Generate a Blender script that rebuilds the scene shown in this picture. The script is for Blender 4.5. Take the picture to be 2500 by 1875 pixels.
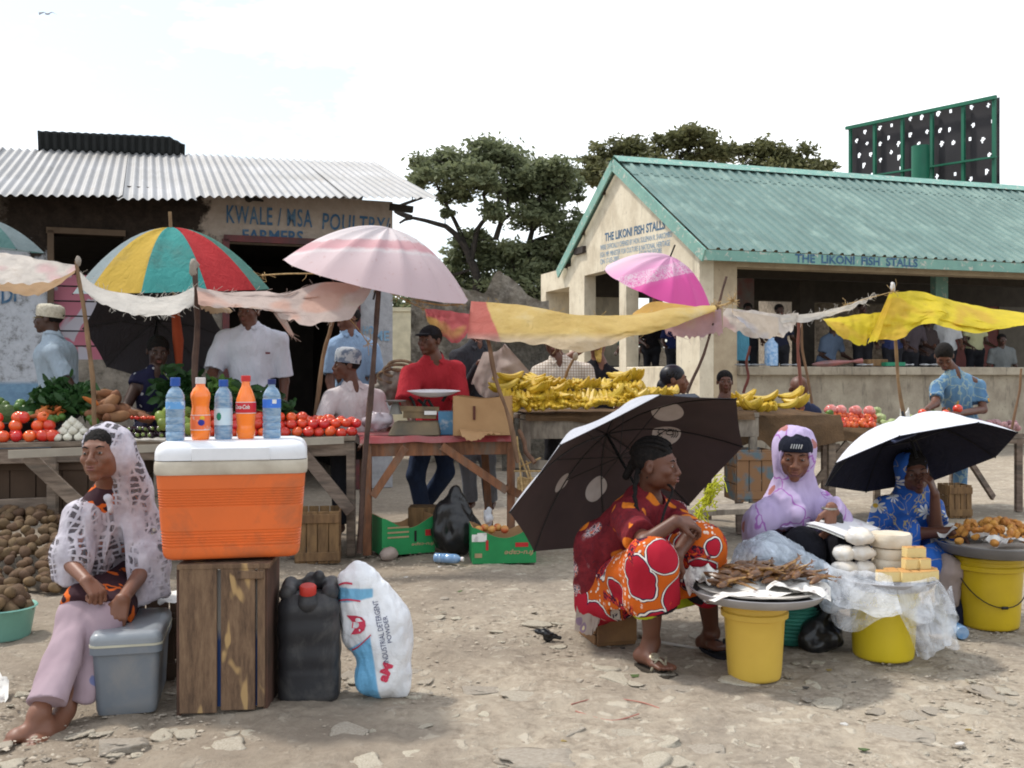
import bpy, bmesh, math, random
import numpy as np
from mathutils import Vector, Matrix, Euler
random.seed(7); RNG=np.random.RandomState(11)
sc=bpy.context.scene
for o in list(bpy.data.objects): bpy.data.objects.remove(o)
COL=sc.collection
# ------------------------------------------------------------ camera
F=2450.0; CX=1250.0; HY=915.0; HC=1.3      # focal length, centre and horizon in photo pixels, eye height in m
cd=bpy.data.cameras.new('camera'); cam=bpy.data.objects.new('camera',cd); COL.objects.link(cam)
cam.location=(0,0,HC); cam.rotation_euler=(math.pi/2,0,0)
cd.sensor_width=36; cd.lens=36*F/2500; cd.shift_y=-(937.5-HY)/2500; cd.clip_start=.1; cd.clip_end=2000
sc.camera=cam
# ------------------------------------------------------------ light
sc.view_settings.view_transform='Standard'; sc.view_settings.look='None'; sc.view_settings.exposure=0.6; sc.view_settings.gamma=1
SUN=Vector((-.50,.24,.83)).normalized()
el=math.asin(SUN.z); az=math.atan2(SUN.x,SUN.y)
w=bpy.data.worlds.new('World'); sc.world=w; w.use_nodes=True; nt=w.node_tree; N=nt.nodes; L=nt.links
for n in list(N): N.remove(n)
out=N.new('ShaderNodeOutputWorld'); bg=N.new('ShaderNodeBackground'); sky=N.new('ShaderNodeTexSky')
sky.sky_type='NISHITA'; sky.sun_disc=False; sky.sun_elevation=el; sky.sun_rotation=az; sky.air_density=1.2; sky.dust_density=1.5
tc=N.new('ShaderNodeTexCoord'); mp=N.new('ShaderNodeMapping'); mp.inputs['Scale'].default_value=(1.0,1.0,2.6); mp.inputs['Location'].default_value=(.35,.1,.62)
nz=N.new('ShaderNodeTexNoise'); nz.inputs['Scale'].default_value=2.3; nz.inputs['Detail'].default_value=7; nz.inputs['Roughness'].default_value=.62
cr=N.new('ShaderNodeValToRGB'); cr.color_ramp.elements[0].position=.44; cr.color_ramp.elements[0].color=(.33,.33,.33,1); cr.color_ramp.elements[1].position=.56; cr.color_ramp.elements[1].color=(1,1,1,1)
mx=N.new('ShaderNodeMixRGB'); mx.inputs[2].default_value=(9.6,9.9,10.2,1)
L.new(tc.outputs['Generated'],mp.inputs[0]); L.new(mp.outputs[0],nz.inputs['Vector']); L.new(nz.outputs['Fac'],cr.inputs[0]); L.new(cr.outputs[0],mx.inputs[0])
L.new(sky.outputs[0],mx.inputs[1]); L.new(mx.outputs[0],bg.inputs[0]); bg.inputs[1].default_value=.115; L.new(bg.outputs[0],out.inputs[0])
sd=bpy.data.lights.new('sun','SUN'); sun=bpy.data.objects.new('sun',sd); COL.objects.link(sun)
sd.energy=2.2; sd.angle=math.radians(5); sd.color=(1,.95,.87); sun.rotation_euler=SUN.to_track_quat('Z','Y').to_euler()
sc.cycles.max_bounces=5; sc.cycles.transparent_max_bounces=12; sc.cycles.filter_width=1.9
try: sc.cycles.use_denoising=True
except Exception: pass
# ------------------------------------------------------------ helpers
def P(px,py,Y): return np.array([(px-CX)/F*Y, Y, HC+(HY-py)/F*Y])
def G(px,py):
    Y=HC*F/(py-HY); return np.array([(px-CX)/F*Y,Y,0.0])
def V(*a): return np.array(a,float)
def unit(v):
    v=np.asarray(v,float); n=np.linalg.norm(v); return v/n if n>1e-9 else v
ORG={}
def tag(o,label=None,cat=None,group=None,kind=None):
    if label: o['label']=label
    if cat: o['category']=cat
    if group: o['group']=group
    if kind: o['kind']=kind
    return o
def thing(name,label,cat,loc=(0,0,0),group=None):
    o=bpy.data.objects.new(name,None); COL.objects.link(o); o.location=[float(v) for v in loc]; o.empty_display_size=.05
    ORG[o.name]=np.array(loc,float); return tag(o,label,cat,group)
def meshof(name,verts,faces,mi=None,smooth=True):
    verts=np.asarray(verts,dtype=np.float32)
    me=bpy.data.meshes.new(name)
    if isinstance(faces,np.ndarray):
        nf,k=faces.shape; me.vertices.add(len(verts)); me.vertices.foreach_set('co',verts.ravel())
        me.loops.add(nf*k); me.loops.foreach_set('vertex_index',faces.astype(np.int32).ravel())
        me.polygons.add(nf); me.polygons.foreach_set('loop_start',np.arange(0,nf*k,k,dtype=np.int32)); me.polygons.foreach_set('loop_total',np.full(nf,k,np.int32))
        me.update(calc_edges=True); me.validate()
    else:
        me.from_pydata([tuple(map(float,v)) for v in verts],[],faces); me.update()
    if mi is not None and len(mi)==len(me.polygons): me.polygons.foreach_set('material_index',np.asarray(mi,np.int32))
    me.polygons.foreach_set('use_smooth',[smooth]*len(me.polygons)) if isinstance(smooth,bool) else me.polygons.foreach_set('use_smooth',smooth)
    return me
def put(name,me,mats,parent=None,local=False,loc=None,label=None,cat=None,group=None,kind=None,bevel=0,ang=40):
    """link a mesh; world-coordinate meshes under a thing are moved into its frame"""
    if not isinstance(mats,(list,tuple)): mats=[mats]
    for m in mats: me.materials.append(m)
    o=bpy.data.objects.new(name,me); COL.objects.link(o)
    if parent is not None:
        org=ORG.get(parent.name,np.zeros(3))
        if not local: me.transform(Matrix.Translation([-float(v) for v in org]))
        o.parent=parent; ORG[o.name]=org
    elif loc is not None:
        if not local: me.transform(Matrix.Translation([-float(v) for v in loc]))
        o.location=[float(v) for v in loc]; ORG[o.name]=np.array(loc,float)
    else: ORG[o.name]=np.zeros(3)
    if bevel:
        b=o.modifiers.new('bevel','BEVEL'); b.width=bevel; b.segments=2; b.limit_method='ANGLE'; b.angle_limit=math.radians(ang)
    return tag(o,label,cat,group,kind)
KIDS={}
def kids(o): return [c for c in bpy.data.objects if c.parent==o]
def dup(root,loc,rot=None,scale=None,label=None,group=None,children=None):
    r=root.copy(); COL.objects.link(r); r.location=[float(v) for v in loc]
    if rot is not None: r.rotation_euler=rot
    if scale is not None: r.scale=(scale,)*3 if not hasattr(scale,'__len__') else scale
    if label: r['label']=label
    if group: r['group']=group
    for ch in (children or []):
        c=ch[0].copy(); COL.objects.link(c); c.parent=r
        for g in ch[1]:
            d=g.copy(); COL.objects.link(d); d.parent=c
    return r
class MB:
    def __init__(s): s.v=[]; s.f=[]; s.m=[]; s.s=[]; s.n=0
    def add(s,v,f,m=0,smooth=False):
        s.v.append(np.asarray(v,float)); s.f+= [tuple(int(i)+s.n for i in q) for q in f]; s.m+=[m]*len(f); s.s+=[smooth]*len(f); s.n+=len(v); return s
    def box(s,c,size,R=None,m=0,taper=1.0):
        x,y,z=np.array(size)/2.
        v=np.array([(sx*x*(taper if sz<0 else 1),sy*y*(taper if sz<0 else 1),sz*z) for sz in(-1,1) for sy in(-1,1) for sx in(-1,1)])
        if R is not None: v=v@np.array(R).T
        return s.add(v+np.array(c),[(0,2,3,1),(4,5,7,6),(0,1,5,4),(2,6,7,3),(0,4,6,2),(1,3,7,5)],m)
    def plank(s,a,b,w,t,up=(0,0,1),m=0):
        a=np.array(a,float);b=np.array(b,float); d=unit(b-a); u=np.array(up,float); u=unit(u-d*np.dot(u,d)); n=np.cross(d,u)
        v=[]
        for p in (a,b):
            for (i,j) in ((-1,-1),(1,-1),(1,1),(-1,1)): v.append(p+n*i*w/2+u*j*t/2)
        return s.add(v,[(0,3,2,1),(4,5,6,7),(0,1,5,4),(1,2,6,5),(2,3,7,6),(3,0,4,7)],m)
    def cyl(s,a,b,r0,r1=None,n=12,m=0,caps=True):
        r1=r0 if r1 is None else r1
        return s.tube([a,b],[r0,r1],n,m,caps)
    def tube(s,pts,rad,n=8,m=0,caps=True,flat=None):
        pts=[np.array(p,float) for p in pts]; K=len(pts)
        if not hasattr(rad,'__len__'): rad=[rad]*K
        v=[]; ref=None
        for i,p in enumerate(pts):
            d=unit(pts[min(i+1,K-1)]-pts[max(i-1,0)])
            if ref is None:
                ref=np.array((0,0,1.)) if abs(d[2])<.9 else np.array((1.,0,0))
            a=unit(np.cross(d,ref)); b=np.cross(a,d); ref=b
            for k in range(n):
                t=2*math.pi*k/n; v.append(p+rad[i]*(a*math.cos(t)+b*math.sin(t)*(flat or 1)))
        f=[]
        for i in range(K-1):
            for k in range(n): f.append((i*n+k,i*n+(k+1)%n,(i+1)*n+(k+1)%n,(i+1)*n+k))
        if caps: f.append(tuple(range(n))[::-1]); f.append(tuple((K-1)*n+k for k in range(n)))
        return s.add(v,f,m,True)
    def lathe(s,prof,c=(0,0,0),n=32,m=0,R=None,sq=0):
        v=[];K=len(prof)
        for r,z in prof:
            for k in range(n):
                t=2*math.pi*k/n; ct,st=math.cos(t),math.sin(t); q=1.0
                if sq: q=1/(abs(ct)**sq+abs(st)**sq)**(1/sq)
                v.append((r*ct*q,r*st*q,z))
        v=np.array(v)
        if R is not None: v=v@np.array(R).T
        f=[]
        for i in range(K-1):
            for k in range(n): f.append((i*n+k,i*n+(k+1)%n,(i+1)*n+(k+1)%n,(i+1)*n+k))
        if prof[0][0]>1e-6: f.append(tuple(range(n))[::-1])
        if prof[-1][0]>1e-6: f.append(tuple((K-1)*n+k for k in range(n)))
        return s.add(v+np.array(c),f,m,True)
    def ell(s,c,r,m=0,n=12,R=None):
        K=max(4,n//2+1); prof=[(max(math.sin(math.pi*i/(K-1)),1e-4),-math.cos(math.pi*i/(K-1))) for i in range(K)]
        v=[]
        for rr,z in prof:
            for k in range(n):
                t=2*math.pi*k/n; v.append((rr*math.cos(t)*r[0],rr*math.sin(t)*r[1],z*r[2]))
        v=np.array(v)
        if R is not None: v=v@np.array(R).T
        f=[(i*n+k,i*n+(k+1)%n,(i+1)*n+(k+1)%n,(i+1)*n+k) for i in range(K-1) for k in range(n)]
        return s.add(v+np.array(c),f,m,True)
    def grid(s,pts,m=0,smooth=True,wrap=False):
        pts=np.asarray(pts,float); a,b=pts.shape[:2]
        f=[(i*b+j,i*b+(j+1)%b,(i+1)*b+(j+1)%b,(i+1)*b+j) for i in range(a-1) for j in range(b if wrap else b-1)]
        return s.add(pts.reshape(-1,3),f,m,smooth)
    def quad(s,a,b,c,d,m=0): return s.add([a,b,c,d],[(0,1,2,3)],m)
    def verts(s): return np.concatenate(s.v)
    def mesh(s,name='mesh'):
        me=meshof(name,np.concatenate(s.v),s.f,s.m,s.s)
        me.set_sharp_from_angle(angle=math.radians(48)); return me
    def put(s,name,mats,parent=None,**k): return put(name,s.mesh(name),mats,parent,**k)
def rotz(a): c,s=math.cos(a),math.sin(a); return np.array([[c,-s,0],[s,c,0],[0,0,1]])
def rotx(a): c,s=math.cos(a),math.sin(a); return np.array([[1,0,0],[0,c,-s],[0,s,c]])
def roty(a): c,s=math.cos(a),math.sin(a); return np.array([[c,0,s],[0,1,0],[-s,0,c]])
def frame(z,x=(1,0,0)):
    z=unit(z); x=np.array(x,float); x=unit(x-z*np.dot(x,z)); return np.array([x,np.cross(z,x),z]).T
def catmull(pts,n):
    pts=np.asarray(pts,float); K=len(pts); t=np.linspace(0,K-1,n); i=np.minimum(t.astype(int),K-2); f=(t-i)[:,None]
    p0=pts[np.maximum(i-1,0)];p1=pts[i];p2=pts[i+1];p3=pts[np.minimum(i+2,K-1)]
    return .5*((2*p1)+(-p0+p2)*f+(2*p0-5*p1+4*p2-p3)*f**2+(-p0+3*p1-3*p2+p3)*f**3)
# ---- numpy noise
def _h(i,j,k,s):
    h=(i.astype(np.int64)*374761393+j.astype(np.int64)*668265263+k.astype(np.int64)*2147483647+s*1274126177)&0xffffffff
    h=((h^(h>>13))*1274126177)&0xffffffff
    return ((h^(h>>16))&0xffff)/65535.0
def vn(p,seed=0):
    p=np.asarray(p,float); i=np.floor(p).astype(np.int64); f=p-i; f=f*f*(3-2*f); r=0
    for a in(0,1):
        for b in(0,1):
            for c in(0,1):
                wt=(f[...,0] if a else 1-f[...,0])*(f[...,1] if b else 1-f[...,1])*(f[...,2] if c else 1-f[...,2])
                r=r+wt*_h(i[...,0]+a,i[...,1]+b,i[...,2]+c,seed)
    return r*2-1
def fbm(p,oct=4,seed=0,g=.5):
    p=np.asarray(p,float); r=0;a=1.
    for o in range(oct): r=r+a*vn(p*2**o+o*17.3,seed+o); a*=g
    return r
def fold(me,amp,sc3,seed=0,oct=2):
    n=len(me.vertices); co=np.empty(n*3,np.float32); me.vertices.foreach_get('co',co); no=np.empty(n*3,np.float32); me.vertex_normals.foreach_get('vector',no)
    co=co.reshape(-1,3); no=no.reshape(-1,3)
    co=co+no*(amp*fbm(co*np.array(sc3),oct,seed))[:,None]
    me.vertices.foreach_set('co',co.astype(np.float32).ravel()); me.update(); return me
# ------------------------------------------------------------ SDF modelling -> one continuous surface
class SDF:
    def __init__(s,vox=.006,k=.02): s.vox=vox; s.k=k; s.p=[]
    def cap(s,a,b,ra,rb=None,k=None,n=None,q=1.,sub=False):
        a=np.array(a,float);b=np.array(b,float); rb=ra if rb is None else rb
        s.p.append(('c',a,b,ra,rb,s.k if k is None else k,None if n is None else unit(n),q,sub)); return s
    def chain(s,pts,k=None,n=None,q=1.):
        for (a,ra),(b,rb) in zip(pts[:-1],pts[1:]): s.cap(a,b,ra,rb,k,n,q)
        return s
    def ell(s,c,r,R=None,k=None,sub=False):
        s.p.append(('e',np.array(c,float),np.array(r,float),None if R is None else np.array(R),None,s.k if k is None else k,None,1,sub)); return s
    def cut(s,c,n,r):      # flat cut inside a ball of radius r: removes the n side
        s.p.append(('k',np.array(c,float),unit(n),r,None,0,None,1,True)); return s
    def _bb(s,p):
        if p[0]=='c':
            m=max(p[3],p[4])*max(1,p[7]); return np.minimum(p[1],p[2])-m, np.maximum(p[1],p[2])+m
        if p[0]=='e': m=max(p[2]); return p[1]-m,p[1]+m
        return p[1]-p[3],p[1]+p[3]
    def mesh(s,name='body',smooth=1):
        vx=s.vox; lo=np.min([s._bb(p)[0] for p in s.p if not p[8]],0)-4*vx; hi=np.max([s._bb(p)[1] for p in s.p if not p[8]],0)+4*vx
        sh=np.ceil((hi-lo)/vx).astype(int)+1; D=np.full(sh,.5,np.float32)
        for p in s.p:
            b0,b1=s._bb(p); mg=p[5]*1.2+3*vx if p[0]!='k' else 0
            i0=np.clip(np.floor((b0-mg-lo)/vx).astype(int),0,sh-1); i1=np.clip(np.ceil((b1+mg-lo)/vx).astype(int)+1,1,sh)
            if np.any(i1<=i0): continue
            x=(lo[0]+vx*np.arange(i0[0],i1[0])).astype(np.float32)[:,None,None]; y=(lo[1]+vx*np.arange(i0[1],i1[1])).astype(np.float32)[None,:,None]; z=(lo[2]+vx*np.arange(i0[2],i1[2])).astype(np.float32)[None,None,:]
            sl=(slice(i0[0],i1[0]),slice(i0[1],i1[1]),slice(i0[2],i1[2]))
            if p[0]=='c':
                a,b,ra,rb,k,n,q=p[1:8]; ba=b-a; bb=float(ba@ba)+1e-12
                X=x-a[0];Y=y-a[1];Z=z-a[2]; h=np.clip((X*ba[0]+Y*ba[1]+Z*ba[2])/bb,0,1)
                X=X-h*ba[0];Y=Y-h*ba[1];Z=Z-h*ba[2]
                if n is not None:
                    t=(X*n[0]+Y*n[1]+Z*n[2])*(1/q-1); X=X+t*n[0];Y=Y+t*n[1];Z=Z+t*n[2]
                d=np.sqrt(X*X+Y*Y+Z*Z)-(ra+(rb-ra)*h)
                if n is not None: d=d*(q if q<1 else 1)*.5+d*.5
            elif p[0]=='e':
                c,r,R=p[1:4]; X=x-c[0];Y=y-c[1];Z=z-c[2]
                if R is not None:
                    X,Y,Z=(X*R[0,0]+Y*R[1,0]+Z*R[2,0]),(X*R[0,1]+Y*R[1,1]+Z*R[2,1]),(X*R[0,2]+Y*R[1,2]+Z*R[2,2])
                k0=np.sqrt((X/r[0])**2+(Y/r[1])**2+(Z/r[2])**2)+1e-9; k1=np.sqrt((X/r[0]**2)**2+(Y/r[1]**2)**2+(Z/r[2]**2)**2)+1e-9
                d=k0*(k0-1)/k1; k=p[5]
            else:
                c,n,r=p[1:4]; d=(x-c[0])*n[0]+(y-c[1])*n[1]+(z-c[2])*n[2]
                rr=np.sqrt((x-c[0])**2+(y-c[1])**2+(z-c[2])**2)
                D[sl]=np.where(rr<r,np.maximum(D[sl],d),D[sl]); continue
            A=D[sl]
            if p[8]:
                d=-d
                if k>0: hh=np.maximum(k-np.abs(A-d),0)/k; D[sl]=np.maximum(A,d)+hh*hh*k*.25
                else: D[sl]=np.maximum(A,d)
            else:
                if k>0: hh=np.maximum(k-np.abs(A-d),0)/k; D[sl]=np.minimum(A,d)-hh*hh*k*.25
                else: D[sl]=np.minimum(A,d)
        return nets(D,lo,vx,name)
def nets(D,lo,vx,name):
    S=D<0; c=S[:-1,:-1,:-1].astype(np.int8)
    for a,b,e in((1,0,0),(0,1,0),(0,0,1),(1,1,0),(1,0,1),(0,1,1),(1,1,1)):
        c=c+S[a:S.shape[0]-1+a,b:S.shape[1]-1+b,e:S.shape[2]-1+e]
    I,J,K=np.nonzero((c>0)&(c<8)); M=len(I); idm=np.full(c.shape,-1,np.int32); idm[I,J,K]=np.arange(M)
    acc=np.zeros((M,3)); cnt=np.zeros(M)
    cs=[(a,b,e) for a in(0,1) for b in(0,1) for e in(0,1)]; cv={q:D[I+q[0],J+q[1],K+q[2]] for q in cs}
    for q in cs:
        for ax in range(3):
            if q[ax]==0:
                r=list(q); r[ax]=1; r=tuple(r); d0=cv[q];d1=cv[r]; m=(d0<0)!=(d1<0); t=np.where(m,d0/(d0-d1+1e-20*(~m)),0)
                pt=np.tile(np.array(q,float),(M,1)); pt[:,ax]=t; acc+=pt*m[:,None]; cnt+=m
    v=(np.stack([I,J,K],1)+acc/cnt[:,None])*vx+lo
    F_=[]
    for ax in range(3):
        sl0=[slice(None)]*3; sl1=[slice(None)]*3; sl0[ax]=slice(0,-1); sl1[ax]=slice(1,None)
        A=S[tuple(sl0)];B=S[tuple(sl1)]; o1,o2=[a for a in range(3) if a!=ax]
        E=np.argwhere(A!=B); 
        if len(E)==0: continue
        ok=(E[:,o1]>0)&(E[:,o2]>0)&(E[:,o1]<c.shape[o1])&(E[:,o2]<c.shape[o2]); E=E[ok]
        def g(d1,d2):
            e=E.copy(); e[:,o1]-=d1; e[:,o2]-=d2; return idm[e[:,0],e[:,1],e[:,2]]
        Q=np.stack([g(1,1),g(0,1),g(0,0),g(1,0)],1); inside=A[E[:,0],E[:,1],E[:,2]]
        flip=inside if ax!=1 else ~inside
        Q[~flip]=Q[~flip][:,::-1]; F_.append(Q[(Q>=0).all(1)])
    return meshof(name,v,np.concatenate(F_),None,True)
# ------------------------------------------------------------ materials
def newmat(name):
    m=bpy.data.materials.new(name); m.use_nodes=True; nt=m.node_tree; return m,nt,nt.nodes['Principled BSDF']
def NN(nt,t,**k):
    n=nt.nodes.new(t)
    for a,b in k.items():
        if a.startswith('i_'): n.inputs[a[2:].replace('_',' ')].default_value=b
        else: setattr(n,a,b)
    return n
def c4(c): return (c[0],c[1],c[2],1)
def coords(nt,scale=(1,1,1),loc=(0,0,0),rot=(0,0,0),src='Object'):
    t=NN(nt,'ShaderNodeTexCoord'); m=NN(nt,'ShaderNodeMapping'); m.inputs['Scale'].default_value=scale; m.inputs['Location'].default_value=loc; m.inputs['Rotation'].default_value=rot
    nt.links.new(t.outputs[src],m.inputs[0]); return m.outputs[0]
def noise(nt,vec,s,detail=4,rough=.55,dist=0):
    n=NN(nt,'ShaderNodeTexNoise'); n.inputs['Scale'].default_value=s; n.inputs['Detail'].default_value=detail; n.inputs['Roughness'].default_value=rough; n.inputs['Distortion'].default_value=dist
    nt.links.new(vec,n.inputs['Vector']); return n.outputs['Fac']
def ramp(nt,fac,stops,interp='LINEAR'):
    r=NN(nt,'ShaderNodeValToRGB'); cr=r.color_ramp; cr.interpolation=interp
    while len(cr.elements)<len(stops): cr.elements.new(.5)
    for e,(p,c) in zip(cr.elements,stops): e.position=p; e.color=c4(c) if hasattr(c,'__len__') else (c,c,c,1)
    nt.links.new(fac,r.inputs[0]); return r.outputs[0]
def mixc(nt,f,a,b,mode='MIX'):
    m=NN(nt,'ShaderNodeMixRGB',blend_type=mode)
    for i,x in ((0,f),(1,a),(2,b)):
        if hasattr(x,'is_linked') or hasattr(x,'links'): nt.links.new(x,m.inputs[i])
        elif i==0: m.inputs[0].default_value=x
        else: m.inputs[i].default_value=c4(x)
    return m.outputs[0]
def math_(nt,op,a,b=None,c=None):
    m=NN(nt,'ShaderNodeMath',operation=op)
    for i,x in enumerate((a,b,c)):
        if x is None: continue
        if isinstance(x,(int,float)): m.inputs[i].default_value=x
        else: nt.links.new(x,m.inputs[i])
    return m.outputs[0]
def bump(nt,b,h,strength=.3,dist=.01):
    n=NN(nt,'ShaderNodeBump'); n.inputs['Strength'].default_value=strength; n.inputs['Distance'].default_value=dist
    nt.links.new(h,n.inputs['Height']); nt.links.new(n.outputs[0],b.inputs['Normal'])
def translucent(nt,b,col,f):
    out=[n for n in nt.nodes if n.type=='OUTPUT_MATERIAL'][0]
    t=NN(nt,'ShaderNodeBsdfTranslucent'); m=NN(nt,'ShaderNodeMixShader'); m.inputs[0].default_value=f
    if hasattr(col,'links'): nt.links.new(col,t.inputs[0])
    else: t.inputs[0].default_value=c4(col)
    nt.links.new(b.outputs[0],m.inputs[1]); nt.links.new(t.outputs[0],m.inputs[2]); nt.links.new(m.outputs[0],out.inputs[0]); return m
def mat(name,col,rough=.7,col2=None,vs=6,vc=(.35,.65),bmp=0,bs=40,spec=.3,metal=0,trans=0,rnd=0,scale=(1,1,1),dirt=None,dirts=3,dirtr=(.5,.7),coat=0,alpha=1):
    m,nt,b=newmat(name); v=coords(nt,scale); b.inputs['Roughness'].default_value=rough; b.inputs['Metallic'].default_value=metal
    b.inputs['Specular IOR Level'].default_value=spec
    if coat: b.inputs['Coat Weight'].default_value=coat
    if col2 is None: col2=tuple(x*.78 for x in col)
    c=ramp(nt,noise(nt,v,vs,5),[(vc[0],col2),(vc[1],col)])
    if dirt is not None: c=mixc(nt,ramp(nt,noise(nt,v,dirts,6,.65,.5),[(dirtr[0],0),(dirtr[1],1)]),c,dirt)
    if rnd:
        oi=NN(nt,'ShaderNodeObjectInfo'); h=NN(nt,'ShaderNodeHueSaturation'); h.inputs['Saturation'].default_value=1
        nt.links.new(c,h.inputs['Color']); nt.links.new(math_(nt,'MULTIPLY_ADD',oi.outputs['Random'],rnd,1-rnd*.6),h.inputs['Value']); nt.links.new(math_(nt,'MULTIPLY_ADD',oi.outputs['Random'],rnd*.06,.5-rnd*.03),h.inputs['Hue']); c=h.outputs[0]
    nt.links.new(c,b.inputs['Base Color'])
    if bmp: bump(nt,b,noise(nt,v,bs,4),bmp,.01)
    if alpha<1: b.inputs['Alpha'].default_value=alpha
    if trans: translucent(nt,b,c,trans)
    return m
def fabric(name,col,trans=.0,var=.85,weave=0,dirt=None,rough=.9):
    m=mat(name,col,rough,tuple(x*var for x in col),vs=5,spec=.15,trans=trans,dirt=dirt,dirts=2.5); nt=m.node_tree; bump(nt,nt.nodes['Principled BSDF'],noise(nt,coords(nt,(1.3,1.3,.6)),10,4,.55,1.8),.75,.022); return m
SKIN={}
def skin(name,c):
    m,nt,b=newmat(name); v=coords(nt)
    cc=ramp(nt,noise(nt,v,9,4),[(.3,tuple(x*.78 for x in c)),(.7,c)]); nt.links.new(cc,b.inputs['Base Color'])
    b.inputs['Roughness'].default_value=.48; b.inputs['Specular IOR Level'].default_value=.4; b.inputs['Subsurface Weight'].default_value=.06; b.inputs['Subsurface Radius'].default_value=(.01,.004,.002)
    bump(nt,b,noise(nt,v,220,2),.12,.002); return m
skA=skin('skin_brown',(.19,.078,.045)); skB=skin('skin_deep_brown',(.125,.050,.030)); skC=skin('skin_dark',(.06,.027,.018)); skD=skin('skin_warm',(.2,.085,.045))
lipm=mat('lips',(.2,.07,.055),.45,spec=.4); eyew=mat('eye_white',(.30,.26,.23),.25,spec=.5); iris=mat('iris',(.012,.007,.005),.15,spec=.6)
hairm=mat('black_hair',(.014,.011,.010),.85,(.006,.005,.005),vs=60,bmp=.8,bs=120,spec=.2)
white_sh=fabric('white_shirt_cloth',(.72,.74,.82)); 
wood_old=mat('weathered_wood',(.26,.20,.155),.85,(.12,.09,.07),vs=5,scale=(1,1,6),bmp=.4,bs=30,dirt=(.10,.085,.07),dirts=2,rnd=.3)
wood_grey=mat('grey_weathered_wood',(.30,.26,.21),.9,(.15,.125,.10),vs=7,scale=(3,3,1),bmp=.5,bs=35,rnd=.3)
wood_red=mat('red_brown_wood',(.27,.12,.06),.8,(.15,.07,.04),vs=6,scale=(4,4,1),bmp=.3,dirt=(.17,.13,.1),dirts=3)
pole_w=mat('bark_stripped_pole',(.26,.16,.09),.8,(.13,.075,.045),vs=12,scale=(1,1,.4),bmp=.5,bs=40,rnd=.5)
rope_m=mat('sisal_rope',(.52,.36,.17),.9,(.3,.2,.09),vs=40,bmp=.4)
black_m=mat('black_plastic',(.012,.012,.013),.3,(.008,.008,.009),spec=.5,bmp=.3,bs=12)
steel=mat('grey_metal',(.38,.38,.38),.35,metal=.8,vs=12)
dark_metal=mat('dark_metal',(.03,.03,.03),.4,metal=.5)
white_m=mat('white_paint',(.78,.78,.76),.6)
blue_paint=mat('blue_lettering_paint',(.045,.11,.20),.8,(.10,.17,.24),vs=16,vc=(.4,.5))
blue_faded=mat('faded_blue_lettering_paint',(.10,.24,.42),.7,(.22,.33,.42),vs=7)
paper=mat('printed_paper',(.75,.74,.70),.8,(.5,.49,.47),vs=18,vc=(.4,.5))
cardboard=mat('brown_cardboard',(.42,.26,.13),.85,(.34,.2,.095),vs=4,bmp=.1)
clear_m,_nt,_b=newmat('clear_plastic_film'); _b.inputs['Base Color'].default_value=(.82,.85,.9,1); _b.inputs['Roughness'].default_value=.25; _b.inputs['Specular IOR Level'].default_value=.7
_v=coords(_nt); _nt.links.new(ramp(_nt,noise(_nt,_v,9,4,.6,1.5),[(.3,.22),(.7,.72)]),_b.inputs['Alpha']); bump(_nt,_b,noise(_nt,_v,14,4,.6,2),.7,.02)
# ============================================================ GROUND
def ground_mat():
    m,nt,b=newmat('dusty_stony_ground'); v=coords(nt); b.inputs['Roughness'].default_value=.95; b.inputs['Specular IOR Level'].default_value=.1
    big=noise(nt,v,.9,5,.6); fine=noise(nt,v,28,6,.7); mid=noise(nt,v,7,5,.65,.6)
    c=ramp(nt,fine,[(.32,(.205,.168,.13)),(.5,(.315,.265,.205)),(.68,(.44,.38,.305))])
    c=mixc(nt,ramp(nt,mid,[(.42,0),(.62,.75)]),c,(.40,.345,.27))
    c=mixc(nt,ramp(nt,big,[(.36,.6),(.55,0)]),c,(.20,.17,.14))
    vo=NN(nt,'ShaderNodeTexVoronoi'); vo.inputs['Scale'].default_value=11; vo.inputs['Randomness'].default_value=1
    wv=NN(nt,'ShaderNodeVectorMath',operation='ADD'); nn=NN(nt,'ShaderNodeTexNoise'); nn.inputs['Scale'].default_value=9; nt.links.new(v,nn.inputs['Vector'])
    sc_=NN(nt,'ShaderNodeVectorMath',operation='SCALE'); sc_.inputs['Scale'].default_value=.16; nt.links.new(nn.outputs['Color'],sc_.inputs[0])
    nt.links.new(v,wv.inputs[0]); nt.links.new(sc_.outputs[0],wv.inputs[1]); nt.links.new(wv.outputs[0],vo.inputs['Vector'])
    st=ramp(nt,vo.outputs['Distance'],[(.30,1),(.42,0)]); keep=ramp(nt,mid,[(.50,0),(.56,.8)])
    c=mixc(nt,math_(nt,'MULTIPLY',st,keep),c,(.47,.42,.34))
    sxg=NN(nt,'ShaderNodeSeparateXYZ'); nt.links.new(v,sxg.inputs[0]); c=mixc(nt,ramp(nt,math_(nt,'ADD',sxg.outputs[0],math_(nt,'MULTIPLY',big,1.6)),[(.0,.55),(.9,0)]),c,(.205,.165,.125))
    nt.links.new(c,b.inputs['Base Color']); bump(nt,b,math_(nt,'ADD',fine,math_(nt,'MULTIPLY',st,math_(nt,'MULTIPLY',keep,.5))),.75,.02); return m
xs=np.concatenate([-np.geomspace(300,4.3,22),np.arange(-4.2,4.2,.021),np.geomspace(4.3,300,22)])
ys=np.concatenate([np.linspace(-30,2.3,12),np.arange(2.5,6.6,.0145),np.arange(6.65,12.5,.07),np.geomspace(12.6,500,34)])
X,Y=np.meshgrid(xs,ys,indexing='ij'); near=np.clip((13-Y)/5,0,1)*np.clip((6-np.abs(X))/2,0,1)
p=np.stack([X,Y,X*0],-1)
h=.016*fbm(p*1.1,3,3)+.010*fbm(p*6,3,5)+.006*np.maximum(0,fbm(p*22,2,9))
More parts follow.
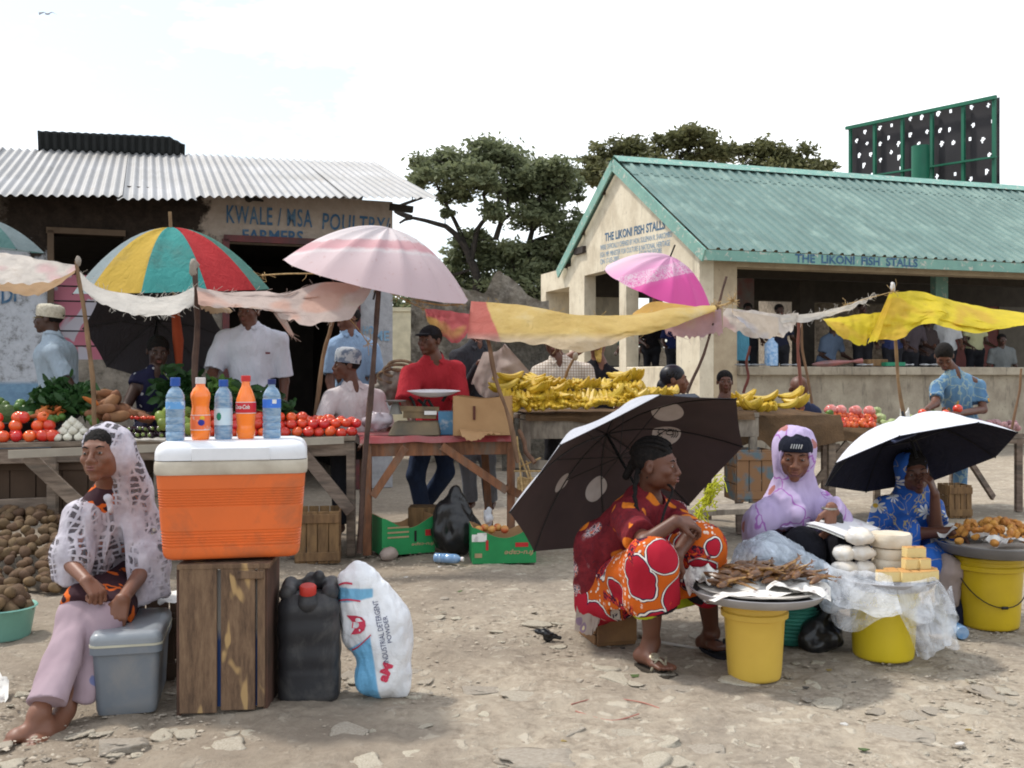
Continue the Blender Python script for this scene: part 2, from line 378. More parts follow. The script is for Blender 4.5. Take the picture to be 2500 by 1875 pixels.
slab=np.maximum(0,vn(p*np.array([5.5,8.5,1])+.5*fbm(p*9,2,20)[...,None],31)-.25)
h=h+np.minimum(slab*.035,.007)
Z=h*near-.006
n0,n1=X.shape; idx=np.arange(n0*n1).reshape(n0,n1)
fc=np.stack([idx[:-1,:-1],idx[1:,:-1],idx[1:,1:],idx[:-1,1:]],-1).reshape(-1,4)
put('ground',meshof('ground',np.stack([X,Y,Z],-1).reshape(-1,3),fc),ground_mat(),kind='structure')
# stones and pebbles
stone_m=mat('pale_coral_stone',(.48,.43,.35),.95,(.36,.315,.25),vs=9,bmp=.6,bs=40,rnd=.35,spec=.1)
def rock(seed,flat=.35,n=18,ang=.35):
    m=MB(); m.ell((0,0,0),(1,1,1),n=n); v=np.concatenate(m.v); d=1+ang*fbm(v*1.1+seed*7.7,3,seed)[:,None]; v=v*d
    v[:,2]=np.clip(v[:,2],-.5,.42); v[:,0]=np.clip(v[:,0],-.8,.75); v[:,2]*=flat; return v,m
srcs=[]
for k in range(7):
    v,m=rock(k+1,.24 if k<5 else .45,26,.5); me=meshof('stone',v,m.f,None,True); srcs.append(me)
rs=random.Random(5)
first=True
for k in range(330):
    py=1440+435*rs.random()**.75; px=rs.uniform(0,2500)
    if 60<px<700 and py<1830 and not py>1780: continue
    if py<1600 and px>1800: continue
    g=G(px,py); s=rs.choice([.015,.02,.02,.028,.035,.05,.065])*rs.uniform(.7,1.2)
    if first: me=srcs[0]; me.materials.append(stone_m)
    me=rs.choice(srcs)
    if not me.materials: me.materials.append(stone_m)
    o=bpy.data.objects.new('stone',me); COL.objects.link(o); first=False
    o.location=(g[0],g[1],.0+s*.01); o.scale=(s*rs.uniform(.8,1.5),s*rs.uniform(.7,1.1),s*rs.uniform(.9,1.3)); o.rotation_euler=(rs.uniform(-.15,.15),rs.uniform(-.15,.15),rs.uniform(0,6.3))
    tag(o,'pale flat coral stone half buried in the dusty foreground','stone','flat stones in the foreground dirt')
for (px,py,s,a,fl) in ((1310,1858,.11,.1,.5),(305,1825,.07,.4,.9),(1540,1795,.06,.2,.5),(1280,1705,.08,0,.4),(1390,1690,.075,-.4,.4),(2200,1800,.1,-.35,.3),(60,1700,.03,0,.8),(1180,1690,.07,.2,.3),(1670,1690,.08,.2,.35)):
    g=G(px,py); o=bpy.data.objects.new('stone',srcs[(px//7)%5]); COL.objects.link(o); o.location=(g[0],g[1],.008); o.scale=(s*1.5,s*.7,s*fl*2); o.rotation_euler=(.05,.05,a)
    if not o.data.materials: o.data.materials.append(stone_m)
    tag(o,'pale flat coral stone half buried in the dusty foreground','stone','flat stones in the foreground dirt')
K=14000; r=RNG; yy=2.9+ (r.rand(K)**1.3)*4.5; xx=(r.rand(K)*2-1)*.56*yy; ss=.003+.007*r.rand(K)**2.5
base=np.array([(1,0,0),(0,1,0),(-1,0,0),(0,-1,0),(0,0,.8),(.7,.7,.3),(-.7,.6,.35),(-.6,-.7,.3),(.7,-.6,.35)])
bf=np.array([(0,5,4),(5,1,4),(1,6,4),(6,2,4),(2,7,4),(7,3,4),(3,8,4),(8,0,4)])
an=r.rand(K)*6.28; ca,sa=np.cos(an),np.sin(an); jit=base[None]*(1+.3*r.randn(K,9,1).clip(-1,1))
vx=(jit[...,0]*ca[:,None]*1.4-jit[...,1]*sa[:,None])*ss[:,None]+xx[:,None]; vy=(jit[...,0]*sa[:,None]+jit[...,1]*ca[:,None])*ss[:,None]+yy[:,None]; vz=jit[...,2]*ss[:,None]*.8+.004
put('gravel',meshof('gravel',np.stack([vx,vy,vz],-1).reshape(-1,3),(bf[None]+9*np.arange(K)[:,None,None]).reshape(-1,3)),mat('gravel_stone',(.44,.385,.31),.95,(.22,.18,.14),vs=30,spec=.1),kind='stuff',label='small loose pebbles scattered over the dirt',cat='gravel')

# ============================================================ GREEN ROOFED FISH STALL BUILDING
W0=V(3.09,16.53,0); U_=V(-.312,.95,0); V_=V(.95,.312,0)
def B(u,v,z): return W0+U_*u+V_*v+V(0,0,z)
fs=thing('fish_stall_building','open sided cream market hall with ribbed green metal roof','building',W0)
def cream_mat(name,pale_tone=(.67,.60,.47),dark=(.52,.45,.34),streak=(.12,.10,.08),amt=.5):  # pale and dark plaster tones mixed by noise
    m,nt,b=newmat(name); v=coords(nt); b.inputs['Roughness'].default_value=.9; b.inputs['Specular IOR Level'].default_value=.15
    c=ramp(nt,noise(nt,v,2.2,6,.65),[(.35,dark),(.6,pale_tone)])
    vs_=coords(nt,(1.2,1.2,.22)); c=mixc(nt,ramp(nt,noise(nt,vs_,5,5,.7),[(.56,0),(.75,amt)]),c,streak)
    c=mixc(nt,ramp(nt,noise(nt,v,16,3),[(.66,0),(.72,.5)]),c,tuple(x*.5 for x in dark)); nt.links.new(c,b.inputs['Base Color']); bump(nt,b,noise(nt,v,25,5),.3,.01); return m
cream=cream_mat('cream_plaster'); cream_dirty=cream_mat('stained_cement_plaster',(.40,.35,.27),(.26,.22,.17),(.05,.04,.035),.85); inner=mat('shade_darkened_plaster',(.075,.062,.05),.95)  # inner: the hall's interior shade is put into this dark plaster colour
teal=mat('green_painted_sheet',(.13,.215,.195),.55,(.10,.17,.155),vs=1.6,dirt=(.23,.33,.29),dirts=1.3,dirtr=(.5,.75),spec=.25)
teal_f=mat('peeling_green_fascia_paint',(.20,.37,.31),.7,(.155,.30,.26),vs=4,dirt=(.42,.44,.38),dirts=11,dirtr=(.57,.62))
def prism(m,pts,mi=0):   # 8 points: bottom quad, top quad
    m.add(pts,[(0,3,2,1),(4,5,6,7),(0,1,5,4),(1,2,6,5),(2,3,7,6),(3,0,4,7)],mi)
def wallseg(m,f,a0,a1,z0,z1,th,side,z1b=None):
    """f(a,b,z) -> point; a along the wall, b its thickness"""
    z1b=z1 if z1b is None else z1b; b0,b1=(0,th) if side>0 else (-th,0)
    prism(m,[f(a0,b0,z0),f(a1,b0,z0),f(a1,b1,z0),f(a0,b1,z0),f(a0,b0,z1),f(a1,b0,z1b),f(a1,b1,z1b),f(a0,b1,z1)])
zr=lambda u:(3.30+.603*(u+.35)) if u<3.25 else 5.47-.603*(u-3.25)
gf=lambda a,b,z:B(a,b,z)
m=MB(); e=.12
for (a0,a1,z0) in ((0,.82,0),(.82,2.88,3.2),(2.88,3.2,0),(3.2,3.25,3.4),(3.25,4.99,3.4),(4.99,5.75,0)):
    wallseg(m,gf,a0,a1,z0,zr(a0)-e,.26,1,zr(a1)-e)
m.put('wall',cream,fs,label='gable wall with two doorways and blue lettering')
m=MB(); wallseg(m,gf,.82,2.88,0,1.45,.2,1); wallseg(m,gf,3.2,4.99,0,1.45,.2,1); m.put('low_wall',cream,fs,bevel=.02)
m=MB(); 
for (a0,a1,z0,z1) in ((5.75,7.7,3.24,3.68),(7.36,7.7,0,3.24),(5.752,5.86,0,3.24)): wallseg(m,gf,a0,a1,z0,z1,1.6,1)
m.put('side_porch',cream,fs)
# long front wall facing the street
lf=lambda a,b,z:B(b,a,z)
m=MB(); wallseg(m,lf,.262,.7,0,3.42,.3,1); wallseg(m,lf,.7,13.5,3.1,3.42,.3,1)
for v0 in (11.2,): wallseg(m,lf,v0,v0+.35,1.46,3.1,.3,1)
m.put('street_wall',cream_mat('shade_toned_cream_plaster',(.44,.36,.25),(.33,.26,.18),(.16,.13,.1),.4),fs)  # darker copy of the cream plaster, street side shade put into its colour
m=MB(); wallseg(m,lf,.7,13.5,0,1.29,.2,1); m.put('counter_wall',cream_dirty,fs)
m=MB(); wallseg(m,lf,.66,13.6,1.292,1.43,.62,-1); v_=m.v[0]
m=MB(); prism(m,[B(-.10,.702,1.292),B(-.10,13.6,1.292),B(.75,13.6,1.292),B(.75,.702,1.292),B(-.10,.702,1.44),B(-.10,13.6,1.44),B(.75,13.6,1.44),B(.75,.702,1.44)])
m.put('counter',cream_dirty,fs,bevel=.015)
# inside: floor, rear beam, rear columns, rear solid part, red doors
m=MB(); prism(m,[B(.3,.3,0),B(.3,13.4,0),B(5.7,13.4,0),B(5.7,.3,0),B(.3,.3,.42),B(.3,13.4,.42),B(5.7,13.4,.42),B(5.7,.3,.42)]); m.put('floor',mat('cement_floor',(.22,.2,.17)),fs)
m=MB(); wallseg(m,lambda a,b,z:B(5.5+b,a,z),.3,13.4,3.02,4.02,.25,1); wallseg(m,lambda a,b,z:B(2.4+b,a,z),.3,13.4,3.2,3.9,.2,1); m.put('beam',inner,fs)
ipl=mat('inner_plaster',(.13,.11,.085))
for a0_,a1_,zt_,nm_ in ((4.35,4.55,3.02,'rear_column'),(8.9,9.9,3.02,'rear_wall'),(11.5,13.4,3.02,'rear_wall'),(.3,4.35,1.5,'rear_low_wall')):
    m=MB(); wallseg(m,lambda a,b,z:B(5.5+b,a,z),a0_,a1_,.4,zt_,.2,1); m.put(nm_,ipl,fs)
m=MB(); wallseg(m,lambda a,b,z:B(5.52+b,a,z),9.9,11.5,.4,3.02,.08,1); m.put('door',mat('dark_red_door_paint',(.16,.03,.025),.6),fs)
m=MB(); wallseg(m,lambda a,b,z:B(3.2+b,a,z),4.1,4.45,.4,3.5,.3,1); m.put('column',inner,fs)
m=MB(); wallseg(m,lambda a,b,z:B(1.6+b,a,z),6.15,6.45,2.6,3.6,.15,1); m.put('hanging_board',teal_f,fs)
m=MB(); wallseg(m,lambda a,b,z:B(4.4+b,a,z),2.75,3.75,2.75,3.45,.04,1); m.put('notice_board',mat('faded_pink_notice',(.35,.16,.15),.8,(.3,.28,.25),vs=5),fs)
# ribbed roof
def ribbed(u0,z0,u1,z1,v0,v1,pitch=.215,hgt=.036,nu=2,jag=0):
    vs=[];q=v0
    while q<v1:
        for a,hh in ((0,0),(.56,0),(.66,1),(.86,1),(.96,0)): vs.append((q+a*pitch,hh*hgt))
        q+=pitch
    n=unit(V(0,0,0)+(V(0,0,1)*abs(u1-u0)+U_*(-(z1-z0) if u1>u0 else (z1-z0)))); 
    if n[2]<0:n=-n
    g=[]
    for i in range(nu):
        t=i/(nu-1); u=u0+(u1-u0)*t; z=z0+(z1-z0)*t
        g.append([B(u,v,z)+n*hh for v,hh in vs])
    return np.array(g)
m=MB(); g=ribbed(-.35,3.33,3.18,3.33+.603*3.53,-.02,13.9,nu=8); m.grid(g,smooth=False)
g=ribbed(2.55,3.33+.603*2.9+.012,3.2,3.33+.603*3.55+.012,-.01,13.9,nu=2); m.grid(g,smooth=False)
g=ribbed(6.25,5.5-.603*3.0,3.32,5.49,-.02,13.9,nu=2); m.grid(g,smooth=False)
rf=m.put('roof',teal,fs)
m=MB(); 
for (ua,za,ub,zb) in ((2.98,5.42,3.25,5.585),(3.25,5.585,3.52,5.42)):
    m.add([B(ua,-.1,za),B(ua,14,za),B(ub,14,zb),B(ub,-.1,zb)],[(0,1,2,3)]); m.add([B(ua,-.1,za-.006),B(ua,14,za-.006),B(ub,14,zb-.012),B(ub,-.1,zb-.012)],[(0,3,2,1)])
m.put('ridge_cap',teal_f,rf)
m=MB(); m.plank(B(-.33,-.12,3.235),B(-.33,14,3.235),.04,.17); m.put('fascia',teal_f,rf)
m=MB(); a=V(0,0,0)
def rake(m,u0,z0,u1,z1,v,w=.21,t=.035): m.plank(B(u0,v,z0),B(u1,v,z1),t,w,up=unit(V(0,0,1)))
rake(m,-.37,3.22,3.25,3.22+.603*3.62,-.12); rake(m,6.28,5.45-.603*3.03-.07,3.25,5.40,-.12); m.put('barge_board',teal_f,rf)
m=MB()
for uu in (.6,1.7,2.8,3.9,5.0,6.0): 
    z=zr(uu)-.10; m.plank(B(uu,-.1,z),B(uu,13.8,z),.06,.1)
m.put('purlin',mat('dark_roof_timber',(.06,.045,.035),.9),rf)
m=MB(); m.box(B(5.15,-.02,3.95),(.12,.5,.14),rotz(.317)); m.put('rafter_end',mat('rotten_timber',(.05,.04,.035),.95),rf)
# ---- lettering
def text_mesh(body,size,width=None,height=None,ext=.002,shear=0,font=None,spacing=1.0,bold=0):
    cu=bpy.data.curves.new('lettering','FONT'); cu.body=body; cu.size=1; cu.extrude=0; cu.space_character=spacing; cu.shear=shear; cu.align_x='LEFT'; cu.resolution_u=3; cu.offset=bold
    o=bpy.data.objects.new('tmp',cu); COL.objects.link(o); bpy.context.view_layer.update()
    me=bpy.data.meshes.new_from_object(o.evaluated_get(bpy.context.evaluated_depsgraph_get())); bpy.data.objects.remove(o); bpy.data.curves.remove(cu)
    n=len(me.vertices); co=np.empty(n*3,np.float32); me.vertices.foreach_get('co',co); co=co.reshape(-1,3); fs_=[tuple(p.vertices) for p in me.polygons]; bpy.data.meshes.remove(me)
    if n==0: return co,fs_
    co[:,0]-=co[:,0].min(); co[:,1]-=co[:,1].min(); mxx=co[:,0].max(); mxy=co[:,1].max()
    sx=(width/mxx) if width else size; sy=(height/mxy) if height else (size if not width else sx)
    co[:,0]*=sx; co[:,1]*=sy; return co,fs_
def lettering(body,origin,xdir,ydir,parent,material,width,height,name='lettering',off=.004,**k):
    co,f=text_mesh(body,1,width,height,**k); xd=unit(xdir); yd=unit(ydir); n=np.cross(xd,yd)
    v=np.array(origin)[None]+co[:,:1]*xd+co[:,1:2]*yd+n*off
    return put(name,meshof(name,v,f,None,False),material,parent)
# gable text: runs from far (left) to near (right), so x direction = -U_
def on_gable(px,py):
    q=(px-CX)/F; u=(W0[0]-q*W0[1])/(.312+.95*q); Y=W0[1]+.95*u; return u,HC+(HY-py)/F*Y
for body,p0,p1,hp in (('THE LIKONI FISH STALLS',(1477,590),(1624,559),22),('WERE OFFICIALLY OPENED BY HON. SULEMAN R. SHAKOMBO',(1466,611),(1641,578),13),('EGH. MP. MINISTER FOR CULTURE & NATIONAL HERITAGE',(1466,629),(1636,599),13),('ON 17-03-2005',(1466,646),(1512,637),13),('AT LIKONI BEFORE',(1560,625),(1616,617),12)):
    u0,z0=on_gable(*p0); u1,z1=on_gable(*p1); a=B(u0,0,z0); b=B(u1,0,z1); wd=np.linalg.norm(b-a); hh=hp/F*(W0[1]+.95*(u0+u1)/2)
    lettering(body,a,b-a,V(0,0,1),fs,blue_paint if hp>20 else blue_faded,wd,hh,name='painted_lettering',bold=.03 if hp>20 else .0)
a=B(-.35,0,0); 
def on_front(px,py,u):
    q=(px-CX)/F; X0,Y0=(W0+U_*u)[:2]; v=(q*Y0-X0)/(.95-.312*q); return v,HC+(HY-py)/F*(Y0+.312*v)
v0,z0=on_front(1941,641,-.35); v1,z1=on_front(2240,641,-.35)
lettering('THE  LIKONI  FISH  STALLS',B(-.352,v0,3.17),V_,V(0,0,1),fs,blue_paint,v1-v0,.145,name='painted_lettering',bold=.03)
# ============================================================ LEFT BUILDING, CORRUGATED ROOF
W1=V(-1.38,11.6,0); T_=V(-.94,-.342,0); D_=V(-.342,.94,0)
def C(t,d,z): return W1+T_*t+D_*d+V(0,0,z)
pb=thing('poultry_shop_building','grey plastered shop with white corrugated iron roof and dark doorway','building',W1)
def shop_wall():
    m,nt,b=newmat('old_shop_plaster'); b.inputs['Roughness'].default_value=.95; b.inputs['Specular IOR Level'].default_value=.1
    # object space: x,y relative to W1 ; build t coordinate
    tcn=NN(nt,'ShaderNodeTexCoord'); mp=NN(nt,'ShaderNodeMapping'); mp.inputs['Rotation'].default_value=(0,0,-math.atan2(T_[1],T_[0])); nt.links.new(tcn.outputs['Object'],mp.inputs[0]); v=mp.outputs[0]
    sx=NN(nt,'ShaderNodeSeparateXYZ'); nt.links.new(v,sx.inputs[0]); t=sx.outputs[0]; z=sx.outputs[2]
    n1=noise(nt,v,2.2,6,.7); tn=math_(nt,'ADD',t,math_(nt,'MULTIPLY_ADD',n1,1.1,-.55)); zn=math_(nt,'ADD',z,math_(nt,'MULTIPLY_ADD',n1,.8,-.4))
    def gt(a,th,w=.05): return ramp(nt,math_(nt,'MULTIPLY_ADD',math_(nt,'SUBTRACT',a,th),1/(2*w),.5),[(0,0),(1,1)])
    fine=noise(nt,v,9,6,.7)
    tan_=ramp(nt,fine,[(.3,(.30,.25,.205)),(.7,(.40,.34,.285))]); soot=ramp(nt,fine,[(.3,(.018,.014,.012)),(.7,(.05,.038,.03))]); cem=ramp(nt,noise(nt,v,4,7,.75),[(.35,(.07,.06,.05)),(.65,(.19,.165,.145))])
    whit=ramp(nt,noise(nt,v,7,6,.75),[(.36,(.18,.18,.18)),(.5,(.44,.46,.5)),(.7,(.52,.54,.58))]); blue=ramp(nt,fine,[(.3,(.12,.2,.3)),(.7,(.2,.33,.45))])
    rough_=ramp(nt,noise(nt,v,5,7,.75),[(.35,(.08,.07,.055)),(.5,(.2,.175,.145)),(.7,(.3,.265,.22))])
    up=mixc(nt,gt(tn,2.05),tan_,soot); up=mixc(nt,gt(tn,4.05),up,cem)
    low=mixc(nt,gt(t,.42,.01),ramp(nt,fine,[(.3,(.27,.27,.28)),(.7,(.4,.4,.42))]),rough_); low=mixc(nt,gt(t,3.55,.02),low,whit)
    bl=math_(nt,'MULTIPLY',gt(t,3.55,.02),math_(nt,'SUBTRACT',1,gt(z,1.22,.02))); low=mixc(nt,bl,low,blue)
    c=mixc(nt,gt(zn,2.62,.03),low,up); nt.links.new(c,b.inputs['Base Color']); bump(nt,b,noise(nt,v,14,6,.7),.6,.03); return m
sw=shop_wall(); cf=lambda a,b,z:C(a,b,z)
m=MB()
for (a0,a1,z0,z1) in ((0,.44,0,3.3),(.44,1.84,2.76,3.3),(1.84,2.9,0,3.3),(2.9,3.62,2.76,3.25),(2.9,3.62,0,1.46),(3.62,8.5,0,3.2)): wallseg(m,cf,a0,a1,z0,z1,.22,1)
m.put('front_wall',sw,pb)
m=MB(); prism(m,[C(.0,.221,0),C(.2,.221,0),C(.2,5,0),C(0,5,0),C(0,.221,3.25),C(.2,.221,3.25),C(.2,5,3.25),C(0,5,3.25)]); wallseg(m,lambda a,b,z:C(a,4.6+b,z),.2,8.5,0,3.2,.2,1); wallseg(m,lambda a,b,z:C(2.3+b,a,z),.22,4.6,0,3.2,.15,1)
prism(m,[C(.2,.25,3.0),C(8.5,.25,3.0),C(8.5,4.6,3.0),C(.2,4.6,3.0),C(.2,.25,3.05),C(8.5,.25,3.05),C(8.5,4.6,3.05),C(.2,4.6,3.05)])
m.put('side_wall',mat('unlit_room_plaster',(.09,.08,.07),.95),pb)  # room darkness behind the doorway is put into this plaster colour
m=MB(); 
for (a,b_) in ((C(1.86,-.03,0),C(1.86,-.03,2.78)),(C(.42,-.03,0),C(.42,-.03,2.78)),(C(.40,-.03,2.79),C(1.88,-.03,2.79))): m.plank(a,b_,.07,.06,up=D_)
m.put('door_frame',mat('dark_red_frame_paint',(.14,.03,.03),.6,(.06,.03,.03)),pb)
wn=MB(); wn.plank(C(2.88,-.02,2.79),C(3.64,-.02,2.79),.06,.07,up=D_); wn.plank(C(3.60,-.02,1.46),C(3.60,-.02,2.79),.06,.07,up=D_); wo=wn.put('window',mat('brown_window_timber',(.12,.08,.05)),pb)
m=MB()
for z in np.arange(1.6,2.45,.155): m.cyl(C(2.9,-.01,z),C(3.6,-.01,z),.009,n=6)
m.put('window_bar',dark_metal,wo)
pm,nt_,b_=newmat('pink_and_white_shutter'); v_=coords(nt_); nt_.links.new(ramp(nt_,noise(nt_,v_,1.9,2,.4,1.2),[(.47,(.42,.12,.17)),(.5,(.42,.4,.45))],'EASE'),b_.inputs['Base Color'])
m=MB(); wallseg(m,lambda a,b,z:C(a,.1+b,z),2.9,3.62,1.46,2.35,.03,1); m.put('shutter',pm,wo)
# corrugated roof, sheet by sheet
zinc_m,nt_,b_=newmat('weathered_zinc_sheet'); v_=coords(nt_); b_.inputs['Roughness'].default_value=.5; b_.inputs['Metallic'].default_value=.25
c_=ramp(nt_,noise(nt_,v_,1.3,4),[(.3,(.22,.215,.205)),(.7,(.33,.33,.335))]); c_=mixc(nt_,ramp(nt_,noise(nt_,coords(nt_,(1,1,1)),3.2,6,.75),[(.60,0),(.72,.65)]),c_,(.22,.17,.13))
oi=NN(nt_,'ShaderNodeObjectInfo'); c_=mixc(nt_,math_(nt_,'MULTIPLY',oi.outputs['Random'],.35),c_,(.24,.22,.20)); nt_.links.new(c_,b_.inputs['Base Color'])
E0=V(-.84,11.15,3.26); E1=V(-.84,11.15,0)+T_*4.35; E1[2]=3.03; R0=E0+D_*3.2; R0[2]=4.29; R1=V(-1.93,14.16,0)+T_*4.75; R1[2]=4.13
def roofpt(t,s): # t metres leftwards, s 0 eave..1 ridge
    e=E0+T_*t; e[2]=3.26-.053*t; r=R0+T_*t; r[2]=4.29-.034*t; return e+(r-e)*s
t0=-.02; k=0; rfh=thing('x','x','x') ; bpy.data.objects.remove(rfh)
nrm=unit(np.cross(T_,roofpt(0,1)-roofpt(0,0))); nrm=nrm if nrm[2]>0 else -nrm
sheets=[(-.02,1.0,-.03,.010),(.95,1.95,0,.0),(1.9,2.62,0.0,.012),(2.55,3.3,-.05,.0),(3.25,4.0,-.03,.012),(3.95,4.75,-.01,.0),(4.7,5.5,-.02,.012),(5.45,6.3,0,.0),(6.25,7.2,0,.012)]
roof_parent=None
for (a,b2,ext,lift) in sheets:
    ts=np.arange(a,b2,.0115); g=[]
    for s in (ext,.25,.5,.75,1.0):
        g.append([roofpt(t,s)+nrm*(.013*math.sin(2*math.pi*t/.092)+lift+.012*float(vn(V(t*.8,s*2,a),4))) for t in ts])
    m=MB(); m.grid(np.array(g)); o=m.put('roof_sheet',zinc_m,pb)
m=MB(); g=[[roofpt(t,1)+V(0,0,.0)+D_*q*2.6-V(0,0,q*.9)+nrm*.018*math.sin(2*math.pi*t/.092) for t in np.arange(-.02,7.2,.023)] for q in (0,1)]; m.grid(np.array(g)); m.put('rear_roof',zinc_m,pb)
m=MB(); g=[]
for i in range(7):
    s=i/6; row=[]
    for t in np.arange(2.55,4.32,.0115):
        e=roofpt(t,1.0)+V(0,0,-.02+.30*s-.06*s*s)-D_*(.10*s)+D_*.02*math.sin(2*math.pi*t/.092); 
        if t<2.75: e=e-V(0,0,.10*s*(2.75-t)/.2)
        row.append(e)
    g.append(row)
m.grid(np.array(g)); o=m.put('ridge_vent',mat('very_dark_sheet',(.02,.022,.022),.6),pb); s_=o.modifiers.new('t','SOLIDIFY'); s_.thickness=.01  # vent sheet coloured almost black
m=MB(); m.plank(C(-.16,-.3,3.17),C(.1,-.3,3.19),.08,.07); m.put('roof_timber',mat('tar_timber',(.03,.025,.02),.9),pb)
def on_shop(px,py):
    q=(px-CX)/F; t=(W1[0]-q*W1[1])/(.94-.342*q); return t,HC+(HY-py)/F*(W1[1]-.342*t)
def shop_text(body,p0,p1,hp,mt,**k):
    t0,z0=on_shop(*p0); t1,z1=on_shop(*p1); a=C(t0,0,z0); b=C(t1,0,z1); lettering(body,a,b-a,V(0,0,1),pb,mt,np.linalg.norm(b-a),hp/F*(W1[1]-.342*(t0+t1)/2),name='painted_lettering',off=.012,**k)
shop_text('KWALE / MSA',(553,545),(762,556),44,blue_paint,bold=.012,spacing=1.12); shop_text('POULTRY/',(786,560),(951,572),40,blue_paint,bold=.012,shear=.1,spacing=1.1)
shop_text('FARMERS',(592,590),(740,594),30,blue_paint,bold=.02); shop_text('DI',(4,742),(40,736),38,blue_paint,bold=.02); shop_text('ME',(912,832),(950,832),24,blue_faded,bold=.02); shop_text('HO',(886,816),(912,816),20,blue_faded,bold=.02)
m=MB(); t_,z_=on_shop(608,484); m.ell(C(t_,-.02,z_),(.05,.02,.05)); m.tube([C(t_,-.03,z_),C(t_-.15,-.05,z_-.03)],[.03,.01]); m.put('wall_stain',mat('tar_stain',(.03,.025,.02)),pb)
# ============================================================ RUINED STONE WALLS BEHIND
def coral(name='coral_rag_stone',a=(.22,.19,.155),b_=(.44,.39,.32)):
    m,nt,b=newmat(name); v=coords(nt); b.inputs['Roughness'].default_value=1; b.inputs['Specular IOR Level'].default_value=.05
    vo=NN(nt,'ShaderNodeTexVoronoi'); vo.inputs['Scale'].default_value=9; nt.links.new(coords(nt,(1,1,1.6)),vo.inputs['Vector'])
    c=ramp(nt,noise(nt,v,7,7,.8),[(.35,a),(.62,b_)]); c=mixc(nt,ramp(nt,vo.outputs['Distance'],[(.05,.5),(.3,0)]),c,tuple(x*1.35 for x in b_)); nt.links.new(c,b.inputs['Base Color'])
    bump(nt,b,noise(nt,v,16,6,.8),1,.06); return m
coralm=coral()
def stone_wall(name,label,prof,Y,th=.4,lean=0,zb=0,nx=110,nz=60,amp=.05,seed=1,mt=None):
    xs_=np.array([P(a,0,Y)[0] for a,b in prof]); zs_=np.array([P(0,b,Y)[2] for a,b in prof]); x=np.linspace(xs_[0],xs_[-1],nx); zt=np.interp(x,xs_,zs_)+.04*vn(np.stack([x*9,x*0,x*0],-1),seed)
    m=MB(); s=np.linspace(0,1,nz); Xg=np.tile(x[:,None],(1,nz)); Zg=zb+(zt[:,None]-zb)*s[None]; q=np.stack([Xg,Xg*0,Zg],-1); dsp=amp*fbm(q*np.array([4,1,5]),4,seed)
    Yg=Y+lean*(Xg-x[0])-dsp; f=np.stack([Xg,Yg,Zg],-1); bk=f.copy(); bk[...,1]=Y+lean*(Xg-x[0])+th
    ring=np.concatenate([f,bk[:,::-1]],1); m.grid(ring,wrap=True); n=ring.shape[1]
    m.add(ring[0],[tuple(range(n))]); m.add(ring[-1],[tuple(range(n))[::-1]])
    return m.put(name,mt or coralm,None,loc=(x[0],Y,0),label=label,cat='wall')
stone_wall('ruined_wall','rough coral stone ruin wall with a broken gable peak behind the red shirt man',[(1003,728),(1060,712),(1140,706),(1183,714),(1190,706),(1205,676),(1222,664),(1240,672),(1270,700),(1302,734),(1340,736)],15.0,seed=3,amp=.07)
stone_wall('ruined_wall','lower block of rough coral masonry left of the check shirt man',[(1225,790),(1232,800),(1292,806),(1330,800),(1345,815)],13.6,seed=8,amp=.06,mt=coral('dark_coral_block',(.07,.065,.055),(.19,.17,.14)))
m=MB(); a=P(955,760,20); b=P(1016,760,20); m.box(((a[0]+b[0])/2,20.2,a[2]/2),(b[0]-a[0]+.6,.3,a[2])); m.box(((a[0]+b[0])/2,20.2,a[2]+.04),(b[0]-a[0]+.7,.36,.08)); 
m.put('compound_wall',mat('cream_wall_paint',(.62,.56,.40),.85),None,loc=((a[0]+b[0])/2,20.2,0),label='smooth cream compound wall with coping left of the stone ruin',cat='wall')
stone_wall('boundary_wall','low rough stone wall far behind the gable doorways',[(1300,846),(1500,850),(1700,846),(1950,850)],34,nx=80,nz=12,amp=.05,seed=9)
sb=thing('coral_block_house','rough coral stone house seen through the open fish hall','building',(7.6,27,0))
stoneY=27; prof=[(1935,690),(2290,690)]; x0,x1=P(1938,0,27)[0],P(2300,0,27)[0]
m=MB(); nx,nz=90,40; x=np.linspace(x0,x1,nx); z=np.linspace(0,4.6,nz); Xg,Zg=np.meshgrid(x,z,indexing='ij'); q=np.stack([Xg,Xg*0,Zg],-1); m.grid(np.stack([Xg,27-.05*fbm(q*3,4,4),Zg],-1)); m.box(((x0+x1)/2,29.1,2.3),(x1-x0,4,4.6)); m.put('wall',coral('warm_coral_stone',(.17,.14,.11),(.40,.34,.27)),sb)
m=MB(); m.plank(P(1868,722,25.6)+V(0,0,.0),V(x1,25.6,4.5),.03,.03); 
ee=P(1870,722,25.8); m.add([ee,V(x1+1,25.8,4.3),V(x1+1,31,6.2),V(x0-1.5,31,6.2)],[(0,1,2,3)]); m.add([ee+V(0,0,-.04),V(x1+1,25.8,4.26),V(x1+1,31,6.16),V(x0-1.5,31,6.16)],[(0,3,2,1)])
m.put('roof',mat('rusty_sheet_roof',(.14,.12,.11),.7),sb)
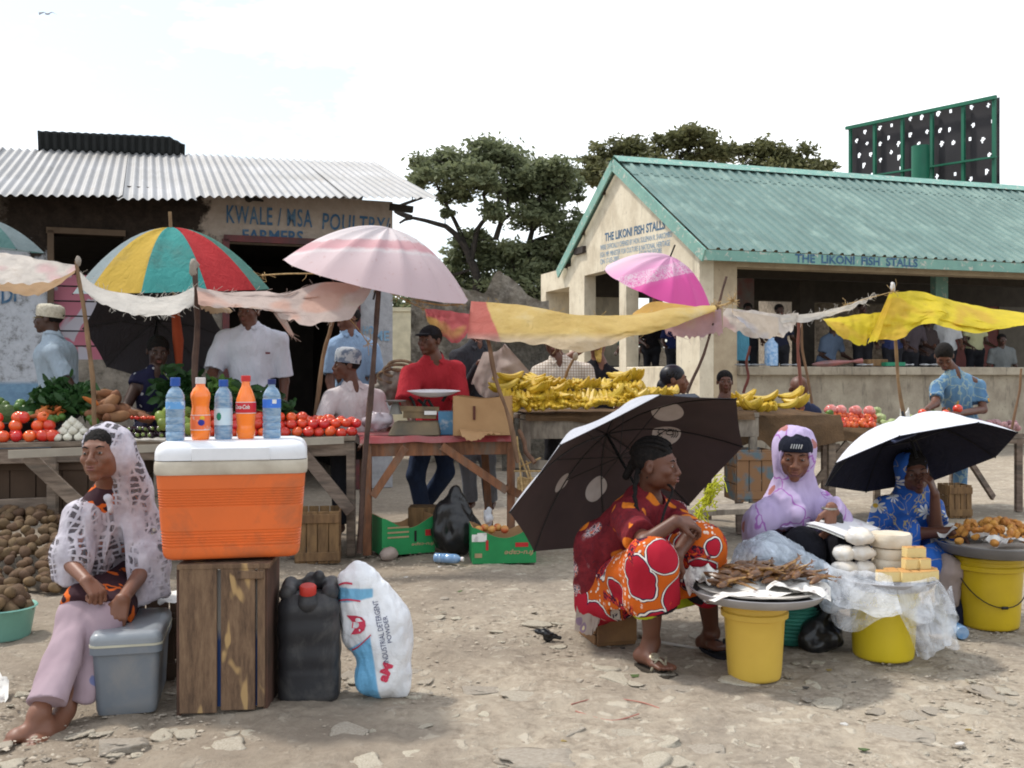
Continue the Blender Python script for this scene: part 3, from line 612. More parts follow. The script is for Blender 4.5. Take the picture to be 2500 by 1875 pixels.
# ============================================================ TREES
def leafmat(name,a,b_,tr=.3):
    m,nt,b=newmat(name); v=coords(nt); c=ramp(nt,noise(nt,v,1.1,5,.7),[(.3,a),(.7,b_)]); c=mixc(nt,ramp(nt,noise(nt,v,9,3),[(.55,0),(.75,.5)]),c,tuple(min(1,x*1.7) for x in b_)); nt.links.new(c,b.inputs['Base Color']); b.inputs['Roughness'].default_value=.55; b.inputs['Specular IOR Level'].default_value=.3; translucent(nt,b,c,tr); return m
leafA=leafmat('acacia_leaf',(.11,.13,.065),(.23,.255,.14),.45); leafB=leafmat('olive_leaf',(.08,.09,.035),(.19,.185,.085),.42); bark=mat('dark_bark',(.045,.036,.03),.95,(.02,.017,.015),vs=8,bmp=.6)
def leaves(cl,Y,per,size,rng,dy=1.0):
    """cl: (px,py,rx,ry,dY) clusters; returns quads"""
    Cn=[]
    for (px,py,rx,ry,dY) in cl:
        c=P(px,py,Y+dY); sx=rx/F*(Y+dY); sz=ry/F*(Y+dY); K=max(6,int(rx*ry/95)); 
        d=rng.randn(K,3); d/=np.linalg.norm(d,axis=1)[:,None]; d*= (rng.rand(K,1)**.45); d[:,2]=np.where(d[:,2]<-.55,-d[:,2],d[:,2])
        for q in c+d*np.array([sx,max(sx,sz)*dy,sz]): Cn.append((q,rng.uniform(.25,.6)*min(sx,1.3)*.9))
    n=per; out=[];
    for q,rad in Cn:
        g=rng.randn(n,3)*np.array([rad,rad,rad*.5])*.55+q; out.append(g)
    P_=np.concatenate(out); K=len(P_); a=rng.randn(K,3); a[:,2]*=.6; a/=np.linalg.norm(a,axis=1)[:,None]; b=np.cross(a,rng.randn(K,3)); b/=np.linalg.norm(b,axis=1)[:,None]; s=size*(.6+.8*rng.rand(K,1))
    Q=np.stack([P_-a*s,P_-b*s*.42+a*s*.1,P_+a*s,P_+b*s*.42+a*s*.1],1); return Q.reshape(-1,3),np.arange(4*K).reshape(-1,4),Cn
def tree(name,label,cl,Y,base,forks,per,size,seed,lm,tr=.16,group=None,twigs=True):
    rng=np.random.RandomState(seed); bp=P(base[0],base[1],Y); bp[2]=0; root=thing(name,label,'tree',bp,group)
    v,f,Cn=leaves(cl,Y,per,size,rng); put('crown',meshof('crown',v,f,None,False),lm,root)
    m=MB(); fk=[[P(a,b,Y+d) for a,b,d in fo] for fo in forks]
    for fo,rr in zip(fk,[tr]*len(fk)):
        pts=catmull([bp]+fo if fo is fk[0] else fo,14); m.tube(pts,np.linspace(tr if fo is fk[0] else tr*.6,tr*.22,14),n=7)
    nodes=np.concatenate([catmull(fo,10) for fo in fk])
    for i,(q,rad) in enumerate(Cn):
        if i%4: continue
        below=nodes[nodes[:,2]<q[2]+.1]; src=below if len(below) else nodes; d=np.linalg.norm(src-q,axis=1); s=src[np.argmin(d)]
        mid=(s+q)/2+V(rng.randn()*.15,rng.randn()*.15,-.12*np.linalg.norm(q-s)); L_=np.linalg.norm(q-s); r0=min(.05,.016+.014*L_)
        m.tube(catmull([s,mid,q],7),np.linspace(r0,.009,7),n=5)
        for _ in range(3):
            e=q+rng.randn(3)*rad*.7; m.tube([q-(q-s)*.15,(q+e)/2+V(0,0,.03),e],[.013,.009,.005],n=4)
    m.put('trunk',bark,root); return root
ctr=[(1075,400,60,34,0),(1010,445,34,26,.5),(1045,430,45,30,-.6),(1180,378,70,36,0),(1245,395,60,40,.6),(1330,425,70,40,-.4),(1150,440,75,36,-.8),(1270,460,75,44,.3),(1370,475,50,50,.5),(1110,480,45,24,.4),(1210,520,55,22,-.5),(1310,530,70,40,.2),(1390,560,40,55,0),(1160,590,55,26,.6),(1110,650,45,40,.8),(1190,640,70,40,1.0),(1290,640,70,50,.6),(1140,700,80,40,1),(1250,700,90,40,.5),(1370,640,40,40,.8),(1110,745,60,34,1.2),(1200,745,60,34,1.2),(1300,740,70,36,1.0),(1400,720,40,30,.8),(1350,610,60,34,.4),(1095,520,22,14,0),(1360,690,50,40,.5)]
tree('spreading_tree','tall spreading tree with open dark crown between the two roofs',ctr,30,(1165,760),
     [[(1165,690,0),(1148,640,0),(1140,612,0),(1100,560,0),(1060,545,0),(1005,532,0),(975,545,0)],[(1148,640,0),(1160,590,0),(1168,555,0),(1195,520,0),(1180,480,0),(1190,440,0),(1175,395,0)],[(1140,612,0),(1120,560,.3),(1090,500,.3),(1060,440,.2)],[(1210,585,0),(1225,540,0),(1245,520,0),(1235,470,0),(1250,410,0)],[(1168,700,.5),(1280,650,.4),(1290,600,.4),(1330,578,.3),(1380,570,.3)],[(1290,600,.4),(1305,540,.3),(1320,470,0),(1335,430,0)],[(1005,532,0),(965,510,0),(1040,480,.3)]],78,.092,4,leafA,tr=.15)
rt=[(1440,430,30,24,0),(1465,385,45,28,.5),(1520,365,50,30,0),(1575,385,60,36,.3),(1640,350,50,34,0),(1690,335,60,34,-.5),(1720,375,60,34,0),(1480,430,60,30,0),(1590,420,90,26,0),(1400,430,22,18,0)]
tree('broad_tree','broad dark green tree crown above the left end of the green roof',rt,38,(1600,900),[[(1600,560,0),(1590,450,0),(1560,400,0),(1500,390,0)],[(1590,450,0),(1640,400,0),(1690,360,0)],[(1560,420,0),(1480,420,0),(1440,430,0)]],62,.115,9,leafB,tr=.3)
rt2=[(1785,375,36,24,0),(1840,370,50,30,.3),(1900,380,55,34,0),(1950,395,55,34,0),(1995,412,36,24,.3),(2030,440,26,16,0),(1870,415,80,26,0),(1960,430,60,20,0),(2060,455,20,10,0)]
tree('broad_tree','smaller ragged tree crown left of the billboard',rt2,38,(1900,900),[[(1900,600,0),(1890,470,0),(1860,400,0)],[(1890,470,0),(1950,420,0),(2020,430,0)]],54,.115,12,leafB,tr=.25)
tree('shrubby_tree','low dark shrubby tree seen over the cream compound wall',[(985,745,40,28,0),(960,720,30,20,.5),(1010,760,30,20,0)],26,(985,900),[[(985,800,0),(985,750,0)]],40,.1,15,leafA,tr=.08)
tree('shrubby_tree','leafy tree seen through the gable doorway of the fish hall',[(1490,720,60,40,0),(1400,720,40,40,1),(1440,760,60,40,0)],30,(1480,900),[[(1480,820,0),(1480,740,0)]],46,.12,16,leafA,tr=.1)
tree('shrubby_tree','thin branched tree seen past the corner column of the fish hall',[(1825,730,40,36,0),(1880,750,40,50,1),(1800,800,50,50,1),(1900,790,30,40,0)],33,(1830,900),[[(1850,830,0),(1870,760,0),(1885,705,0)]],36,.12,17,leafA,tr=.1)
# ============================================================ BILLBOARD (seen from behind)
Yb=44; a=P(2079,312,Yb); b=P(2441,237,Yb-6.0); bb=thing('billboard','dark rear face of a large billboard on a thick green steel post','billboard',(*(P(2245,400,Yb-2.5)[:2]),0))
bx=unit(b-a)*V(1,1,0); bx=unit(bx); wdt=np.linalg.norm((b-a)[:2]); zt0=a[2]; zt1=b[2]; zb_=0
def BB(s,z,off=0): q=a+bx*s; q=V(q[0],q[1],z); return q+np.cross(bx,V(0,0,1))*off
nx,nz=140,120; xsb=np.linspace(0,wdt,nx+1); rng=np.random.RandomState(3); zl=lambda s:zt0+(zt1-zt0)*s/wdt
holes=[]
for px,py in ((2117,322),(2157,313),(2188,306),(2236,290),(2264,287),(2304,278),(2333,271),(2380,262),(2417,257),(2094,343),(2122,350),(2180,337),(2206,351),(2158,351),(2236,329),(2257,351),(2277,321),(2308,319),(2330,316),(2384,305),(2427,296),(2312,351),(2339,349),(2377,340),(2405,342),(2101,379),(2132,377),(2187,372),(2159,390),(2114,404),(2207,385),(2136,428),(2160,430),(2213,409),(2301,431),(2343,425),(2413,419),(2379,438),(2419,378)):
    s=wdt*(px-2079)/(2441-2079); q=BB(s,0); holes.append((s,HC+(HY-py)/F*q[1],rng.uniform(.09,.14)*.68))
H=5.3; v=[];f=[]
for i in range(nx+1):
    for j in range(nz+1): v.append(BB(xsb[i],zl(xsb[i])-H*j/nz))
for i in range(nx):
    for j in range(nz):
        s=(xsb[i]+xsb[i+1])/2; z=zl(s)-H*(j+.5)/nz
        if any(abs(s-h0)<.3 and (s-h0)**2+((z-h1)*.8)**2<h2*h2 and not ((s-h0)>(z-h1)*.6+.05) for h0,h1,h2 in holes): continue
        k=i*(nz+1)+j; f.append((k,k+1,k+nz+2,k+nz+1))
put('panel',meshof('panel',v,f,None,False),mat('dark_panel_back',(.035,.033,.037),.8,(.025,.024,.028),vs=.6),bb)
grn=mat('green_steel_paint',(.012,.13,.075),.5,(.01,.10,.06),vs=.8)
m=MB()
for k in range(6): s=wdt*(k/5) ; s=min(max(s,.1),wdt-.1); m.plank(BB(s,zl(s),.2),BB(s,zl(s)-H,.2),.11,.12,up=bx)
for dz,w_ in ((.05,.14),(2.3,.07),(4.3,.16),(5.2,.10)): m.plank(BB(-.05,zl(0)-dz,.3),BB(wdt+.05,zl(wdt)-dz,.3),.12,w_)
for k in range(10): s=wdt*(k+.5)/10; m.plank(BB(s,zl(s)-4.5,.22),BB(s,zl(s)-H,.22),.1,.1,up=bx)
m.put('frame',grn,bb)
pc=P(2247,400,0+BB(wdt*.46,0)[1]+0); ctr_=min((BB(wdt*k/200,0,1.1) for k in range(200)),key=lambda q:abs(CX+F*q[0]/q[1]-2247)); m=MB(); m.cyl(V(ctr_[0],ctr_[1],0),V(ctr_[0],ctr_[1],HC+(HY-357)/F*ctr_[1]),.34,n=28); m.put('post',grn,bb)
# birds
def bird(px,py,Y,s,label,mt,rot=0):
    o=thing('flying_bird',label,'bird',P(px,py,Y)); m=MB(); m.ell(P(px,py,Y),(.16*s,.06*s,.05*s),n=8); m.put('body',mt,o)
    for sg in(-1,1):
        m=MB(); c=P(px,py,Y); m.grid(np.array([[c+V(-.06*s,0,0),c+V(.08*s,0,0)],[c+sg*V(.25*s,0,0)+V(-.03*s,0,.12*s),c+sg*V(.25*s,0,0)+V(.07*s,0,.10*s)],[c+sg*V(.55*s,0,0)+V(.02*s,0,-.05*s*(1 if sg>0 else -2)),c+sg*V(.55*s,0,0)+V(.05*s,0,-.07*s)]])); q=m.put('wing',mt,o); sl=q.modifiers.new('t','SOLIDIFY'); sl.thickness=.01*s
bird(116,34,60,1.0,'small grey bird gliding high at the upper left of the sky',mat('grey_feathers',(.25,.25,.27)))
# ============================================================ UMBRELLAS
def canopy_frame(axis,phase): return frame(axis,(1,0,0))@rotz(phase)
def umbrella(name,label,c,axis,R,depth,n=8,outer=None,inner=None,phase=0,scal=.07,shaft=None,shaft_m=None,tip=.06,ribm=None,sub=8,broken=None,bow=.0,tipm=None,group=None,stretch=True):
    Rm=canopy_frame(axis,phase); c=np.array(c,float); root=thing(name,label,'umbrella',c,group)
    NR=10
    def surf(t,s,off=0):
        k=t*n/(2*math.pi); fr=k-math.floor(k); w_=4*fr*(1-fr); rr=R*s*(1-scal*w_*s); z=depth*(1-s**2.0)-w_*s*(1-s)*depth*.35-bow*w_*s*s
        return c+Rm@V(rr*math.cos(t),rr*math.sin(t),z+off)
    def sheet(off,flip):
        m=MB(); NT=n*sub; g=[[surf(2*math.pi*j/NT,i/NR if i else .001,off) for j in range(NT)] for i in range(NR+1)]
        g=np.array(g); v=g.reshape(-1,3); f=[];mi=[]
        for i in range(NR):
            for j in range(NT):
                pn=(j//sub)
                if broken and pn in broken and i>=NR-2: continue
                q=(i*NT+j,i*NT+(j+1)%NT,(i+1)*NT+(j+1)%NT,(i+1)*NT+j); f.append(q if flip else q[::-1]); mi.append(pn)
        return v,f,mi
    v,f,mi=sheet(0,False); outs=outer if isinstance(outer,list) else [outer]
    cn=put('canopy',meshof('canopy',v,f,[x%len(outs) for x in mi],True),list(outs),root)
    if inner is not None:
        v,f,mi=sheet(-.004,True); ins=inner if isinstance(inner,list) else [inner]; put('lining',meshof('lining',v,f,[x%len(ins) for x in mi],True),list(ins),root)
    rm=ribm or dark_metal
    for k in range(n):
        t=2*math.pi*k/n; m=MB(); m.tube([surf(t,s,-.008) for s in np.linspace(.02,1.0,8)],.0028,n=5); e=surf(t,1.0,-.003); m.ell(e,(.006,)*3,n=6)
        if shaft and R>.3: m.tube([c+Rm@V(0,0,depth*.45),surf(t,.48,-.01)],.0022,n=4)
        m.put('rib',rm,root)
    if shaft:
        m=MB(); m.cyl(c+Rm@V(0,0,depth+tip),c+Rm@V(0,0,depth-shaft),.0075 if shaft_m is None else .014,n=8); m.put('shaft',shaft_m or dark_metal,root)
    return root,surf,Rm
# rainbow parasol
um=lambda nme,c,tr=.35,**k:fabric(nme,c,trans=tr,var=.9,**k)
yel=um('yellow_parasol_cloth',(.62,.42,.08),dirt=(.45,.32,.10)); tea=um('teal_parasol_cloth',(.075,.34,.32),dirt=(.10,.24,.22)); red=um('red_parasol_cloth',(.50,.045,.05)); dgr=um('dark_green_parasol_cloth',(.10,.235,.20)); gry=um('pale_grey_parasol_cloth',(.30,.36,.38))
rc=P(425,705,7.9); rc[2]-=.02
root,sf,_=umbrella('market_parasol','large parasol with yellow, teal, red and green panels',rc,(-.02,-.1,1),.735,.50,10,[gry,yel,tea,red,dgr,yel,tea,red,dgr,tea],None,phase=3.47,scal=.05,shaft=1.25,shaft_m=pole_w,tip=.12)
m=MB(); a=P(428,760,7.9); b=P(436,905,7.9); m.tube([a,(a+b)/2+V(.01,0,0),b],[.03,.042,.02],n=10); fold(mm:=m.mesh('sash'),.012,(30,30,12)); put('cloth_wrap',mm,fabric('orange_red_cloth',(.36,.07,.03)),root)
# pale pink parasol with white stripes
def pale_mat():
    m,nt,b=newmat('faded_pink_parasol_cloth'); v=coords(nt); b.inputs['Roughness'].default_value=.8
    sx=NN(nt,'ShaderNodeSeparateXYZ'); nt.links.new(v,sx.inputs[0]); r=noise(nt,v,14,5,.7)
    ln=NN(nt,'ShaderNodeVectorMath',operation='LENGTH'); nt.links.new(v,ln.inputs[0])
    x=math_(nt,'ADD',sx.outputs[2],math_(nt,'MULTIPLY_ADD',r,.05,-.025))
    c=ramp(nt,x,[(.0,(.58,.45,.47)),(.15,(.62,.50,.52)),(.17,(.68,.62,.63)),(.20,(.60,.33,.36)),(.255,(.62,.38,.40)),(.27,(.70,.63,.64)),(.36,(.68,.62,.63))]); nt.links.new(mixc(nt,ramp(nt,noise(nt,v,30,4),[(.62,0),(.68,.35)]),c,(.42,.2,.17)),b.inputs['Base Color']); translucent(nt,b,c,.3); return m
pl=pale_mat(); c=P(922,684,7.5)
umbrella('market_parasol','faded pale pink parasol with a band of darker pink over the tomato stall',c,(.235,-.16,.96),.70,.40,14,pl,None,phase=.2,scal=.02,shaft=.55,tip=.03,broken=(6,),ribm=mat('rusty_rib',(.4,.33,.27)))
# bright pink parasol
def pink_mat():
    m,nt,b=newmat('pink_lace_print_cloth'); v=coords(nt); sx=NN(nt,'ShaderNodeSeparateXYZ'); b.inputs['Roughness'].default_value=.7
    v2=coords(nt,(1,1,1),rot=(0,.28,0)); nt.links.new(v2,sx.inputs[0]); z=sx.outputs[2]
    nz=noise(nt,v,34,4,.75,2.2); lace=ramp(nt,nz,[(.47,0),(.53,1)])
    band=ramp(nt,z,[(.035,0),(.045,1),(.155,1),(.17,0)]); c=ramp(nt,z,[(.0,(.75,.10,.38)),(.1,(.72,.2,.46)),(.2,(.72,.36,.56)),(.3,(.76,.55,.66))])
    c=mixc(nt,math_(nt,'MULTIPLY',lace,math_(nt,'MULTIPLY',band,.75)),c,(.8,.72,.76)); nt.links.new(c,b.inputs['Base Color']); translucent(nt,b,c,.35); return m
pk=pink_mat(); c=P(1606,702,9)
root,_,_=umbrella('market_parasol','bright pink parasol with white lace pattern in front of the gable',c,(.33,-.30,.9),.515,.30,12,pk,None,phase=.1,scal=.03,shaft=.55,tip=.11,bow=.01)
m=MB(); m.tube([P(1602,690,8.9),P(1596,745,8.9),P(1580,790,8.9)],[.012,.02,.015],n=7); m.tube([P(1596,740,8.9),P(1560,765,8.8)],[.012,.008],n=6); m.put('stick',pole_w,root)
# corner of green grey umbrella far left
umbrella('market_parasol','dull green umbrella edge cut off by the left side of the picture',P(-62,600,8.1),(.1,-.05,1),.52,.24,8,[um('dull_green_cloth',(.10,.20,.19)),um('dull_grey_cloth',(.2,.25,.26))],None,phase=.3,shaft=.6)
# grey umbrella hanging under the tarp
gu=um('dark_grey_umbrella_cloth',(.075,.07,.08),.12); umbrella('umbrella','dark grey umbrella tilted behind the woman in the navy flowered dress',P(378,812,8.35),(-.15,.72,.62),.56,.17,8,gu,um('dark_grey_lining',(.06,.056,.065),.1),phase=.2,scal=.10,shaft=.45,group=None)
# brown umbrella with white discs
silver=um('silver_coated_cloth',(.42,.43,.47),.05); BR_AX=unit(V(-.37,.57,.73)); BRc=P(1540,1166,5.0)
def brown_lining():
    Rm=canopy_frame(BR_AX,.12); m,nt,b=newmat('brown_lining_with_discs'); b.inputs['Roughness'].default_value=.75
    cc=ramp(nt,noise(nt,coords(nt),5,3),[(.3,(.040,.024,.024)),(.7,(.058,.034,.033))]); v=coords(nt)
    for (px,py,ra,rb,an) in ((1364,1173,.063,.063,0),(1448,1190,.078,.078,0),(1626,1054,.078,.072,0),(1630,997,.085,.075,0)):
        o=V(0,0,HC); d=unit(P(px,py,5)-o); best=None
        for t in np.linspace(4.2,6.2,1200):
            q=Rm.T@(o+d*t-BRc); h=.29*(1-(q[0]**2+q[1]**2)/.655**2)
            if q[2]>h and q[0]**2+q[1]**2<.7**2: best=o+d*t-BRc; break
        if best is None: continue
        sv=NN(nt,'ShaderNodeVectorMath',operation='DISTANCE'); nt.links.new(v,sv.inputs[0]); sv.inputs[1].default_value=tuple(best)
        cc=mixc(nt,ramp(nt,math_(nt,'DIVIDE',sv.outputs['Value'],ra),[(.97,1),(1,0)]),cc,ramp(nt,noise(nt,v,12,2),[(.3,(.43,.36,.32)),(.7,(.52,.46,.42))]))
        BR_HIT.append(best)
    nt.links.new(cc,b.inputs['Base Color']); return m
BR_HIT=[]; brl=brown_lining()
root,_,_=umbrella('umbrella','open dark brown umbrella with pale discs standing behind the woman in red print',BRc,BR_AX,.655,.29,8,silver,brl,phase=.12,scal=.085,shaft=.75,tip=.07,sub=10)
m=MB(); h=BR_HIT[2]+BRc if len(BR_HIT)>2 else BRc; ex,ez=V(1,0,0),unit(V(0,-.6,.8)); n_=unit(V(0,0,HC)-h)*2.2
for k,(cx,cy,r_) in enumerate(((-.02,.0,.022),(.0,.022,.018),(.022,-.008,.02),(.02,.025,.012),(-.03,-.03,.012))):
    m.tube([h+n_*.012+ex*(cx+r_*math.cos(t))+ez*(cy+r_*.7*math.sin(t)) for t in np.linspace(.3*k,5+.3*k,12)],.0022,n=4)
for k in range(3): m.tube([h+n_*.012+ex*(.03+.012*k+.01*math.sin(t*2))+ez*(-.04+.03*t) for t in np.linspace(0,2,8)],.002,n=4)
m.put('printed_emblem',dark_metal,root)
m=MB(); m.plank(P(1650,968,5.25),P(1702,966,5.3),.05,.006,up=(0,-.4,1)); m.put('strap',mat('navy_strap',(.03,.035,.05)),root)
# white umbrella
wu=um('white_coated_cloth',(.62,.63,.68),.05); nl=um('navy_lining',(.020,.020,.032),.02)
root,_,_=umbrella('umbrella','white umbrella with dark navy lining over the woman in the blue daisy wrap',P(2240,1122,5.35),(-.13,.42,.90),.50,.23,8,wu,nl,phase=.25,scal=.07,shaft=.22,tip=.05,sub=10)
m=MB(); m.plank(P(2180,1078,4.96),P(2233,1058,5.05),.022,.008,up=(0,-.5,1)); m.put('strap',mat('navy_strap_band',(.04,.05,.10)),root)
# ============================================================ POLES, ROPES, TARPAULINS
def pole(px0,py0,px1,py1,Y0,Y1,r,label,mt=None,knots=True,cap=None):
    a=P(px0,py0,Y0); b=P(px1,py1,Y1); o=thing('pole',label,'pole',(b[0],b[1],b[2])); pts=[a+(b-a)*t+V(.012*vn(V(t*3,px0,1),2),0,0)*1.5 for t in np.linspace(0,1,10)]
    m=MB(); m.tube(pts,np.linspace(r*.8,r,10)*(1+.12*np.random.RandomState(int(px0)).randn(10)),n=9); m.put('shaft',mt or pole_w,o)
    if cap:
        m=MB(); m.ell(a,(r*1.25,r*1.25,r*2.4),n=14); me=m.mesh('knot'); fold(me,r*.6,(30,30,30),2,3); put('rag_knot',me,cap,o)
    return o
ragm=fabric('grey_rag',(.30,.26,.22)); ragw=fabric('white_rag',(.62,.60,.58))
dpole=mat('dark_pole_wood',(.10,.06,.045),.8,(.05,.03,.025),vs=9,bmp=.3)
pole(191,638,236,1062,6.75,6.75,.017,'thin leaning pole between the white cap man and the woman in navy',cap=ragm)
pole(474,652,484,1050,7.0,7.0,.024,'dark upright pole left of the man in the white shirt',dpole,cap=ragm)
pole(925,700,872,1350,7.1,7.1,.021,'thick pole under the pale pink parasol',dpole)
pole(806,785,768,1050,7.75,7.75,.02,'pale bamboo pole right of the white shirt man')
pole(1186,822,1268,1130,7.2,7.2,.016,'peeled pole tied beside the cardboard box')
pole(1776,675,1682,960,8.0,8.0,.013,'thin dark leaning pole left of the corner column',dpole)
pole(1831,845,1819,960,8.4,8.4,.012,'short dark red stick behind the second banana heap',mat('dark_red_pole',(.13,.035,.03)))
pole(1946,785,1958,1000,8.5,8.5,.016,'reddish post beside the bowed bald head',mat('red_brown_post',(.2,.07,.05)))
pole(1952,790,1982,985,8.62,8.62,.013,'pale split stake right of the bowed bald head')
pole(2178,702,2206,1040,8.7,8.7,.017,'pole holding the peak of the bright yellow tarpaulin',cap=ragw)
pole(1405,870,1362,955,7.9,7.9,.013,'stick with a rag bundle at the low cream wall',cap=ragm)
pole(2498,900,2470,1060,9.3,9.3,.014,'leaning stick at the right edge beside the grey wall')
pole(1262,1050,1300,1130,7.35,7.2,.018,'bundle of sticks tied to the banana table corner')
def cloth(name,label,top,bot,mt,n=(70,22),wr=.02,sag=0,cat='tarpaulin',fr=0,seed=1,edge=.012,mats2=None,ropes=None):
    T=catmull([P(*q) for q in top],n[0]); Bt=catmull([P(*q) for q in bot],n[0]); s=np.linspace(0,1,n[1])[None,:,None]
    g=T[:,None]*(1-s)+Bt[:,None]*s; q=g.copy(); u=np.linspace(0,1,n[0])[:,None]
    env=(np.sin(np.pi*np.clip(u,0,1))**.4)*1.0
    d=wr*fbm(q*np.array([5,9,9]),3,seed)*env+wr*.5*vn(np.stack([u*14+0*s[...,0],s[...,0]*3+0*u,0*u+0*s[...,0]],-1),seed+4)*env
    g[...,1]+=d-sag*np.sin(np.pi*s[...,0])*env; g[...,2]+=.35*d
    ed=edge*vn(np.stack([np.linspace(0,22,n[0]),np.zeros(n[0]),np.zeros(n[0])+seed],-1),seed); g[:,-1,2]+=ed; g[:,-2,2]+=ed*.5
    base=g[0,0]; root=thing(name,label,cat,base); m=MB(); m.grid(g); mi=None
    me=m.mesh('sheet')
    o=put('sheet',me,mt,root)
    if fr:
        rr=np.random.RandomState(seed); m=MB()
        for k in range(fr):
            i=rr.randint(0,n[0]); side=rr.rand()<(.5); p0=g[i,0 if side else -1]; e=p0+V(rr.uniform(-.03,.05),rr.uniform(-.02,.02),(.01+.03*rr.rand())*(1 if side else -1)); m.tube([p0,(p0+e)/2+V(rr.uniform(-.01,.01),0,0),e],.0016,n=3,caps=False)
        m.put('frayed_threads',mt,root)
    return root,g
def sack(nme,c,c2=None,tr=.35,stripe=None,dirt=(.45,.36,.27)):
    m,nt,b=newmat(nme); v=coords(nt); b.inputs['Roughness'].default_value=.8
    cc=ramp(nt,noise(nt,v,3,5,.65),[(.35,tuple(x*.82 for x in c)),(.6,c)]); cc=mixc(nt,ramp(nt,noise(nt,v,5.5,5,.7),[(.57,0),(.72,.6)]),cc,dirt)
    if c2 is not None: cc=mixc(nt,ramp(nt,noise(nt,v,1.7,2,.5,.6),[(.54,0),(.60,.8)]),cc,c2)
    nt.links.new(cc,b.inputs['Base Color']); bump(nt,b,noise(nt,coords(nt,(1,1,1)),12,5,.7,1.5),.7,.02); translucent(nt,b,cc,tr); return m
sw1=sack('off_white_sack_cloth',(.66,.60,.54),(.62,.40,.40)); sw2=sack('cream_sack_cloth',(.68,.64,.58)); sw3=sack('pinkish_sack_cloth',(.60,.49,.44),(.60,.36,.28),.4)
cloth('tarpaulin','off white sacking awning with a pink stripe at the left edge',[(-90,612,6.8),(0,618,6.8),(100,632,6.8),(190,648,6.8)],[(-90,660,6.5),(0,688,6.5),(110,690,6.6),(190,658,6.75)],sw1,seed=2,wr=.03)
cloth('tarpaulin','orange tinted sacking hanging under the left awning',[(-90,665,7.0),(0,680,7.0),(100,682,7.0),(185,655,6.9)],[(-90,700,7.2),(0,708,7.2),(90,722,7.2),(182,668,7.0)],sack('painted_glow_sack',(.58,.40,.25)),seed=5,wr=.02)  # awning underside; orange of light passing through is put into the colour
cloth('tarpaulin','cream sacking strip sagging in front of the rainbow parasol',[(192,662,6.9),(240,700,6.9),(330,722,6.9),(420,722,6.9),(474,700,6.95)],[(195,705,6.75),(255,745,6.7),(340,773,6.7),(420,768,6.7),(474,742,6.85)],sw2,fr=60,seed=7,wr=.025)
cloth('tarpaulin','thin torn net hanging from the left pole',[(205,712,7.1),(230,735,7.1),(260,750,7.1)],[(250,850,7.4),(330,830,7.5),(360,815,7.6)],sack('grey_net_film',(.40,.36,.36),None,.5),seed=17,wr=.02) if False else None
cloth('tarpaulin','pinkish torn sacking awning between the dark pole and the pink parasol',[(480,698,7.0),(560,712,7.05),(700,710,7.1),(800,690,7.1),(905,690,7.15)],[(484,735,6.8),(560,752,6.8),(660,770,6.8),(740,795,6.75),(850,772,6.85),(908,708,7.05)],sw3,fr=40,seed=9,wr=.045,edge=.03)
cloth('tarpaulin','beige back edge of the torn awning over the white shirt man',[(484,735,7.25),(520,745,7.3),(560,752,7.3)],[(484,748,7.3),(520,766,7.4),(570,762,7.4)],sack('beige_sack_back',(.62,.46,.30)),seed=11,wr=.01,n=(30,8))
cloth('tarpaulin','narrow pink rag of torn awning hanging over the white shirt',[(668,765,6.9),(680,768,6.9),(694,770,6.9)],[(706,818,6.9),(712,820,6.9),(718,818,6.9)],sw3,seed=12,wr=.01,n=(12,14),fr=20)
rye=sack('red_and_yellow_vinyl',(.62,.14,.15),(.66,.46,.12),.4,dirt=(.6,.35,.2))
cloth('tarpaulin','red and yellow vinyl sheet behind the man in the black cap',[(1036,755,8.1),(1080,758,8.1),(1150,766,8.0)],[(1045,790,8.1),(1110,835,8.0),(1150,800,8.0)],rye,seed=14,wr=.03,n=(40,18))
def yel_vinyl():
    m,nt,b=newmat('faded_yellow_vinyl'); v=coords(nt); b.inputs['Roughness'].default_value=.6; sx=NN(nt,'ShaderNodeSeparateXYZ'); nt.links.new(v,sx.inputs[0]); n1=noise(nt,v,3,5,.65)
    c=ramp(nt,n1,[(.3,(.55,.37,.10)),(.55,(.66,.48,.16)),(.75,(.68,.57,.33))]); x=math_(nt,'ADD',sx.outputs[0],math_(nt,'MULTIPLY_ADD',sx.outputs[2],.35,math_(nt,'MULTIPLY_ADD',n1,.06,-.03)))
    c=mixc(nt,ramp(nt,x,[(.10,1),(.115,0)]),c,(.52,.13,.10)); c=mixc(nt,ramp(nt,math_(nt,'ADD',sx.outputs[2],.3),[(.0,.6),(.06,0)]),c,(.6,.5,.42)); nt.links.new(c,b.inputs['Base Color']); bump(nt,b,noise(nt,v,8,5,.7,1.2),.6,.03); translucent(nt,b,c,.45); return m
cloth('tarpaulin','long faded yellow vinyl awning with a red end over the banana stall',[(1150,735,7.4),(1300,748,7.4),(1430,770,7.4),(1540,768,7.5),(1650,752,7.6),(1745,745,7.8)],[(1140,826,7.1),(1230,832,7.1),(1340,843,7.1),(1440,858,7.1),(1540,826,7.2),(1650,795,7.4),(1750,752,7.7)],yel_vinyl(),seed=21,wr=.03,n=(110,30),sag=.05,fr=20)
cloth('tarpaulin','orange yellow flap of vinyl rising under the bright pink parasol',[(1545,765,8.0),(1590,738,8.1),(1650,742,8.2),(1745,755,8.1)],[(1545,772,7.9),(1600,775,7.9),(1660,768,7.9),(1745,760,7.9)],sack('orange_vinyl',(.62,.36,.08),None,.4),seed=23,wr=.02,n=(40,14))
cloth('tarpaulin','dull pink translucent sheet hanging left of the corner column',[(1600,790,8.05),(1680,765,8.05),(1760,752,8.0)],[(1625,805,8.1),(1690,828,8.0),(1765,815,7.95)],sack('dull_pink_film',(.50,.33,.36),None,.45),seed=25,wr=.03,n=(40,20),fr=30,edge=.03)
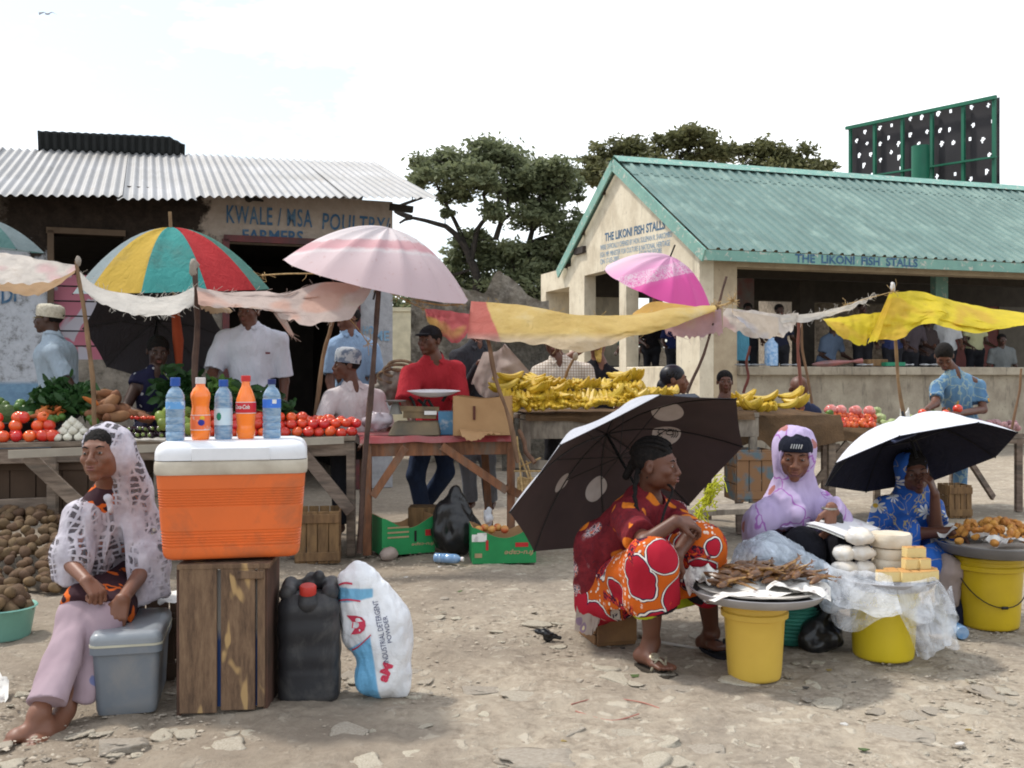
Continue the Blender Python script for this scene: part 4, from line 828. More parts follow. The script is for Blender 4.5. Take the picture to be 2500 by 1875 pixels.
cloth('tarpaulin','grubby white sheet folded on the rope right of the corner column',[(1765,752,8.05),(1830,757,8.15),(1905,770,8.3),(1950,765,8.35)],[(1765,800,8.0),(1800,812,8.1),(1880,826,8.15),(1930,812,8.3),(1945,785,8.35)],sw1,seed=27,wr=.05,n=(60,22),edge=.02)
cloth('tarpaulin','stiff folded flap of printed sacking on the white sheet',[(1785,758,7.95),(1840,766,7.95),(1900,775,8.0)],[(1795,775,7.9),(1865,826,7.9),(1902,812,7.95)],sack('printed_sack',(.60,.50,.40),(.40,.40,.45),.2),seed=29,wr=.015,n=(36,18))
cloth('tarpaulin','twisted white sheet rising along the rope to the yellow peak',[(1905,772,8.3),(1980,765,8.4),(2050,748,8.5),(2110,730,8.6),(2140,722,8.65)],[(1905,788,8.3),(1980,782,8.4),(2050,762,8.5),(2110,738,8.6),(2140,726,8.65)],sw2,seed=31,wr=.03,n=(70,8),fr=60)
ym=sack('bright_yellow_vinyl',(.78,.62,.035),(.66,.42,.05),.45,dirt=(.6,.42,.06))
cloth('tarpaulin','bright yellow flap left of the yellow peak',[(2008,780,8.6),(2070,772,8.6),(2155,762,8.65)],[(2012,782,8.4),(2045,815,8.4),(2105,846,8.4),(2125,818,8.5)],ym,seed=33,wr=.035,n=(40,24),sag=.03)
cloth('tarpaulin','bright yellow tarpaulin rising to a peak at the white tipped pole',[(2178,712,8.65),(2235,711,8.8),(2290,722,8.9),(2340,738,9.0),(2420,752,9.1),(2520,766,9.2)],[(2122,826,8.4),(2150,832,8.4),(2210,818,8.4),(2275,790,8.4),(2300,797,8.4),(2400,815,8.4),(2480,800,8.5),(2530,775,8.6)],ym,seed=35,wr=.05,n=(100,34),sag=.06)
cloth('tarpaulin','folded yellow edge hanging down left of the white tipped pole',[(2172,714,8.6),(2176,716,8.6),(2182,716,8.6)],[(2118,838,8.35),(2130,834,8.35),(2142,832,8.35)],ym,seed=37,wr=.01,n=(10,24))
def rope(pts,label,r=.006,frz=1):
    q=catmull([P(*p) for p in pts],24); o=thing('rope',label,'rope',q[0]); m=MB(); m.tube(q,r,n=6); m.put('cord',rope_m,o)
    rr=np.random.RandomState(len(label)); m=MB()
    for k in range(26*frz):
        i=rr.choice([0,1,22,23,rr.randint(0,24)]); e=q[i]+rr.randn(3)*.035; m.tube([q[i],(q[i]+e)/2+rr.randn(3)*.01,e],.0022,n=3,caps=False)
    m.put('frayed_end',rope_m,o)
rope([(640,672,7.6),(720,668,7.5),(812,672,7.4),(860,700,7.3)],'frayed sisal rope from the rainbow parasol to the pale pink parasol')
rope([(1020,735,7.5),(1080,745,7.7),(1130,742,7.6)],'sisal rope right of the pale pink parasol')
rope([(925,702,7.2),(980,728,7.6),(1036,755,8.0)],'thin rope behind the black cap man',.004)
rope([(1745,748,7.9),(1765,745,7.9),(1790,735,7.9)],'frayed knot of sisal on the thin leaning pole',.009,3)
rope([(2060,745,8.55),(2120,728,8.6),(2180,712,8.6)],'thin sisal rope tied to the white tipped pole',.004)
rope([(845,770,7.0),(872,800,7.4),(900,840,7.5)],'white twisted cord hanging above the grey cap',.004,1)
# ============================================================ TABLES
def table(label,a,b,depth,z0,z1,legs,extra=None,mt=None,apron=.10,name='market_table',th=.035,rows=5,mleg=None):
    """a,b: front edge end points (x,y); z0,z1 heights there"""
    A=V(a[0],a[1],z0);B_=V(b[0],b[1],z1); d=unit(V(B_[0]-A[0],B_[1]-A[1],0)); n=V(-d[1],d[0],0); root=thing(name,label,'table',(A[0],A[1],0)); mt=mt or wood_grey; mleg=mleg or mt
    m=MB(); w_=depth/rows
    for k in range(rows): o=n*(w_*(k+.5)); m.plank(A+o-V(0,0,th/2+.003*(k%2)),B_+o-V(0,0,th/2+.003*(k%2)),w_*.94,th)
    m.put('tabletop',mt,root,bevel=.004)
    if apron: m=MB(); m.plank(A+n*.03-V(0,0,th+apron/2+.004),B_+n*.03-V(0,0,th+apron/2+.004),.03,apron); m.put('apron',mt,root,bevel=.004)
    for (t,q,tilt) in legs:
        p=A+(B_-A)*t+n*(depth*q); f=V(p[0]+tilt,p[1],0); m=MB(); m.plank(f,p-V(0,0,th+.01),.06,.055,up=(0,1,0)); m.put('leg',mleg,root,bevel=.004)
    for (p0,p1,w_) in (extra or []): m=MB(); m.plank(p0,p1,.03,w_,up=(0,0,1)); m.put('brace',mleg,root,bevel=.003)
    return root,A,B_,n
TA=table('long weathered table of the tomato and vegetable stall at the left',(-4.1,6.38),(-1.12,7.2),1.1,.85,.86,[(.99,.03,0),(.99,.95,0),(.35,.03,0),(.35,.95,0),(.66,.03,0),(.66,.95,0),(.02,.05,0)],[(P(722,1085,7.1),P(858,1250,7.12),.085),(P(66,1112,6.5),P(190,1228,6.55),.09),(P(-60,1240,6.6),P(125,1232,6.7),.10)],mt=wood_old)
m=MB(); m.plank(P(20,1075,6.3)*V(1,1,0)+V(0,0,.80),V(-1.2,7.15,.835),.02,.05); m.put('edge_board',mat('pale_board',(.36,.32,.26),.8),TA[0])
TR=table('small red topped table carrying the weighing scale',(-1.07,7.2),(.03,7.42),.8,.85,.85,[(.03,.03,0),(.97,.03,-.0),(.04,.95,0),(.9,.95,.05)],[(P(990,1092,7.22),P(910,1212,7.2),.055),(P(1078,1088,7.3),P(1238,1198,7.35),.06),(P(1235,1190,7.4),P(1310,1228,7.5),.06)],mt=wood_red,mleg=wood_red)
m=MB(); xs_=np.linspace(0,1,40); g=np.array([[ (TR[1]+(TR[2]-TR[1])*x)*V(1,1,1)+TR[3]*(-.03+.83*s)+V(0,0,.006+.006*vn(V(x*9,s*4,1),3)+(-.045 if s==0 else 0)) for s in (0,.03,.25,.5,.75,1)] for x in np.linspace(-.02,.98,40)]); m.grid(g); 
m.put('red_oilcloth',mat('worn_red_oilcloth',(.34,.055,.06),.45,(.28,.10,.10),vs=4,dirt=(.36,.22,.2),dirts=5),TR[0])
TBn=table('grey plank table of the banana stall',(.06,7.6),(1.95,7.9),.9,1.0,1.0,[(.03,.04,0),(.03,.9,0),(.98,.05,0),(.45,.05,0)],[(P(1290,1185,7.7),P(1500,1215,7.8),.09),(P(1250,1130,7.65),P(1420,1140,7.7),.07)],apron=.15)
TC=table('rickety table under burlap with the second banana heap',(1.62,8.1),(2.75,8.4),.9,.95,.95,[(.2,.05,.03),(.95,.05,0),(.3,.9,0),(.9,.9,0)],[(P(1835,1180,8.2),P(1900,1085,8.25),.06)],apron=.06,mt=wood_old)
TD=table('long rough pole table at the right with tomatoes and onions',(2.52,8.5),(4.9,9.55),.95,.85,.74,[(.08,.05,0),(.4,.05,.05),(.97,.03,0),(.97,.8,-.05),(.6,.9,0)],[(P(1990,1180,8.6),P(2070,1080,8.65),.06),(P(2425,1215,9.5),P(2370,1130,9.3),.06),(P(1880,1110,8.6),P(2050,1090,8.65),.05)],apron=.06,mt=wood_old)
m=MB(); m.plank(P(1672,1248,6.6)+V(0,0,.0),P(1905,1238,6.9),.26,.035); 
sh=thing('bench','low plank bench behind the lilac veiled woman','bench',P(1672,1248,6.6)*V(1,1,0)); m.put('seat',wood_grey,sh)
for px in (1700,1880): m=MB(); q=P(px,1250,6.75); m.plank(V(q[0],q[1]+.05,0),q-V(0,-.05,.02),.05,.05,up=(0,1,0)); m.put('leg',wood_grey,sh)
# burlap
burl=mat('brown_burlap',(.15,.095,.055),.95,(.09,.06,.038),vs=5,bmp=.8,bs=60,spec=.05)
def drape(label,A,B_,n,over,back,drop,wav=.03,seed=1,mt=burl,name='burlap_cover',lump=0):
    root=thing(name,label,'cover',A); g=[]; NX=70
    for i in range(NX):
        x=i/(NX-1); p=A+(B_-A)*x; dr=drop*(1+.35*vn(V(x*6,0,seed),seed)); row=[]
        for s in np.linspace(0,1,16): row.append(p+n*back*(1-s)+V(0,0,.012+lump*math.sin(math.pi*x)*math.sin(math.pi*s)+.006*vn(V(x*20,s*8,seed),seed)))
        for s in np.linspace(.08,1,12): row.append(p-n*(over+.02*vn(V(x*14,s*2,seed),seed+2))*min(1,s*3)-V(0,0,dr*s-.012))
        g.append(row)
    m=MB(); m.grid(np.array(g)); o=m.put('cloth',mt,root); return root
drape('brown burlap hanging over the front of the banana table',TBn[1]+V(.04,0,0),TBn[2]-V(.05,0,0),TBn[3],.03,.85,.075,seed=4)
drape('brown burlap mound under the second banana heap',TC[1],TC[2],TC[3],.05,.85,.26,seed=6,lump=.07)
drape('brown burlap edge under the plum tomatoes',TD[1]+V(.02,0,0),TD[1]+(TD[2]-TD[1])*.62,TD[3],.04,.85,.13,seed=8)
drape('pale feed sack under the small aubergines',TA[1]+(TA[2]-TA[1])*.50,TA[1]+(TA[2]-TA[1])*.68,TA[3],.02,.5,.03,seed=9,mt=sw2,name='sack_cover')
# ============================================================ PRODUCE
def produce(name,me,mt,places,label,cat,group,scale=(1,1),seed=1,sq=1.0,rotx_=6.3,kidsrc=None):
    rr=random.Random(seed)
    if not me.materials: me.materials.append(mt)
    for q in places:
        o=bpy.data.objects.new(name,me); COL.objects.link(o); o.location=[float(x) for x in q[:3]]; s=rr.uniform(*scale); o.scale=(s,s,s*sq); o.rotation_euler=(rr.uniform(-.4,.4)*rotx_/6.3*1.5,rr.uniform(-.4,.4)*rotx_/6.3*1.5,rr.uniform(0,6.3)); tag(o,label,cat,group)
def blob(r,n=16,amp=.06,seed=1,freq=1.5,prof=None):
    m=MB(); m.ell((0,0,0),r,n=n); v=m.verts(); v=v*(1+amp*fbm(v/max(r)*freq,2,seed))[:,None]; return meshof('blob',v,m.f,None,True)
def tomato_me(seed,el=.86):
    m=MB(); prof=[(0.001,-.78)]+[(math.sin(t)*1.0,-math.cos(t)*el) for t in np.linspace(.35,2.75,10)]+[(.15,.70*el),(.001,.62*el)]; m.lathe([(a*.034,b*.034) for a,b in prof],n=18); v=m.verts(); th=np.arctan2(v[:,1],v[:,0]); k=1+.035*np.sin(5*th+seed)*(np.hypot(v[:,0],v[:,1])/.034); v[:,:2]*=k[:,None]; return meshof('tomato',v,m.f,None,True)
tom_m=mat('ripe_tomato_skin',(.70,.045,.02),.22,(.62,.09,.025),vs=14,spec=.6,rnd=.35)
def on_table(TT,t,q,z=0): A,B_,n=TT[1:4]; return A+(B_-A)*t+n*q+V(0,0,z)
def t_of(TT,px,q=0):   # fraction along the front edge that appears at px
    A,B_,n=TT[1:4]; A=A+n*q;B_=B_+n*q; k=(px-CX)/F; d=B_-A; return (k*A[1]-A[0])/(d[0]-k*d[1])
rr=random.Random(3)
def rows(TT,px0,px1,step,layers,seed=1,jit=.004):
    out=[];r2=random.Random(seed)
    for (q,z,off,f0,f1) in layers:
        t0=t_of(TT,px0+(px1-px0)*f0,q); t1=t_of(TT,px0+(px1-px0)*f1,q); L_=np.linalg.norm(TT[2]-TT[1]); n=int((t1-t0)*L_/step)
        for k in range(n): p=on_table(TT,t0+(k+.5+off)*step/L_,q,z); out.append(p+V(r2.gauss(0,jit),r2.gauss(0,jit),r2.gauss(0,jit)))
    return out
lay=[(.06,.034,0,0,1),(.10,.088,.5,.0,.97),(.17,.088,0,0,.98),(.145,.135,.5,.0,.6),(.24,.10,.3,.0,.95),(.31,.11,0,.0,.85),(.30,.145,.5,.02,.35)]
produce('tomato',tomato_me(1),tom_m,rows(TA,548,884,.077,lay,2),'round red tomato in the long stacked rows at the right end of the left table','tomato','round tomatoes stacked at the right end of the left table',(1.1,1.28),3)
produce('tomato',tomato_me(2),tom_m,rows(TA,470,560,.075,[(.12,.04,0,0,1),(.2,.05,.3,0,1),(.17,.10,.5,0,1),(.27,.11,0,0,1),(.24,.155,.5,0,1)],4),'large red tomato in the heap behind the soda bottles','tomato','large tomatoes heaped behind the bottles',(1.1,1.3),5)
pl_=[]
for px in (-22,8,40,72,104,128): t=t_of(TA,px,.06); pl_.append(on_table(TA,t,.06,.038))
for px in (-5,38,92,120): t=t_of(TA,px,.12); pl_+= [on_table(TA,t,.12,.05),on_table(TA,t,.12,.105)]
for px in (-8,44,56,105): t=t_of(TA,px,.13); pl_+=[on_table(TA,t,.14,.16)]
produce('tomato',tomato_me(3,.95),tom_m,pl_,'big red tomato in the small towers at the far left of the table','tomato','big tomatoes in small towers at the far left',(1.15,1.3),7)
plum=blob((.024,.024,.033),14,.04,5); plum_p=rows(TD,2020,2145,.05,[(.05,.03,0,0,1),(.09,.07,.5,.0,.95),(.15,.06,0,0,1),(.14,.105,.4,.05,.95),(.2,.10,0,0,1)],8)
produce('plum_tomato',plum,mat('orange_red_tomato_skin',(.66,.06,.02),.25,(.55,.09,.02),vs=14,spec=.55,rnd=.35),plum_p,'orange red plum tomato piled on burlap behind the lilac veiled woman','tomato','plum tomatoes on the right hand table',(1.0,1.25),9)
for k,px in enumerate((2028,2052,2088,2122)):   # bagged tomatoes
    p=on_table(TD,t_of(TD,px,.17),.17,.16); o=thing('bagged_tomatoes',['first','second','third','last'][k]+' clear bag of pale red tomatoes from the left on the right hand tomato pile','bag',p)
    me=blob((.055,.05,.045),20,.12,k+3,2.5); put('bag',me,mat('pink_film_over_tomatoes',(.66,.28,.27),.2,(.55,.12,.1),vs=22,spec=.7,bmp=.5,bs=25),o,local=True)
on_m=mat('white_onion_skin',(.72,.70,.62),.45,(.55,.52,.42),vs=14,rnd=.15)
def bulb(s=1,k=6):
    m=MB(); m.lathe([(.001,-.024),(.02,-.02),(.03,-.004),(.027,.01),(.016,.019),(.007,.026),(.003,.033)],n=14); v=m.verts(); return meshof('bulb',v*s,m.f,None,True)
q=[]
for (L_,z,q_) in (((140,165,192,216),.026,.05),((146,172,200,222),.035,.11),((154,178,204),.066,.08),((163,190),.10,.10),((176,),.13,.11),((196,),.085,.16),((150,),.06,.16)):
    for px in L_: q.append(on_table(TA,t_of(TA,px,q_),q_,z))
produce('garlic_bulb',bulb(1.0),on_m,q,'white garlic bulb in the heap right of the leftmost tomatoes','garlic','white garlic bulbs heaped on the left table',(.95,1.15),11,rotx_=2)
eg=mat('dark_aubergine_skin',(.018,.008,.014),.18,(.03,.012,.02),spec=.6,rnd=.3); gcap=mat('green_calyx',(.19,.25,.07),.6)
def egg():
    m=MB(); m.lathe([(.001,-.03),(.016,-.027),(.026,-.008),(.024,.012),(.013,.028),(.001,.03)],n=12); m.lathe([(.016,.024),(.012,.031),(.003,.034),(.001,.045)],n=8,m=1); return m
e_=egg(); eme=e_.mesh('aubergine'); eme.materials.append(eg); eme.materials.append(gcap)
r2=random.Random(4)
for px0 in (268,283,300,318,336,352,370,388,402):
    for (dq,dz) in ((.05,.03),(.10,.035),(.08,.07),(.15,.06)):
        px=px0+r2.uniform(-5,5)+dq*30; o=bpy.data.objects.new('aubergine',eme); COL.objects.link(o); o.location=[float(x) for x in on_table(TA,t_of(TA,px,dq),dq,dz)]; o.rotation_euler=(r2.uniform(1.1,1.9),r2.uniform(-.5,.5),r2.uniform(-1,1)); o.scale=(r2.uniform(.8,1.05),)*3
        tag(o,'small dark aubergine on the pale sack in front of the woman in navy','aubergine','small aubergines on the left table')
spm=mat('sweet_potato_skin',(.27,.12,.055),.75,(.18,.085,.045),vs=8,bmp=.3,rnd=.3); sp_p=[]
for (px,py,Y) in ((235,1015,6.95),(262,1022,6.9),(290,1018,6.95),(248,990,7.05),(278,996,7.0),(306,1005,7.05),(330,1012,7.1),(238,965,7.15),(262,962,7.1),(282,972,7.1),(255,1000,6.92),(350,1020,7.1),(300,1000,7.1),(272,980,7.0),(228,990,7.1)): sp_p.append(P(px,py,Y))
me=blob((.075,.035,.035),14,.25,6,1.2); produce('sweet_potato',me,spm,sp_p,'orange brown sweet potato in the heap beside the woman in navy','sweet potato','sweet potatoes on the left table',(.85,1.2),12)
cm=mat('carrot_skin',(.55,.16,.04),.6,(.42,.12,.03),vs=9,rnd=.2); m=MB(); m.tube([(-.06,0,0),(-.03,0,.003),(.05,0,0),(.075,0,0)],[.012,.022,.012,.003],n=10); cme=m.mesh('carrot'); 
produce('carrot',cme,cm,[P(x,y,Yv) for x,y,Yv in ((96,1010,6.85),(108,1000,6.9),(118,1008,6.85),(128,998,6.95),(140,1002,6.9),(152,1004,6.95),(104,1018,6.8),(90,1016,6.85),(122,990,7.0),(160,998,7.0),(222,980,6.9))],'short orange carrot behind the white garlic bulbs','carrot','carrots on the left table',(.9,1.15),13)
gm=mat('green_fruit_skin',(.10,.18,.03),.4,(.05,.11,.02),vs=9,spec=.4,rnd=.4); gme=blob((.034,.034,.032),14,.05,4)
produce('lime',gme,gm,[P(x,y,Yv) for x,y,Yv in ((150,1018,6.9),(140,1008,6.95),(205,1005,7.0),(216,1010,6.95),(176,1000,7.05),(230,1030,6.85),(220,1020,6.9),(122,1025,6.8),(75,1015,6.9),(60,1000,7.0),(20,1000,7),(5,1010,7),(32,1008,7),(50,985,7.1),(45,993,7),(12,988,7.1),(0,980,7.1),(75,995,7),(136,1022,6.85),(228,1012,6.95))],'green lime among the vegetables at the left of the table','lime','limes scattered on the left table',(.8,1.15),14)
produce('avocado',blob((.036,.034,.042),14,.08,9),mat('yellow_green_skin',(.22,.27,.05),.4,(.14,.2,.04),vs=9,rnd=.3),[P(x,y,Yv) for x,y,Yv in ((392,1018,6.95),(408,1008,7.0),(424,1014,7.0),(398,1036,6.85),(416,1034,6.88),(434,1036,6.9),(452,1030,6.9),(444,1012,7),(462,1048,6.85),(470,1030,6.95),(456,1008,7.1))],'yellow green fruit left of the orange soda bottle','fruit','yellow green fruit behind the bottles',(.9,1.15),15)
produce('lime',gme,gm,[on_table(TD,t_of(TD,px,qq),qq,zz) for px,qq,zz in ((1998,.05,.03),(2012,.05,.03),(2030,.06,.03),(2005,.1,.06),(2022,.1,.07),(2015,.14,.1),(2026,.15,.13))],'bright green lime left of the plum tomatoes','lime','limes beside the plum tomatoes',(1,1.2),16)
produce('chilli',blob((.02,.012,.012),8,.1,3),tom_m,[P(x,1022,6.98)+V(0,0,.005) for x in (322,334,346,352,362,370,378,386)],'tiny red pepper behind the small aubergines','pepper','tiny red peppers behind the aubergines',(.9,1.2),17)
cab=mat('pale_green_cabbage',(.42,.47,.26),.6,(.25,.33,.13),vs=14,bmp=.8,bs=18,rnd=.2)
cb=blob((.05,.05,.045),22,.22,8,2.6)
produce('cabbage',cb,cab,[on_table(TD,t_of(TD,px,qq),qq,zz) for px,qq,zz in ((2140,.3,.16),(2150,.22,.10),(2178,.2,.06),(2160,.14,.04),(2190,.18,.06),(2225,.3,.1),(2236,.25,.05),(2252,.32,.14),(2262,.25,.1),(2278,.3,.16),(2290,.3,.12),(2248,.24,.06),(2272,.22,.08))],'pale green knobbly vegetable head behind the white umbrella','cabbage','pale green heads on the right table',(.8,1.1),18)
onr=mat('red_onion_skin',(.25,.09,.12),.4,(.38,.2,.22),vs=9,spec=.5,rnd=.4)
produce('red_onion',blob((.03,.03,.026),12,.06,2),onr,[on_table(TD,t_of(TD,r2.uniform(2290,2345),.3),.3,r2.uniform(.05,.16))+V(0,r2.uniform(-.08,.1),0) for k in range(26)],'small purple onion in the heap in front of the floral shirt woman','onion','purple onions heaped near the floral shirt woman',(.8,1.1),19)
produce('red_onion',blob((.034,.034,.03),12,.06,2),mat('dusty_pink_onion_skin',(.40,.24,.25),.5,(.28,.13,.15),vs=10,rnd=.35),[on_table(TD,t_of(TD,2352+k*3.6+r2.uniform(-8,8),.12+.1*(k%3)),.1+.1*(k%3),r2.uniform(.03,.10)) for k in range(36)],'dusty pink onion spread along the right end of the pole table','onion','dusty pink onions at the right end of the table',(.85,1.15),20)
# onions at the scale
produce('shallot',blob((.022,.016,.012),10,.1,2),onr,[on_table(TR,t_of(TR,px,.06),.06,z) for px,z in ((995,.02),(1003,.03),(1012,.02),(1006,.015),(1016,.03))],'small purple onion lying on the red table edge','onion','small onions on the red table')
# potatoes
potm=mat('earthy_shaded_potato_skin',(.17,.105,.055),.85,(.085,.052,.03),vs=7,bmp=.4,rnd=.4); pms=[blob((.048,.037,.034),14,.16,k,1.4) for k in range(4)]  # earthy skin tone with the under-table shade put into it
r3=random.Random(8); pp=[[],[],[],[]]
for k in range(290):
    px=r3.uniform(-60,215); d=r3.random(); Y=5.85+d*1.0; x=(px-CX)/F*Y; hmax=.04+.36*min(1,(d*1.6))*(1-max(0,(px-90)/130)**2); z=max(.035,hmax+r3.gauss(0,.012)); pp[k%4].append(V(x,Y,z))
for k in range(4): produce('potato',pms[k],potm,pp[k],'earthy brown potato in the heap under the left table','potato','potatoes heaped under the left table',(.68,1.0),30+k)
m=MB(); prism(m,[V(-3.6,5.95,0),V(-2.65,6.15,0),V(-2.5,6.95,0),V(-3.6,6.9,0),V(-3.6,6.3,.22),V(-2.75,6.45,.18),V(-2.65,6.9,.2),V(-3.6,6.85,.3)]) 
# green basin with potatoes
def basin(name,label,c,r,h,mt,th=.012,rim=.012,flare=1.18,cat='basin'):
    o=thing(name,label,cat,c); m=MB(); m.lathe([(.001,0),(r*.95,0),(r,.01),(r*flare,h-.01),(r*flare+rim,h),(r*flare+rim*.6,h+.006),(r*flare-th,h-.002),(r-th,.016),(.001,.014)],c,n=36); m.put('bowl',mt,o); return o
bc=V((0-CX)/F*4.95,4.98,0); basin('basin','pale green plastic basin of potatoes at the left edge',bc,.125,.15,mat('pale_green_plastic',(.20,.44,.36),.4,spec=.4))
bp=[bc+V(.115*math.cos(a)*q,.115*math.sin(a)*q,.14+.07*(1-q)+.02*(k%3)) for k,(a,q) in enumerate([(i*2.4,math.sqrt((i+.5)/26)) for i in range(26)])]
produce('potato',pms[1],mat('washed_potato_skin',(.42,.28,.12),.7,(.3,.19,.08),vs=7,rnd=.3),bp,'light brown potato in the pale green basin','potato','potatoes in the pale green basin',(.9,1.15),41)
# dark basin of herbs and leafy greens
bs_=P(20,985,7.05); bs_[2]=.87; basin('basin','wide dark metal basin heaped with chopped greens on the table',bs_,.20,.10,mat('dark_enamel',(.05,.05,.055),.35,metal=.4,spec=.5),flare=1.35)
hm=mat('chopped_green_herb',(.045,.075,.018),.9,(.028,.05,.012),vs=40,bmp=1,bs=70); me=blob((.22,.2,.12),40,.06,5,4); put('herb_heap',me,hm,None,local=True,loc=bs_+V(-.05,0,.10),label='mound of finely chopped greens in the dark metal basin',cat='greens')
def greens(name,label,pts,n,size,seed,mt,cat='greens',spread=.1,flat=.7,up=.2):
    rg=np.random.RandomState(seed); pts=np.array([P(*p) for p in pts]); cc=pts[rg.randint(0,len(pts),n)]+rg.randn(n,3)*np.array([spread,spread*.7,spread*flat]); a=rg.randn(n,3); a[:,2]=np.abs(a[:,2])*.5+up; a/=np.linalg.norm(a,axis=1)[:,None]; b=np.cross(a,rg.randn(n,3)); b/=np.linalg.norm(b,axis=1)[:,None]; c3=np.cross(a,b); s=size*(.6+.8*rg.rand(n,1))
    v=[];f=[]
    P0=cc-a*s; P1=cc-b*s*.45; P2=cc+b*s*.45; P3=cc+a*s*.7-b*s*.35+c3*s*.15; P4=cc+a*s*.7+b*s*.35+c3*s*.15; P5=cc+a*s*1.1+c3*s*.3; M0=cc+c3*s*.12; M1=cc+a*s*.7+c3*s*.27
    v=np.stack([P0,P1,M0,P2,P3,M1,P4,P5],1).reshape(-1,3); f=np.array([(0,1,2),(0,2,3),(1,4,5),(1,5,2),(2,5,6),(2,6,3),(4,7,5),(5,7,6)])
    f=(f[None]+8*np.arange(n)[:,None,None]).reshape(-1,3); o=thing(name,label,cat,pts[0]); put('leaves',meshof('leaves',v,f,None,True),mt,o)
    m=MB()
    for k in range(14): p=cc[k*7%n]; q=pts[k%len(pts)]; m.tube([q-V(0,0,spread*.5),p],[.005,.003],n=4)
    m.put('stems',gcap,o)
gA=leafmat('spinach_leaf',(.012,.04,.010),(.03,.085,.022),.2); gB=leafmat('kale_leaf',(.05,.12,.02),(.12,.24,.05),.25)
greens('leafy_bundle','dark green spinach bundles behind the garlic on the left table',[(120,965,7.1),(150,960,7.15),(185,965,7.15),(205,975,7.1),(170,985,7.0),(140,990,7.0),(215,965,7.2),(115,985,7.0)],520,.05,1,gA,spread=.06)
greens('leafy_bundle','dark greens stacked left of the man in the white shirt',[(425,960,7.4),(440,930,7.5),(455,960,7.4),(470,985,7.3),(490,965,7.4),(500,990,7.3),(460,1005,7.2),(430,990,7.3)],620,.055,2,gA,spread=.07)
greens('leafy_bundle','bright green leaves held before the white shirt man',[(530,940,7.3),(550,942,7.3),(540,952,7.3),(560,950,7.3)],120,.045,3,gB,spread=.03)
greens('leafy_bundle','green leaves spread behind the tomatoes before the white shirt man',[(540,975,7.3),(580,975,7.3),(620,975,7.35),(655,975,7.4),(600,985,7.3),(560,965,7.4),(520,975,7.3),(690,1002,7.3)],420,.045,4,gA,spread=.05)
# ------------------------------------------------------------ bananas
bm_,nt_,b_=newmat('banana_skin'); v_=coords(nt_); c_=ramp(nt_,noise(nt_,v_,16,3),[(.35,(.42,.26,.02)),(.6,(.56,.37,.025))]); c_=mixc(nt_,ramp(nt_,noise(nt_,coords(nt_,(1,1,1)),55,4,.7),[(.60,0),(.66,.7)]),c_,(.10,.05,.02))
oi=NN(nt_,'ShaderNodeObjectInfo'); c_=mixc(nt_,math_(nt_,'MULTIPLY',oi.outputs['Random'],.45),c_,(.42,.34,.03)); nt_.links.new(c_,b_.inputs['Base Color']); b_.inputs['Roughness'].default_value=.5
stemm=mat('dark_banana_stem',(.10,.06,.025),.8)
def banana_me():
    m=MB(); pts=[];R_=.115
    for a in np.linspace(-.1,1.45,11): pts.append(V(0,-R_*(1-math.cos(a))*1.0-.0,-R_*math.sin(a)))
    m.tube([V(0,.004,.02)]+pts,[.007,.009,.017,.0205,.0215,.022,.022,.0215,.020,.017,.011,.005],n=7); return m.mesh('banana')
bme=banana_me(); bme.materials.append(bm_); m=MB(); m.tube([(-.035,0,.012),(0,.006,.02),(.035,0,.012)],[.009,.012,.009],n=7); sme=m.mesh('crown'); sme.materials.append(stemm)
GB='banana bunches piled on the grey plank table'; GB2='banana bunches heaped on the burlap mound'
def bunch(loc,rz,tilt,n,lab,grp,sc_=1,seed=1):
    r2=random.Random(seed); o=thing('banana_bunch',lab,'bananas',loc,grp); o.rotation_euler=(tilt,r2.uniform(-.3,.3),rz); o.scale=(sc_,)*3
    c=bpy.data.objects.new('crown',sme); COL.objects.link(c); c.parent=o
    for k in range(n):
        b=bpy.data.objects.new('banana',bme); COL.objects.link(b); b.parent=o; x=(k-(n-1)/2)
        b.location=(x*.030,-.004*abs(x),r2.uniform(-.006,.006)); b.rotation_euler=(r2.uniform(-.08,.08),x*.07,-x*.05+r2.uniform(-.05,.05)); b.scale=(1,r2.uniform(.9,1.05),r2.uniform(.92,1.08))
r2=random.Random(21); lab1='ripe yellow banana bunch in the pile on the grey plank table'; lab2='yellow banana bunch on the burlap mound behind the big brown umbrella'
sd_=1
for (px,py,Y,rz,tl) in ([(1255+k*34,968,7.62,r2.uniform(-.2,.3),r2.uniform(-.5,-.2)) for k in range(9)]+[(1248+k*34,962,7.68,r2.uniform(-.4,.4),r2.uniform(-.7,-.4)) for k in range(10)]+[(1250+k*36,945,7.8,r2.uniform(-.5,.5),r2.uniform(-.9,-.5)) for k in range(9)]+
   [(1255,940,7.72,-1.2,-.7),(1262,930,7.8,-1.0,-.9),(1285,930,7.85,.9,-.9),(1310,938,7.85,.8,-.9),(1330,945,7.85,.7,-1.0),(1350,958,7.75,.6,-1.1),(1300,955,7.7,.5,-1.1),(1395,945,7.9,.3,-.9),(1425,943,7.85,.0,-.6),(1452,945,7.85,-.3,-.5),(1420,958,7.8,.5,-1.2),
    (1480,950,7.85,0,-.3),(1515,950,7.85,.1,-.2),(1552,955,7.9,-.1,-.3),(1500,925,7.95,.9,-1.1),(1495,938,7.95,.5,-1.0),(1520,930,8.0,.6,-1.2),(1580,965,7.95,.4,-.5),(1610,962,8.0,.2,-.8),(1635,960,8.05,-.3,-.8),(1575,975,7.8,.6,-1.2),(1545,978,7.75,-.6,-1.2),(1500,985,7.7,1.2,-1.4),(1470,985,7.65,1.4,-1.4),(1530,990,7.7,1.0,-1.3)]):
    sd_+=1; q=P(px,py,Y); q[2]=max(q[2],1.06)+.03; bunch(q,rz,tl,r2.choice([4,5,5,5]),lab1,GB,1.30,sd_)
